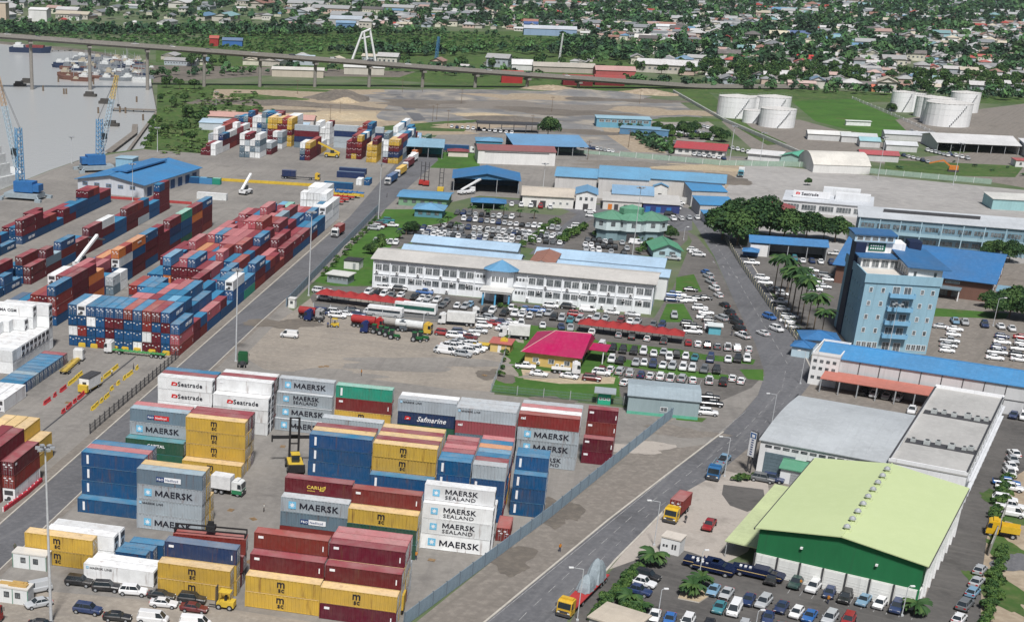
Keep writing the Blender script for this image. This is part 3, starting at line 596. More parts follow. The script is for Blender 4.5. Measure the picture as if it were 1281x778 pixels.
cluster('white and maroon pair', 353, 187, ['WMW','WGG'], 1); cluster('yellow and maroon wall', 364.5, 184, ['YMMYY','MMRYY','RMMMY','MMMMR','YYMYY'], 2)
u, v = uvof(365.7, 184.6)
for l, s in enumerate(['S','N:saf','M','G:mk']): ct(u+.8, v, l*H, F40, H, 'u', s[0], s[2:] or None, f"{LV[4][l]} in the broadside stack of the far yard", FY)
cluster('pale wall at the far yard back', 350, 168.5, ['BBSS','SBBB','MBSB','WRRB','WWWS','GBWS','BGGS','SSTB','BSBB','SWWS'], 1)
cluster('stack beside the yellow lifter', 387.5, 201.5, ['NSW','MMY'], 1); u_, v_ = uvof(387.5, 201.5); column(u_-2.5, v_+12.6, F40, 'MMR', 'second row of the stack beside the yellow lifter', FY); column(u_-2.5, v_+25.2, F40, 'YWR', 'third row of the stack beside the yellow lifter', FY)
cluster('white tower pair', 412, 182, ['WWWW','GWW','WWWW'], 1)
u, v = uvof(417, 185)
for k in range(2):
    for l, s in enumerate(['G','G','N','G']): ct(u+12.6*k, v, l*H, F40, H, 'u', s, None, f"{LV[4][l]}, {('left','right')[k]} of the grey broadside pair in the far yard", FY)
cluster('maroon and yellow wall by the terminal road', 452, 200, ['MMM','YMMMY','MMRYY'], 3); cluster('yellow stack by the terminal road', 471, 204, ['YYY','YYYM'], 2)
cluster('mixed wall beside the truck queue', 498, 205.5, ['MGWWG','YNMY','YNMY'], 5)
def lone(x, y, L, ax, c, where, logo=None): u, v = uvof(x, y); ct(u, v, 0, L, 2.6, ax, c, logo, where, FY)
lone(405, 235.3, F40, 'u', 'B', 'alone on the ground in front of the parked trailers', None); lone(421, 222, F40, 'u', 'N', 'on the ground behind the long blue one, nearer'); lone(424, 217, F40, 'u', 'N', 'on the ground behind the long blue one, farther')
lone(445, 232, F20, 'v', 'W', 'alone by the terminal road edge'); lone(455, 232, F20, 'v', 'B', 'alone right of the white one by the terminal road')
lone(232, 229, F20, 'u', 'B', 'first of the pair right of the quay shed'); lone(248, 230, F20, 'u', 'L', 'second of the pair right of the quay shed'); lone(258, 230.5, F20, 'u', 'T', 'jade one right of the quay shed')
lone(246, 249, F40, 'u', 'W', 'low white one right of the quay shed')
# ---- which ones the camera shows best
def yard_boxes():
    A = []
    for c in CT:
        if c['ax'] == 'u': A.append((c['u'], c['u']+c['L'], c['v'], c['v']+CW, c['z'], c['z']+c['h']))
        else: A.append((c['u'], c['u']+CW, c['v'], c['v']+c['L'], c['z'], c['z']+c['h']))
    return np.array(A)
BX = yard_boxes(); EYE = np.array([0, 0, CAMH])
def seen():
    out = []
    lo = BX[:, [0,2,4]]+.03; hi = BX[:, [1,3,5]]-.03
    for i, b in enumerate(BX):
        p = []
        us, vs, zs = b[:2], b[2:4], b[4:]
        f = lambda r, t: r[0]+(r[1]-r[0])*t
        for a in (.15, .5, .85):
            for c in (.25, .75):
                p += [(f(us,a), vs[0]-.04, f(zs,c)), (us[1]+.04, f(vs,a), f(zs,c)), (f(us,a), f(vs,c), zs[1]+.04)]
        P = np.array(p); D = EYE-P; t = 0
        with np.errstate(divide='ignore', invalid='ignore'):
            t1 = (lo[None]-P[:, None])/D[:, None]; t2 = (hi[None]-P[:, None])/D[:, None]
        tn = np.minimum(t1, t2).max(2); tf = np.maximum(t1, t2).min(2)
        hit = ((tn < tf) & (tf > 0) & (tn < 1)).any(1)
        w3 = YU*float((us[0]+us[1])/2)+YV*float((vs[0]+vs[1])/2); X, Y, s = px((w3.x, w3.y, b[4]+1.3))
        inside = -5 < X < 1286 and -5 < Y < 783
        out.append((1-hit.mean())*s*s*(c_len(i)) if inside else 0)
    return np.array(out)
def c_len(i): return CT[i]['L']
SCORE = seen(); ORDER = np.argsort(-SCORE)
KEEP = set(int(i) for i in ORDER[:300] if SCORE[i] > 0)
def cmatrix(c):
    a = YA+(R(90) if c['ax'] == 'v' else 0)+c['rz']
    p = yd(c['u']+(CW if c['ax'] == 'v' else 0), c['v'], c['z'])
    return p, a
seenlab = {}
def add_container(c, near, top=True):
    p, a = cmatrix(c); L, h = c['L'], c['h']; nm, colr = CC[c['c']]
    k = random.uniform(.85, 1.15); colr = tuple(x*k+random.uniform(-.003,.006) for x in colr)
    kind = 'reefer ' if c['ref'] else ''
    pr_ = PRINT.get(c['logo'], '') if near else ''
    lab = f"{nm} {kind}container {pr_+', ' if pr_ else ''}{c['where']}".replace(' ,', ',')
    if len(lab.split()) > 16: lab = f"{nm} {kind}container, {c['where']}"
    if len(lab.split()) > 16: lab = f"{nm} container, {c['where']}"
    o = put('shipping_container', cmesh('body', L, h, c['ref']), None, p, a, colr, lab, 'container', c['grp'])
    kf = random.uniform(.85,1.12); put('roof', cmesh('roof', L, h), o, None, 0, tuple(q*kf for q in FADE_LIT[c['c']]))
    x, fl = (L, 0) if c['ax'] == 'u' else (0, 1)
    def end(me, y, flip): put(me.name.split('.')[0], me, o, (x+(.0 if not flip else 0), y if not flip else CW-y, 0), math.pi if flip else 0, colr)
    if c['ref']: end(cmesh('cool', h), 0, fl)
    else:
        d = cmesh('door', h); end(d, .19, fl)
        end(d, CW/2+.01, fl)
    if c['logo']:
        for it in prints(c['logo'], L, h): put(it[0], it[1], o, it[2], 0, None, sc=it[3] if len(it) > 3 else None)
    return o
for i in range(len(CT)):
    if i in KEEP: add_container(CT[i], CT[i]['grp'] == FG)
# the others, packed behind and beyond: one mass
items = []; box_a = {}
for i, c in enumerate(CT):
    if i in KEEP: continue
    if (c['L'], c['h']) not in box_a:
        L, h = c['L'], c['h']; b = MB(); b.box((.02,.02,.06),(L-.02,CW-.02,h-.015)); [b.box((x_,y_,0),(x_+.1,y_+.1,h)) for x_ in (0,L-.16) for y_ in (0,CW-.16)]
        for k in range(int(L/1.0)): b.box((.3+k*1.0,-.01,.2),(.65+k*1.0,.05,h-.2)); b.box((.3+k*1.0,CW-.05,.2),(.65+k*1.0,CW+.01,h-.2))
        for x0 in (.0, L-.05): 
            for y in (.5,.9,1.5,1.9): b.box((x0,y,.15),(x0+.05,y+.07,h-.15))
        for q in range(3): b.box((-.012,.25+q*.8,h-.75-.35*(q % 2)),(.0,.6+q*.8,h-.5-.35*(q % 2)), 1); b.box((L,.25+q*.8,h-.8),(L+.012,.55+q*.8,h-.55), 1)
        b.box((-.008,CW/2-.04,.15),(0,CW/2+.04,h-.12), 2); b.box((-.008,.1,.16),(0,CW-.1,.22), 2); b.box((-.008,.1,h-.18),(0,CW-.1,h-.1), 2); b.box((-.01,.05,.06),(.001,.11,h-.02), 2); b.box((-.01,CW-.11,.06),(.001,CW-.05,h-.02), 2)
        me = b.mesh('tmp', tint); box_a[(c['L'], c['h'])] = arrays(me)
    V, F, mi = box_a[(c['L'], c['h'])]; p, a = cmatrix(c)
    kq = random.uniform(.85,1.15); colr = tuple(x*kq for x in CC[c['c']][1])
    mt = Matrix.Translation(p) @ Matrix.Rotation(a, 4, 'Z'); top = V[F][:, :, 2].min(1) > c['h']-.06
    z0_ = mi*0; [items.append((V, F[q_], z0_[q_], mt, c_)) for q_, c_ in (((~top) & (mi == 0), colr), (mi == 1, (.62,.63,.63)), (mi == 2, tuple(x*.35 for x in colr)))]; top &= mi == 0; items.append((V, F[top], z0_[top], mt, tuple(x*kq for x in FADE_LIT[c['c']])))
put('packed_containers', merge('packed_containers', items, [tint]), kind='stuff', label='containers packed inside and beyond the stacks')
print('containers', len(CT), 'kept', len(KEEP), 'visible', int((SCORE > 0).sum()))
# ------------------------------------------------------------------ buildings
sheet('works_ground', [(905,540),(960,480),(1020,420),(1000,300),(1330,330),(1330,600),(1262,490),(1157,748),(950,703),(905,600)], .0045, verge)
sheet('works_ground', [(960,180),(1281,235),(1330,240),(1330,180),(1120,200)], .0035, verge)
_wm = {}
def wallmat(c):
    k = ('wall', *[round(x, 3) for x in c])
    if k not in _wm: _wm[k] = M('render_wall_%d' % len(_wm), c, .85, tuple(x*.78 for x in c), .25, .6, 1.5, tuple(min(1, x*1.12) for x in c), .35, stretch=(1, 1, .25), rust=(tuple(x*.45+.02 for x in c), (1, 1, .12), 1.2, .45))
    return _wm[k]
def roofmat(c, along='x'):
    if c[2] > c[0]*2.6 and c[2] > c[1]: c = (c[0]*.95+.004, c[1]*.74, c[2]*.72)
    k = ('roof', along, *[round(x, 3) for x in c])
    if k not in _wm: _wm[k] = M('roof_sheet_%d' % len(_wm), c, .6, tuple(x*.72+.03 for x in c), .1, .8, .9, tuple(min(1, x*1.1+.05) for x in c), .35, rust=(tuple(x*.5+.06 for x in c), (1, .05, .05) if along == 'x' else (.05, 1, .05), 1.3, .3))
    return _wm[k]
_win = {}
def window_meshes(w_, h_, fm, bars=1):
    k = (round(w_, 2), round(h_, 2), fm.name, bars)
    if k not in _win:
        b = MB(); t = .09
        b.box((0,-.07,0),(w_,.02,t)); b.box((0,-.07,h_-t),(w_,.02,h_)); b.box((0,-.07,t),(t,.02,h_-t)); b.box((w_-t,-.07,t),(w_,.02,h_-t))
        for i in range(bars): x = w_*(i+1)/(bars+1); b.box((x-.03,-.05,t),(x+.03,.02,h_-t))
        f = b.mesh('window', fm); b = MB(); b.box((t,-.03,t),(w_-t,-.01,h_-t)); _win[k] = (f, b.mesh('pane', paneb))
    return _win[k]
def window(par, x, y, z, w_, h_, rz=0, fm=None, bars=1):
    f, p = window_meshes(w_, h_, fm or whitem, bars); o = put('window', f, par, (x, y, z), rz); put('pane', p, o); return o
def wins(par, side, L, W, n, x0, x1, z, w_, h_, fm=None, bars=1):
    """n windows spread along a wall; side f front, b back, l left, r right"""
    for i in range(n):
        t = x0+(x1-x0)*(i+.5)/n-w_/2
        if side == 'f': window(par, t, 0, z, w_, h_, 0, fm, bars)
        elif side == 'r': window(par, L, t, z, w_, h_, R(90), fm, bars)
        elif side == 'l': window(par, 0, t+w_, z, w_, h_, R(-90), fm, bars)
        else: window(par, t+w_, W, z, w_, h_, R(180), fm, bars)
def door(par, side, L, W, x, w_, h_, mat, ribs=0):
    b = MB(); b.box((0,-.06,0),(w_,.03,h_))
    for k in range(ribs): z = h_*(k+.5)/ribs; b.box((.04,-.09,z-.05),(w_-.04,-.06,z+.05))
    if not ribs: b.box((w_*.8,-.12,h_*.45),(w_*.88,-.06,h_*.52))
    loc, rz = {'f': ((x,0,0),0), 'r': ((L,x,0),R(90)), 'l': ((0,x+w_,0),R(-90)), 'b': ((x+w_,W,0),R(180))}[side]
    return b.build('door', mat, par, loc, rz)
def roof_geo(kind, L, W, h, rh, ov, ridge='x', t=.18, ribs=0):
    b = MB()
    def slab(P):
        P = [Vector(p) for p in P]; n = len(P); b.add(P+[p-Vector((0,0,t)) for p in P], [tuple(range(n)), tuple(range(2*n-1,n-1,-1))]+[(i,n+i,n+(i+1)%n,(i+1)%n) for i in range(n)])
        if ribs and n == 4:
            m = max(2, int((P[1]-P[0]).length/ribs))
            for i in range(1, m):
                a = P[0].lerp(P[1], i/m); c = P[3].lerp(P[2], i/m); d = (P[1]-P[0]).normalized()*.06; u_ = Vector((0,0,.03))
                b.add([a-d, a+u_, a+d, c-d, c+u_, c+d], [(0,3,4,1),(1,4,5,2)])
    x0, x1, y0, y1 = -ov, L+ov, -ov, W+ov; z = h+t
    if kind == 'gable' and ridge == 'x':
        k = ov*rh/(W/2); m = W/2
        slab([(x0,y0,z-k),(x1,y0,z-k),(x1,m,z+rh),(x0,m,z+rh)]); slab([(x1,y1,z-k),(x0,y1,z-k),(x0,m,z+rh),(x1,m,z+rh)]); b.bar((x0,m,z+rh+.02),(x1,m,z+rh+.02),.22)
    elif kind == 'gable':
        k = ov*rh/(L/2); m = L/2
        slab([(x0,y1,z-k),(x0,y0,z-k),(m,y0,z+rh),(m,y1,z+rh)]); slab([(x1,y0,z-k),(x1,y1,z-k),(m,y1,z+rh),(m,y0,z+rh)]); b.bar((m,y0,z+rh+.02),(m,y1,z+rh+.02),.22)
    elif kind == 'hip':
        if L >= W: a, c = (W/2, W/2, z+rh), (L-W/2, W/2, z+rh)
        else: a, c = (L/2, L/2, z+rh), (L/2, W-L/2, z+rh)
        q = [(x0,y0,z-.1),(x1,y0,z-.1),(x1,y1,z-.1),(x0,y1,z-.1)]
        if L >= W: slab([q[0],q[1],c,a]); slab([q[2],q[3],a,c]); slab([q[1],q[2],c]); slab([q[3],q[0],a])
        else: slab([q[1],q[2],c,a]); slab([q[3],q[0],a,c]); slab([q[0],q[1],a]); slab([q[2],q[3],c])
        b.bar(Vector(a)+Vector((0,0,.03)), Vector(c)+Vector((0,0,.03)), .22)
        for p, e in ((0,a),(1,c if L >= W else a),(2,c),(3,a if L >= W else c)): b.bar(Vector(q[p])+Vector((0,0,.03)), Vector(e)+Vector((0,0,.03)), .18)
    elif kind == 'shed': slab([(x0,y0,z),(x1,y0,z),(x1,y1,z+rh),(x0,y1,z+rh)])
    elif kind == 'flat': b.box((x0,y0,h),(x1,y1,h+.25))
    elif kind == 'barrel':
        n = 10; pr_ = [(y0+(y1-y0)*i/n, h+rh*math.sin(math.pi*i/n)) for i in range(n+1)]
        for (ya, za), (yb, zb) in zip(pr_, pr_[1:]): slab([(x0,ya,za+t),(x1,ya,za+t),(x1,yb,zb+t),(x0,yb,zb+t)])
    return b
def bld(name, label, P, rz, L, W, h, roof='gable', rh=2, ov=.5, wall=(.6,.6,.58), roofc=(.1,.3,.55), ridge='x', ribs=0, open_f=False, cat='building', group=None, upper=None, parapet=0, legs=0):
    """P = front left corner; local x runs along the front, y into the depth"""
    P = Vector((P[0], P[1], 0)); r = empty(name, P, R(rz), label, cat, group)
    wm_ = wallmat(wall); b = MB()
    if open_f:
        b.box((0,W-.2,0),(L,W,h)); b.box((0,.0,0),(.2,W-.2,h)) if open_f != 'all' else None
        if open_f != 'all': b.box((L-.2,0,0),(L,W-.2,h))
    else: b.prism([(0,0),(L,0),(L,W),(0,W)], 0, h)
    um = wallmat(upper) if upper else None
    if roof == 'gable' and rh > .3:
        if ridge == 'x':
            for x in (.02, L-.22): b.add([(x,0,h),(x+.2,0,h),(x+.2,W,h),(x,W,h),(x,W/2,h+rh),(x+.2,W/2,h+rh)], [(0,3,4),(1,5,2),(0,4,5,1),(3,2,5,4)], 1 if um else 0)
        else:
            for y in (.02, W-.22): b.add([(0,y,h),(L,y,h),(L,y+.2,h),(0,y+.2,h),(L/2,y,h+rh),(L/2,y+.2,h+rh)], [(0,1,4),(3,5,2),(0,4,5,3),(1,2,5,4)], 1 if um else 0)
    if roof in ('shed', 'barrel'): b.add([(0,0,h),(L,0,h),(L,W,h),(0,W,h),(L,W-.05,h+rh*(roof == 'shed')),(0,W-.05,h+rh*(roof == 'shed'))], [(0,3,5),(1,4,2),(3,2,4,5)])
    if roof == 'barrel':
        n = 10
        for x in (.02, L-.02): b.add([(x, W*i/n, h+rh*math.sin(math.pi*i/n)) for i in range(n+1)], [tuple(range(n+1))])
    b.build('wall', [wm_, um] if um else wm_, r)
    rb_ = roof_geo(roof, L, W, h, rh, ov, ridge, ribs=ribs); rf = rb_.build('roof', roofmat(roofc, 'y' if ridge == 'y' else 'x'), r)
    if parapet:
        b = MB(); q = .3; z0, z1 = h+.25, h+.25+parapet
        b.box((-ov,-ov,z0),(L+ov,-ov+q,z1)); b.box((-ov,W+ov-q,z0),(L+ov,W+ov,z1)); b.box((-ov,-ov+q,z0),(-ov+q,W+ov-q,z1)); b.box((L+ov-q,-ov+q,z0),(L+ov,W+ov-q,z1)); b.build('parapet', wm_, r)
    if legs:
        for i in range(legs):
            bb = MB(); x = (L-.3)*i/(legs-1); bb.box((x,-.15,0),(x+.25,.1,h)); bb.build('post', steelm, r)
    return r
BLUE = (.04,.23,.5); PALE = (.36,.5,.64); WHT = (.72,.74,.75); TAN = (.5,.46,.41)
# --- white two-storey office block in the middle
ob = bld('office_block', 'long white two-storey office block with rows of windows', (37,434), -18.2, 82.5, 15.5, 7.6, 'gable', 1.0, .9, (.76,.79,.82), (.5,.485,.46))
b = MB()
for k in range(17): x = k*82.5/16; b.box((x-.15,-.28,0),(x+.15,-.002,7.6))
b.box((0,-.2,3.6),(82.5,-.003,3.85)); b.box((0,-.25,6.9),(82.5,-.004,7.15)); b.build('pilaster', wallmat((.76,.79,.82)), ob)
for fl, z in ((0, 1.3), (1, 4.6)):
    for k in range(16):
        if 6 <= k <= 8: continue
        x = k*82.5/16
        for j in range(2): window(ob, x+.5+j*2.3, 0, z+(.35 if fl == 0 else 0), 2.05, 1.5 if fl == 0 else 1.7, 0, steelm if (k+j) % 3 else whitem, 2)
    for j in range(4): window(ob, 30.6+j*.95, 0, z+.6, .6, .7, 0, darkm, 0); window(ob, 43.2+j*.95, 0, z+.6, .6, .7, 0, darkm, 0)
wins(ob, 'r', 82.5, 15.5, 3, 1, 14, 4.6, 2, 1.6); wins(ob, 'l', 82.5, 15.5, 3, 1, 14, 1.6, 2, 1.6); door(ob, 'r', 82.5, 15.5, 6, 1.2, 2.2, bluem)
for k in range(38):
    b = MB(); b.box((0,-.55,0),(.85,-.02,.6)); b.box((.12,-.57,.1),(.6,-.55,.5), 1); x = 1+k*2.1; 
    if 29 < x < 47: continue
    b.build('air_conditioner', [whitem, darkm], ob, (x+random.uniform(-.6,.6), -.02, (2.75 if k % 2 else .55) if k % 3 else 4.0))
tw = MB(); pts = [(34.8,0),(34.8,-1.6),(36.2,-2.8),(41.2,-2.8),(42.6,-1.6),(42.6,0)]; tw.prism(pts, 0, 7.9); tw.build('stair_tower', wallmat((.76,.79,.82)), ob)
for j in range(4): window(ob, 36.4+j*1.2, -2.8, 4.9, 1.0, 1.5, 0, whitem, 1)
b = MB(); q = [(33.6,.8),(33.6,-2.2),(35.8,-4.1),(41.6,-4.1),(43.8,-2.2),(43.8,.8)]; b.add([(x,y,7.9) for x, y in q]+[(38.7,-.6,10.3)], [(i,(i+1)%6,6) for i in range(6)]+[(5,4,3,2,1,0)]); b.build('tower_roof', roofmat((.1,.36,.62)), ob)
b = MB(); b.box((34.4,-9.2,3.3),(43.4,-2.85,3.75)); b.box((34.2,-9.4,3.75),(43.6,-2.83,3.9)); b.build('porch_roof', wallmat((.62,.62,.6)), ob)
for x in (35, 38.6, 42.6):
    for y in (-8.8,): b = MB(); b.box((x,y,0),(x+.45,y+.45,3.3)); b.build('porch_column', plain('sky_blue_paint', (.1,.38,.62)), ob)
door(ob, 'f', 0, 0, 38.2, 2.2, 2.4, glassm).location.y = -2.82; ob.scale = (1,1,1.17)
bld('office_wing', 'pale blue roofed rear wing of the white office, left half', (47.2,453.5), -19, 37, 9, 7.0, 'gable', 1.4, .5, WHT, PALE); bld('office_wing', 'narrow pale blue roof farther behind the left half of the office', (52,468), -19.5, 34, 8, 7.4, 'gable', 1.4, .5, WHT, PALE)
bld('office_wing', 'pale blue roofed rear wing of the white office, right half', (87.3,438.6), -18.5, 39, 8, 7.0, 'gable', 1.2, .5, WHT, PALE); bld('office_wing', 'wide pale blue roof farther behind the right half of the office', (88.6,449.2), -18.5, 39, 11, 7.6, 'gable', 1.5, .5, WHT, PALE)
b = bld('link_corridor', 'rust stained link roof between the office wings behind the tower', (84.2,434.5), -18.2, 7, 17, 8.6, 'gable', 1.0, .4, WHT, (.3,.14,.1), 'y')
# --- green hall
gh = bld('warehouse', 'big hall with lime roof and deep green gable above white doors', (87.9,227.0), -32.3, 26.2, 42, 8.2, 'gable', 1.7, .7, (.014,.14,.052), (.49,.56,.31), 'y')
b = MB(); b.box((.02,-.25,0),(26.18,-.01,3.6)); b.build('white_wall', wallmat((.68,.69,.66)), gh)
b = MB(); b.box((26.22,-.0,0),(26.4,41.9,3.4)); b.build('white_wall', wallmat((.68,.69,.66)), gh)
for k in range(8): b = MB(); x = k*26.2/7; b.box((x-.15,-.4,0),(x+.15,-.26,3.7)); b.build('column', darkm if k < 7 else wallmat((.02,.2,.07)), gh)
for k in range(7): b = MB(); x = k*26.2/7+.3; b.box((x,-.33,.0),(x+3.1,-.26,3.4)); [b.box((x+.1,-.36,.3+j*.5),(x+3.0,-.33,.36+j*.5)) for j in range(5)]; b.build('roller_door', wallmat((.7,.71,.69)), gh)
for k in range(9): b = MB(); b.box((26.4,2+k*4.5,0),(26.75,2.35+k*4.5,7.4)); b.build('side_post', whitem, gh)
for k in range(9):
    b = MB(); y = 3+k*4.3; b.tube((13.1,y,10.0),(13.1,y,10.55),.38,.38,10); b.tube((13.1,y,10.55),(13.1,y,10.85),.62,.5,12,1); b.tube((13.1,y,10.85),(13.1,y,11.1),.5,.15,12,1); b.box((12.3,y-.7,9.92),(13.9,y+.7,10.1)); b.build('roof_ventilator', [roofmat((.49,.56,.31)), steelm], gh)
b = MB(); b.box((26.75,-.6,7.9),(27.0,42.6,8.15)); b.box((-.95,-.6,7.9),(-.72,42.6,8.15)); b.build('gutter', darkm, gh)
for x in (7, 19): b = MB(); b.box((x,-.5,6.2),(x+.4,-.05,6.5)); b.build('floodlight', whitem, gh)
[o_ for o_ in gh.children if o_.name.startswith('roof') and 'vent' not in o_.name][0].data.materials[0] = M('lime_sheet', (.49,.57,.31), .6, (.44,.52,.28), .05, .6, .6, (.52,.6,.35), .3)
ln = bld('lean_to', 'lime lean-to roof along the left side of the green hall', (84.6,233.0), -32.3, 5.4, 34, 3.0, 'flat', 0, .15, (.02,.2,.07), (.49,.56,.31), open_f='all')
for k in range(7): b = MB(); b.box((.1,.2+k*5.4,0),(.25,.35+k*5.4,3.0)); b.build('post', steelm, ln)
gk = bld('annexe', 'small white annexe with jade green roof by the grey shed', tuple(at(974,603))[:2], -31, 7.0, 6, 2.6, 'gable', .7, .4, WHT, (.09,.27,.17)); gk.scale = (1,1,1.2); door(gk, 'f', 0, 0, 2, 3, 2.0, steelm, 4)
# --- grey roofed shed on the road
gs = bld('shed', 'broad grey sheet-roofed shed beside the main road', (104.7,278.2), -31, 24.5, 36, 6.6, 'barrel', 1.1, .35, (.7,.71,.72), (.43,.46,.48), ribs=2.5)
for k in range(13): window(gs, 1+k*1.75, 0, 5.4, 1.3, .5, 0, darkm, 0)
door(gs, 'f', 0, 0, 1.2, 6, 4.4, plain('slate_shutter', (.12,.17,.2)), 6); wins(gs, 'f', 24.5, 35, 3, 9, 15, 2.6, 1.3, 1.6, darkm)
b = MB(); b.box((-.6,-.4,6.2),(-.36,36.4,7.1)); b.build('gutter_wall', darkm, gs)
# --- white flat-roofed block with plant on the roof
wb = bld('flat_roof_block', 'long white block with flat roof and rooftop plant', (125.3,265.0), -31.5, 14.0, 60, 7.2, 'flat', 0, .1, (.8,.81,.83), (.43,.425,.41), parapet=.7)
b = MB(); b.box((.6,14,7.46),(13.9,17.2,7.5)); b.build('roof_trench', darkm, wb); b = MB(); b.box((.6,37,7.46),(13.9,40.2,7.5)); b.build('roof_trench', darkm, wb); b = MB(); b.box((-.12,-.12,8.16),(.25,58.1,8.22)); b.box((13.8,-.12,8.16),(14.1,58.1,8.22)); b.build('coping', darkm, wb)
for (x, y, s) in [(1.5,15,1.2),(4,14.6,1.5),(6,16,1.3),(8.5,14.8,1.6),(11,15.5,1.1),(2,38,1.5),(4,39,1.2),(6,38,1.4),(8.5,38.5,1.7),(10.5,38,1.5),(12.3,39,1.2),(12,16,1.4)]:
    s *= .8; b = MB(); b.box((x,y,7.52),(x+s,y+s*.8,7.52+s*.75)); b.tube((x+s/2,y+s*.4,7.52+s*.75),(x+s/2,y+s*.4,7.6+s*.8),s*.33,None,8,1); b.build('roof_unit', [plain('plant_grey', (.42,.45,.45)), darkm], wb)
b = MB()
for k in range(14): b.box((14.1,2+k*4.1,0),(14.4,2.4+k*4.1,7.1))
b.box((14.1,.5,4.0),(15.0,57.5,4.2)); b.box((14.42,.5,6.2),(14.85,57.5,6.4)); b.build('side_gallery', wallmat((.6,.62,.65)), wb)
wins(wb, 'r', 14.0, 58, 12, 3, 58, 1.2, 1.8, 1.6)
# --- blue roofed long warehouse
lw = bld('warehouse', 'very long warehouse with bright blue roof and pale panelled wall', (139.4,342.6), -30.2, 62, 15, 7.0, 'gable', 1.6, .4, (.56,.57,.58), (.06,.33,.68), ribs=1.5)
for k in range(13): b = MB(); b.box((5+k*4.6,-.16,0),(5.16+k*4.6,-.01,6.9)); b.build('wall_post', darkm, lw)
b = MB(); b.box((5,-.12,3.4),(62,-.012,3.52)); b.build('wall_rail', darkm, lw)
of = bld('office_block', 'white office end of the long blue warehouse with small windows', (137.6,342.0), -30.2, 6.5, 14.6, 7.3, 'flat', 0, .05, (.72,.73,.73), (.5,.5,.48), parapet=.5)
for z in (1.6, 3.9, 5.7):
    for k in range(4): window(of, .5+k*1.5, 0, z, .8, .7, 0, darkm, 0)
wins(of, 'l', 6.5, 14.6, 6, .5, 14, 4.6, .9, .8, darkm, 0); wins(of, 'l', 6.5, 14.6, 6, .5, 14, 2.0, .9, .8, darkm, 0)
cp = bld('carport', 'long salmon red carport roof against the panelled wall', (138.0,335.2), -30.2, 34, 6.0, 3.3, 'shed', .5, .2, (.3,.3,.3), (.46,.16,.12), open_f='all', legs=9)
# --- blue hotel tower
ht_ = empty('hotel_tower', (161.3,375.1,0), R(-10), 'tall sky blue hotel tower with balconies and roof terrace', 'building')
ht_.scale = (1.08,1.25,1.0); HB = wallmat((.27,.44,.54)); b = MB(); b.box((0,0,0),(17.2,21,19.2)); b.box((-.25,-.25,18.2),(17.45,21.2,19.6)); b.build('wall', HB, ht_)
b = MB(); b.box((-.25,-.25,19.6),(17.45,.05,20.5)); b.box((-.25,.05,19.6),(.05,21,20.5)); b.box((.05,.05,19.6),(9.5,9,19.72), 1); b.build('terrace_parapet', [HB, wallmat((.6,.57,.52))], ht_)
b = MB(); b.prism([(9.5,.3),(17.2,.3),(17.2,20.8),(.6,20.8),(.6,9.2),(9.5,9.2)], 19.6, 22.4); b.build('penthouse', wallmat((.78,.79,.79)), ht_)
b = MB(); b.add([(8.8,-.4,22.7),(18.8,-.9,22.42),(18.8,21.5,22.42),(8.8,21.5,23.8),(8.8,-.4,23.0),(18.8,-.9,22.7),(18.8,21.5,22.7),(8.8,21.5,24.1)], [(3,2,1,0),(4,5,6,7),(0,1,5,4),(1,2,6,5),(2,3,7,6),(3,0,4,7)]); b.box((-.3,8.6,22.4),(8.99,14,22.75)); b.build('roof', roofmat((.03,.18,.42)), ht_)
for k in range(4): window(ht_, .9+k*2.2, 9.2, 19.9, 1.8, 2.1, 0, whitem, 1)
for k in range(4): window(ht_, 9.5, 8.8-k*2.1, 19.9, 1.7, 2.1, R(-90), whitem, 1)
for x in (10.6, 15.2): window(ht_, x, .3, 20.3, .8, 1.4, 0, whitem, 0)
b = MB(); b.box((-.3,13,0),(2.2,17.6,25.4)); b.build('lift_shaft', plain('dark_blue_panel', (.012,.022,.06)), ht_); b = MB(); b.box((14,19,19),(17,23,25)); b.build('lift_shaft', plain('dark_blue_panel', (.012,.022,.06)), ht_)
b = MB(); b.box((2.25,15,22.45),(12.0,20,25.2)); b.build('plant_room', wallmat((.8,.8,.8)), ht_)
b = MB(); b.box((-.6,14.2,25.45),(9,20.6,27.3)); b.build('lookout', wallmat((.45,.62,.74)), ht_)
for k in range(5): window(ht_, -.1+k*1.8, 14.2, 25.8, 1.5, 1.2, 0, whitem, 0)
b = MB(); b.box((-1,13.8,27.3),(9.4,21,27.65)); b.build('lookout_roof', roofmat((.03,.17,.4)), ht_)
sg = MB(); sg.box((3.2,14.82,23.0),(7.2,14.98,25.0), 0); 
for z in (24.2, 23.4): [sg.box((3.6+j*.55,14.79,z),(3.95+j*.55,14.82,z+.42), 1) for j in range(6)]
tag(sg.build('sign_board', [plain('sign_green', (.01,.13,.08)), markw], ht_))
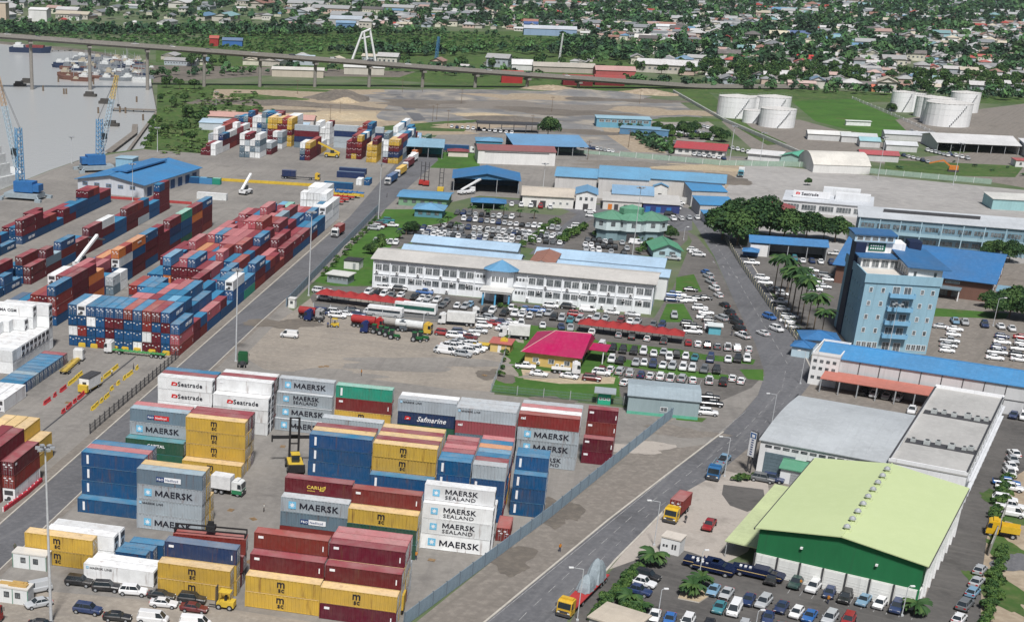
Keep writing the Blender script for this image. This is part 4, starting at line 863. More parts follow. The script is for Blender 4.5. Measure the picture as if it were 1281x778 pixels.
for f in range(5):
    z = .9+f*3.6
    if f > 0:
        for x in (1.2, 4.0, 13.0, 15.4): window(ht_, x, 0, z+.4, .85, 1.3, 0, whitem, 0)
        for x in (6.6, 9.2): window(ht_, x, 0, z, 1.7, 2.2, 0, whitem, 1)
        b = MB(); b.box((5.9,-1.4,z-.45),(11.8,-.002,z-.2)); b.box((5.9,-1.4,z-.2),(11.8,-1.28,z+.65)); b.box((5.9,-1.28,z-.2),(6.0,-.003,z+.65)); b.box((11.7,-1.28,z-.2),(11.8,-.003,z+.65)); b.build('balcony', wallmat((.2,.42,.62)), ht_)
        wins(ht_, 'l', 17.2, 21, 5, .6, 12.5, z+.5, .55, .9, HB, 0)
    else:
        for x in (6.6, 9.2): window(ht_, x, 0, .2, 1.7, 2.4, 0, whitem, 1)
        wins(ht_, 'f', 17, 21, 4, .5, 5.5, .8, 1.1, 1.6); wins(ht_, 'f', 17, 21, 4, 12.2, 16.9, .8, 1.05, 1.6)
an = bld('hotel_annexe', 'low blue roofed entrance annexe at the foot of the hotel', (146.5,372), -12, 9, 8, 3.4, 'hip', 1.4, .6, (.4,.5,.58), (.03,.2,.48)); wins(an, 'f', 9, 8, 3, .5, 8.5, 1, 1.4, 1.4)
bld('gatehouse', 'small blue roofed gatehouse among the palms at the road', (142,367), -30, 4.5, 5, 2.8, 'hip', 1, .5, (.45,.58,.66), (.03,.2,.48))
# big blue hip hall with brick wall
bh = bld('banquet_hall', 'large hall under one broad blue roof with a brick wall', (186.1,456.2), -30, 45, 46, 6.0, 'gable', 4.6, 1.2, (.16,.085,.065), (.035,.21,.5), ribs=1.8)
b = MB(); b.box((24,-4.5,3.2),(37,-.2,3.5)); b.build('canopy', roofmat((.15,.22,.27)), bh)
for x in (24.3, 30, 36.5): b = MB(); b.box((x,-4.3,0),(x+.3,-4,3.2)); b.build('canopy_post', whitem, bh)
for x in (6, 14, 24, 32): window(bh, x, 0, 4.4, 4, .7, 0, whitem, 2)
wins(bh, 'f', 45, 46, 4, 24, 37, .3, 2.2, 2.2, darkm); wins(bh, 'r', 45, 46, 6, 2, 44, 1.2, 2.4, 2)
bld('lean_to', 'blue glazed lean-to at the right end of the brick hall', (228,436), -30, 14, 6, 3, 'shed', .6, .3, (.4,.5,.55), (.18,.32,.42))
# --- yellow house with magenta roof
mh = bld('house', 'yellow house under a magenta roof on the lawn', (69.6,352.8), -21, 13.2, 19.5, 3.5, 'flat', 0, -1.5, (.62,.43,.15), (.4,.005,.085), ribs=1.0)
[bpy.data.objects.remove(o_) for o_ in list(mh.children) if o_.name.startswith('roof')]; wins(mh, 'f', 13.2, 19.5, 3, .8, 12.6, 1.0, 1.5, 1.2); wins(mh, 'r', 13.2, 19.5, 4, 1, 18, 1.0, 1.5, 1.2); door(mh, 'r', 13.2, 19.5, 9, 1.1, 2.1, bluem)
for x in (3.1, 7.9, 9.2): b = MB(); b.box((x,-.5,.7),(x+.85,-.02,1.25)); b.tube((x+.4,-.52,.97),(x+.4,-.5,.97),.22,None,8,1); b.build('air_conditioner', [whitem, darkm], mh)
rm_ = MB(); e0 = [(-1,-1,3.52),(14.3,-1,3.52),(14.3,20.5,3.52),(-1,20.5,3.52)]; a_, c_ = (5.2,11.5,6.7), (14.3,12.5,6.7)
rm_.add([*e0, a_, c_], [(0,1,5,4),(2,3,4,5),(3,0,4),(1,2,5),(3,2,1,0)]); rm_.bar(a_, c_, .16, 1); rm_.bar(e0[0], a_, .14, 1); rm_.bar(e0[3], a_, .14, 1)
for k in range(1, 13): x_ = -1+k*15.3/13; t_ = min(1, max(0, (x_+1)/6.2)); rm_.bar((x_,-1,3.54),(x_,-1+12.6*t_ if t_ < 1 else 11.6,3.56+3.12*t_),.04)
rm_.build('roof', [roofmat((.4,.005,.085)), plain('ridge_cream', (.6,.45,.4))], mh)
po = MB(); po.box((14.4,9,3.3),(19,16,3.5)); po.build('porch_roof', roofmat((.4,.005,.085)), mh)
for y in (9.2, 15.6): b = MB(); b.box((18,y,0),(18.25,y+.25,3.3)); b.build('porch_post', whitem, mh)
sh_ = bld('garden_shed', 'small yellow shed with red roof left of the magenta house', (62.6,364.5), -21, 5.2, 4.2, 2.3, 'shed', .35, .4, (.6,.45,.18), (.42,.12,.1)); door(sh_, 'f', 0, 0, 2, .9, 1.9, whitem)
# --- depot shed, kiosk
ds = bld('depot_shed', 'low grey corrugated shed beside the yard corner', (86.6,314.5), -14, 15.6, 13, 4.3, 'gable', .7, .35, (.28,.36,.38), (.33,.40,.44), ribs=.9)
b = MB(); b.box((-.02,-.03,0),(15.62,-.005,.7)); b.build('green_plinth', plain('mint_paint', (.12,.42,.3)), ds); wins(ds, 'f', 15.6, 13, 1, 7, 9, 1.2, 1.6, 1.1, whitem)
ki = bld('kiosk', 'green kiosk under a grey flat roof beside the fence', (81.3,321.0), -14, 2.9, 2.6, 2.9, 'flat', 0, 1.0, (.03,.36,.22), (.33,.37,.4)); wins(ki, 'f', 2.9, 2.6, 3, .1, 2.8, 1.1, .7, .6, whitem, 0)
p = at(978,403); k2 = bld('kiosk', 'teal street kiosk with pale roof in the car column', (110.8,*[at(975,405).y][0:1]), -14, 3.2, 3.0, 2.3, 'flat', 0, .5, (.12,.4,.48), (.62,.66,.66)); k2.location = at(886,418)
# --- round green roofed office
gr = empty('round_office', (123.6,514.5,0), R(-4), 'two-storey pale office with scalloped jade green roofs', 'building')
gr.scale = (1,1,1.22); b = MB(); ctr_ = [(4.5,6.5,5.2),(11.5,5.2,5.4),(18.5,6.5,5.2)]
for i, (cx, cy, r_) in enumerate(ctr_):
    pts = [(cx+r_*math.cos(2*math.pi*(k+.5)/8), cy+r_*math.sin(2*math.pi*(k+.5)/8)) for k in range(8)]; b.prism(pts, .01*i, 3.0+.01*i, 1); 
    pts = [(cx+(r_+.9)*math.cos(2*math.pi*(k+.5)/8), cy+(r_+.9)*math.sin(2*math.pi*(k+.5)/8)) for k in range(8)]; b.prism(pts, 3.02+.01*i, 6.2+.01*i, 0)
b.build('wall', [wallmat((.55,.65,.66)), wallmat((.2,.3,.33))], gr)
b = MB()
for i, (cx, cy, r_) in enumerate(ctr_):
    q = [(cx+(r_+1.7)*math.cos(2*math.pi*(k+.5)/8), cy+(r_+1.7)*math.sin(2*math.pi*(k+.5)/8), 6.25+.01*i) for k in range(8)]; b.add(q+[(cx,cy,8.2)], [(k,(k+1)%8,8) for k in range(8)]+[tuple(range(7,-1,-1))])
    for k in range(8): b.bar(Vector(q[k])+Vector((0,0,.03)), (cx,cy,8.23), .1)
q = [(11.5+4.4*math.cos(2*math.pi*k/8), 7+3.4*math.sin(2*math.pi*k/8)) for k in range(8)]; b.prism(q, 7.4, 8.9); b.add([(x*1.0,y,8.9) for x, y in q]+[(11.5,7,9.9)], [(k,(k+1)%8,8) for k in range(8)]); b.build('roof', roofmat((.1,.26,.17)), gr)
for i, (cx, cy, r_) in enumerate(ctr_):
    for k in (5, 6, 7) if i == 2 else ((4, 5, 6) if i == 0 else (5, 6)):
        a = 2*math.pi*(k)/8+math.pi/8*0; ap = (r_+.9)*math.cos(math.pi/8); nx, ny = math.cos(a), math.sin(a); window(gr, cx+nx*ap-(-ny)*.75, cy+ny*ap-nx*.75, 4.2, 1.5, 1.2, a+math.pi/2, darkm, 0)
door(gr, 'f', 0, 0, 9.5, 4, 2.4, darkm).location.y = -.05
sg_ = bld('gate_office', 'pale blue cottage with jade hipped roof at the road bend', (136.2,488), -6, 9.2, 13, 2.8, 'gable', 1.9, .8, (.42,.58,.64), (.08,.27,.16), 'y', ribs=1.1); wins(sg_, 'f', 9.2, 13, 2, 1.2, 8, 1.1, 1.9, 1.1, darkm)
# --- blue roof warehouses behind
wa = bld('warehouse', 'left of the joined blue roofed warehouses, stepped roof', (125.6,611), -13.5, 17, 26, 7.6, 'gable', 1.6, .5, (.54,.53,.52), (.14,.44,.7), ribs=2)
wc = bld('warehouse', 'middle of the joined blue roofed warehouses, higher ridge', (142.4,605), -13.5, 20, 34, 8.4, 'gable', 2.2, .5, (.54,.53,.52), (.14,.44,.7), ribs=2)
wd = bld('warehouse', 'right of the joined blue roofed warehouses, long wall', (162.6,610), -17, 32, 22, 7.8, 'gable', 1.7, .5, (.56,.54,.51), (.14,.44,.7), ribs=2)
fr = bld('shop_front', 'lower light blue front roof with small windows before the warehouses', (145.0,590), -13, 16, 12, 4.4, 'shed', 1.6, .4, (.6,.62,.62), (.22,.5,.75)); wins(fr, 'f', 16, 12, 6, .5, 15.5, 1.2, 1.2, 1.1)
po_ = bld('portal_house', 'small white portal with blue arched roof before the warehouses', (165.7,606), -13, 5.6, 3, 5.2, 'gable', 1.1, .4, (.72,.72,.7), (.1,.36,.62), 'y'); door(po_, 'f', 0, 0, 2, 1.4, 2.4, darkm)
pe = bld('storehouse', 'long beige roofed storehouse left of the white gate lodge', (107.2,581), -10, 20, 22, 4.4, 'gable', 1.2, .6, (.7,.69,.66), (.56,.5,.42)); [door(pe, 'f', 0, 0, x, 2.2, 2.6, darkm) for x in (3.5, 7)]; wins(pe, 'f', 20, 22, 3, 11, 19, 1.4, 1, 1)
gl = bld('gate_lodge', 'white two-storey lodge with blue ridge roof', (127.6,577), -12, 8, 15, 6.2, 'gable', 1.2, .5, (.74,.74,.73), (.15,.42,.68), 'y'); wins(gl, 'f', 8, 15, 3, .8, 7.2, 3.7, 1, 1.2, darkm, 0); door(gl, 'f', 0, 0, 3, 2, 2.4, darkm)
p3 = bld('storehouse', 'flat pale store right of the lodge, orange goods at the door', (139,579), -12, 15, 17, 3.4, 'shed', .5, .4, (.6,.59,.56), (.5,.49,.47)); [door(p3, 'f', 0, 0, x, 1.6, 2.2, orangem if x < 4 else darkm) for x in (2, 4.4, 8)]
p4 = bld('storehouse', 'pale roofed store with navy front facing the round office', (154,575), -12, 14, 18, 3.4, 'shed', .6, .4, (.035,.05,.17), (.52,.51,.49)); [door(p4, 'f', 0, 0, x, 1.8, 2.2, bluem) for x in (1, 5, 9)]
for k in range(3):
    t_ = bld('terrace_roof', f"{('nearest and lowest','middle','farthest')[k]} of the three stepped bright blue roofs by the trees", (172.2+2.4*k,548+21*k), -4, 13.8, 15, 2.4+1.9*k, 'shed', .9, .3, (.5,.5,.5), (.06,.33,.66)); wins(t_, 'f', 13, 10, 3, .5, 13, 1, 1.5, 1.2)
mr = bld('warehouse', 'dull red roofed warehouse behind the big trees', (187,560), -22, 19, 24, 3.4, 'gable', 2.2, .5, (.5,.48,.45), (.25,.06,.06), 'y')
# --- workshop sheds left of them
ws = bld('workshop', 'open blue roofed workshop with a crane lorry before it', (83.5,612), -8, 27, 22, 5.6, 'gable', 2.4, .8, (.05,.16,.3), (.035,.22,.5), 'y', open_f=True, legs=4)
gb = bld('shed', 'wide flat blue and green shed by the terminal road', (57.5,577), -14, 19, 16, 3.4, 'gable', .7, .8, (.18,.32,.2), (.1,.38,.66)); wins(gb, 'f', 19, 16, 5, 1, 18, 1.2, 1.6, 1.2, darkm)
gh2 = bld('guard_house', 'blue hip roofed guard house before the wide shed', (61.5,553), -14, 10.5, 10, 3.0, 'hip', 1.4, .8, (.1,.25,.32), (.14,.42,.68)); wins(gh2, 'f', 10.5, 10, 3, .6, 10, 1, 1.6, 1.3, darkm)
bc = bld('carport', 'small blue roof over green railing beside the north car park', (86,573), -8, 13, 8, 2.6, 'hip', .9, .5, (.1,.25,.15), (.04,.24,.52), open_f='all', legs=4)
tk = bld('pavilion', 'blue roofed garden pavilion on the lawn beyond the yard wall', (52.2,470), -40, 14, 13, 3.6, 'hip', 2.2, .9, (.3,.5,.42), (.12,.36,.6)); wins(tk, 'f', 14, 13, 3, 1, 13, 1.2, 1.5, 1.3, darkm)
g1 = bld('site_hut', 'grey site hut with white flat roof on the lawn', tuple(at(409,353))[:2], -25, 6.8, 5.5, 2.5, 'flat', 0, .5, (.27,.31,.34), (.6,.6,.57)); wins(g1, 'f', 6.8, 5.5, 4, .2, 6.6, 1.2, 1.2, .9, steelm)
g2 = bld('site_hut', 'white site hut with black roof on the lawn', tuple(at(430,336))[:2], -20, 5.0, 5, 2.6, 'flat', 0, .2, (.68,.68,.67), (.03,.03,.035)); door(g2, 'f', 0, 0, 3, .9, 2, steelm)
g3 = bld('guard_booth', 'tiny white guard booth at the end of the yard wall', tuple(at(360.5,385))[:2], -20, 1.9, 1.9, 2.6, 'flat', 0, .15, (.7,.71,.68), (.62,.62,.6)); wins(g3, 'f', 1.9, 1.9, 1, .4, 1.5, 1.3, .8, .8, darkm, 0)
wf = bld('warehouse', 'long white warehouse with a dark red roof edge', (105,693), -4, 36, 20, 6.2, 'gable', 1.2, .4, (.7,.7,.69), (.26,.1,.1)); b = MB(); b.box((3,-.1,5.2),(33,-.01,5.5)); b.build('vent_band', darkm, wf)
bld('gate_lodge', 'tiny white lodge with a red roof beside the blue container lorry', tuple(at(560.5,196))[:2], -5, 9.5, 6, 2.6, 'hip', .7, .5, (.66,.6,.55), (.22,.05,.06))
bs = bld('shed', 'blue sheet roof on posts beyond the long white warehouse', (127,723), 0, 36, 26, 4.6, 'shed', 2.2, .6, (.06,.1,.14), (.14,.4,.68), open_f='all', legs=6)
g4 = bld('terminal_gate', 'teal and blue terminal gate canopy over the far road', (63,708), -8, 27, 15, 5.4, 'gable', 2.6, .6, (.05,.3,.35), (.2,.46,.62), open_f='all', legs=5)
bld('toll_hut', 'small blue roofed hut beside the terminal gate road', (112,748), -6, 13, 12, 3.2, 'hip', 1, .5, (.06,.25,.35), (.14,.42,.66))
# --- quay shed
qs = bld('quay_shed', 'white quay shed with big blue roof beside the river', (-71.4,591), -23, 30, 52, 5.0, 'gable', 2.6, 1.0, (.52,.55,.6), (.045,.27,.58), 'y', ribs=2.5)
for k in range(5): window(qs, 2.2+k*5.4, 0, 2.7, 2.4, 1.4, 0, bluem, 1)
door(qs, 'f', 0, 0, 13, 1.2, 2.1, darkm); [door(qs, 'r', 30, 52, 3+k*7, 4, 3.6, plain('navy_door', (.03,.08,.2)), 5) for k in range(7)]
b = MB(); b.box((11.5,8,8.0),(18.5,44,8.6)); b.build('ridge_vent', roofmat((.04,.24,.54)), qs)
bld('pump_house', 'small pale blue pump house behind the quay shed', (-62,655), -15, 8, 8, 4, 'flat', 0, .3, (.25,.45,.6), (.3,.45,.55))
bld('transit_shed', 'long pink roofed transit shed beyond the far yard', (-26,812), -8, 58, 14, 4.5, 'gable', 1.6, .4, (.55,.52,.5), (.5,.3,.26)); bld('transit_shed', 'long pale blue roof in front of the pink transit shed', (-30,790), -8, 58, 12, 3.6, 'shed', .8, .3, (.5,.55,.6), (.42,.55,.66))
bld('yard_office', 'long low white office with round vents behind the far yard', (36,762), -8, 38, 9, 3.6, 'flat', 0, .2, (.66,.65,.6), (.22,.1,.1)); bld('yard_office', 'blue domed roof beside the long low yard office', (70,752), -8, 14, 9, 3.4, 'barrel', 2, .3, (.6,.62,.62), (.25,.5,.72))
# --- terminal buildings on the right
st = bld('terminal_office', 'white terminal office with raised name panel and dark bays', (212.5,585), -22, 33, 19, 4.4, 'shed', .9, .5, (.6,.61,.62), (.55,.58,.62))
for k in range(5): window(st, .6+k*6.5, 0, 1.0, 5.6, 2.3, 0, whitem, 4)
b = MB(); b.box((3,6,5.0),(17,7,7.6)); b.build('name_panel', wallmat((.72,.73,.75)), st); b = MB(); b.box((19,8,5.0),(32,13,7.4)); b.build('roof_room', wallmat((.66,.68,.7)), st); b = MB(); b.box((14,14,5.1),(28,18,8.4)); b.build('roof_room', wallmat((.66,.68,.7)), st)
put('lettering', text_mesh('Seatrade', 1.7, markb, .03), st, (6.2, 5.97, 5.9)); put('flag_emblem', FLAG, st, (4, 5.97, 6.1), sc=1.5)
so_ = bld('terminal_hall', 'long two-storey blue-grey hall with open galleries', (217.5,521), -19.5, 62, 16, 9.6, 'shed', 1.2, .6, (.2,.3,.36), (.5,.53,.56))
for z in (1.6, 6.0):
    for k in range(11): window(so_, .8+k*5.3, 0, z, 4.6, 1.9, 0, plain('gallery_blue', (.2,.42,.55)), 3)
b = MB(); b.box((0,-2,4.5),(62,-.1,4.8)); b.box((0,-2,4.8),(62,-1.9,5.6)); b.build('gallery', wallmat((.3,.45,.52)), so_)
for k in range(10): b = MB(); b.box((k*6.8,-2.1,0),(k*6.8+.3,-1.8,9.5)); b.build('gallery_post', wallmat((.35,.5,.58)), so_)
b = MB(); b.box((8,9,10.2),(40,9.8,11.5)); b.build('clerestory', darkm, so_)
b2 = bld('car_shed', 'blue roofed car shed with white gable beside the trees', (171,495), -14, 25, 11, 4.7, 'gable', 1.2, .5, (.68,.68,.68), (.05,.27,.6), open_f=True, legs=5); b = MB(); b.box((0,-.02,0),(6,.5,4)); b.build('white_end', wallmat((.72,.72,.72)), b2)
bld('canopy', 'small blue tarpaulin canopy by the hotel lot entrance', tuple(at(928,323))[:2], -20, 5, 5, 2.4, 'hip', .8, .3, (.1,.2,.4), (.05,.25,.55), open_f='all')
rr = bld('restaurant', 'white bungalow with red roof and a row of dark windows', (211,742), -22, 24, 16, 3.2, 'gable', 2, .8, (.68,.68,.66), (.36,.05,.06)); wins(rr, 'f', 24, 16, 7, 1, 23.5, 1.1, 1.9, 1.3, darkm)
bb = bld('works_office', 'turquoise glazed works office behind the green bank', (193,842), -8, 30, 14, 5, 'flat', 0, .4, (.14,.34,.46), (.3,.48,.58)); wins(bb, 'f', 30, 14, 8, 1, 29, 3, 2.8, 1.4, whitem); bld('works_office', 'lower blue works shed before the turquoise office', (200,815), -20, 26, 12, 3.2, 'flat', 0, .3, (.1,.22,.36), (.2,.35,.48))
ga = bld('store', 'white barrel roofed store beside the green meadow', (262,690), -4, 26, 26, 3.6, 'barrel', 4.5, .2, (.66,.66,.64), (.62,.6,.55))
bld('clinic', 'green roofed bungalow along the access lane', tuple(at(972,203))[:2], -38, 13, 15, 3, 'gable', 1.8, .6, (.35,.5,.45), (.1,.38,.26), 'y'); bld('lodge', 'white lodge with white porch roof right of the red restaurant', tuple(at(935,200))[:2], -28, 15, 10, 3, 'shed', .8, .8, (.66,.67,.67), (.66,.66,.66))
m1 = bld('depot_hall', 'white roofed depot hall with dark open front', (357,775), -10, 40, 34, 4.6, 'gable', 2.6, .8, (.6,.6,.6), (.6,.6,.6), 'x', open_f=True, legs=7); m2 = bld('depot_hall', 'second white depot hall, longer, red band along the front', (394,748), -12, 42, 30, 4.8, 'shed', 2.4, .8, (.6,.6,.6), (.58,.59,.6), open_f=True, legs=8)
m3 = bld('depot_office', 'low white depot office with a row of small windows', (374,725), -12, 38, 9, 3, 'flat', 0, .3, (.66,.66,.66), (.4,.1,.1)); wins(m3, 'f', 38, 9, 14, 1, 37, 1, 1, 1.2, darkm, 0)
bld('quayside_store', 'large pale store cut by the right frame edge', (330,585), -28, 40, 22, 4, 'gable', 1.6, .5, (.55,.53,.5), (.55,.53,.5)); bld('quayside_store', 'teal walled store before the terminal yard corner', tuple(at(1240,262))[:2], -10, 18, 14, 4.2, 'shed', .5, .4, (.3,.5,.52), (.6,.6,.57))
for i, (x, y, L, c) in enumerate([(1052,175,18,(.55,.57,.58)),(1106,172,26,(.55,.57,.6)),(1108,186,15,(.6,.62,.64)),(1075,198,18,(.4,.09,.1)),(1010,172,22,(.7,.7,.68)),(1075,181,10,(.3,.5,.55))]):
    q = at(x, y+3); bld('store', ['grey shed at the football field corner','pale long shed below the football field','small white shed below the long pale one','red roofed store near the barrel roof','white low store left of the tree clump','teal hut beside the grey shed'][i], tuple(q)[:2], -14, L, 12, 3.2, 'gable', 1.2, .4, (.55,.56,.56), c)
# --- storage tanks
def tank(x, y, r_, h_, label, pitch=False):
    p = at(x, y); t = empty('storage_tank', (p.x, p.y+r_, 0), 0, label, 'storage tank', 'white storage tanks'); n = 28; b = MB()
    for k in range(4): b.tube((0,0,h_*k/4+.02*k),(0,0,h_*(k+1)/4),r_-.03*(k % 2),None,n)
    b.build('shell', M('tank_white', (.76,.77,.78), .6, (.66,.67,.68), .15, .5, .8, (.5,.47,.43), .1, stretch=(1,1,.2)), t)
    b = MB(); q = [(r_*1.01*math.cos(2*math.pi*k/n), r_*1.01*math.sin(2*math.pi*k/n), h_) for k in range(n)]; b.add(q+[(0,0,h_+r_*.12)], [(k,(k+1)%n,n) for k in range(n)]); b.build('roof', wallmat((.58,.57,.55)), t)
    b = MB()
    for k in range(n):
        a, c = 2*math.pi*k/n, 2*math.pi*(k+1)/n; A, B_ = Vector((r_*math.cos(a), r_*math.sin(a), h_)), Vector((r_*math.cos(c), r_*math.sin(c), h_))
        b.bar(A, A+Vector((0,0,1)), .04); b.bar(A+Vector((0,0,1)), B_+Vector((0,0,1)), .04)
    b.build('railing', steelm, t)
    b = MB(); 
    for k in range(12): a = -1.9+k*.06; b.box((r_*math.cos(a)-.2, r_*math.sin(a)-.7, h_*k/12),(r_*math.cos(a)+.5, r_*math.sin(a), h_*k/12+.25))
    b.build('stair', steelm, t)
for args in [(926,149,11,12,'left white storage tank of the near group'),(945,155,6,7,'short dirty white tank in front of the near group'),(956,147,9,11,'second white storage tank of the near group'),(978,161,10,10,'front right white tank of the near group'),(972,149,10,12,'rear right white tank of the near group'),
             (1132,141,7,12,'leftmost slim white tank of the far group'),(1147,141,6,11,'second slim white tank of the far group'),(1166,148,8,12,'middle white tank of the far group'),(1195,160,13,13,'largest white tank, nearest in the far group'),(1178,155,9,14,'white tank tucked behind the largest one'),(1212,142,9,12,'rear right white tank of the far group')]: tank(*args)
# --- carport umbrellas
def parasols(P0, P1, n, lab, grp):
    for i in range(n):
        p = P0.lerp(P1, i/(n-1)); t = empty('shade_canopy', (p.x, p.y, 0), R(-19), f"{nth(i+1)} red peaked shade canopy from the left {lab}", 'shade canopy', grp); s = 2.7
        b = MB(); b.add([(-s,-s,2.5),(s,-s,2.5),(s,s,2.5),(-s,s,2.5),(0,0,3.9)], [(0,1,4),(1,2,4),(2,3,4),(3,0,4),(3,2,1,0)]); b.build('canvas', plain('canopy_red', (.3,.03,.03)), t)
        for x in (-s+.15, s-.15): b = MB(); b.tube((x,s-.2,0),(x,s-.2,2.5),.07); b.build('post', darkm, t)
parasols(at(408,377), at(499,388), 7, 'in the row by the yard wall', 'red canopies by the yard wall'); parasols(at(735,415), at(842,428), 8, 'in the row behind the magenta house', 'red canopies behind the magenta house')
# --- white site cabins
def cabin(x, y, L, W, h_, rz, label, roofjunk=False):
    o = bld('site_cabin', label, tuple(at(x, y))[:2], rz, L, W, h_, 'flat', 0, .06, (.68,.7,.7), (.62,.6,.56), cat='site cabin'); wins(o, 'f', L, W, 2, .8, L-.8, 1.1, .9, .95, darkm); b = MB()
    for x in (0, L/2, L-.1): b.box((x,-.05,0),(x+.12,-.004,h_))
    b.build('frame', plain('green_trim', (.1,.25,.18)), o); return o
cabin(16,709,6.1,2.44,2.6,-14,'white site cabin with two windows before the mustard pair'); cb = cabin(-4,752,5.4,2.44,2.6,-14,'white cabin with yellow timber on its roof at the left edge')
b = MB(); [b.box((random.uniform(.2,4),random.uniform(.2,2),2.86),(random.uniform(4,5.2),random.uniform(.3,2.2),2.86+random.uniform(.1,.5))) for _ in range(8)]; b.build('timber_pile', plain('timber', (.5,.33,.12)), None, cb.location, R(-14), label='yellow timber heaped on the white cabin roof', cat='timber')
sb = bld('substation', 'white kiosk with small vents at the forecourt corner', tuple(at(825,690))[:2], -33, 3.4, 3.0, 2.9, 'flat', 0, .12, (.7,.71,.71), (.58,.53,.47)); wins(sb, 'f', 3.4, 3, 2, .3, 1.4, 1.3, .35, .4, darkm, 0); wins(sb, 'f', 3.4, 3, 2, 1.9, 2.9, 1.1, .3, .9, darkm, 0)
hb = bld('bus_shelter', 'beige flat roofed shelter at the hedge end', tuple(at(735,792))[:2], -38, 7, 6.5, 2.8, 'flat', 0, .3, (.45,.45,.43), (.5,.44,.36))
# --- sign pylon
sp = empty('sign_pylon', tuple(at(934.5,590)), R(-58), 'tall white sign board on a steel mast at the roadside', 'sign'); b = MB(); b.box((-.2,-.15,0),(-.05,.15,3.4)); b.box((.05+.6,-.15,0),(.8,.15,3.4)); [b.bar((-.1,0,.3+k*.8),(.7,0,.8+k*.8),.05) for k in range(4)]; b.build('mast', darkm, sp)
b = MB(); b.box((-.55,-.25,3.4),(1.15,.25,8.8), 0); b.box((-.5,-.27,3.5),(1.1,-.25,8.7), 1); b.box((-.4,-.285,7.4),(1.0,-.27,8.5), 2); b.box((-.05,-.3,7.6),(.7,-.285,8.2), 1); b.build('sign_board', [darkm, whitem, plain('sign_blue', (.02,.1,.28))], sp)
for k in range(7): b = MB(); b.box((.0,-.285,6.9-.5*k),(.6,-.27,7.15-.5*k)); b.build('sign_print', markn, sp)
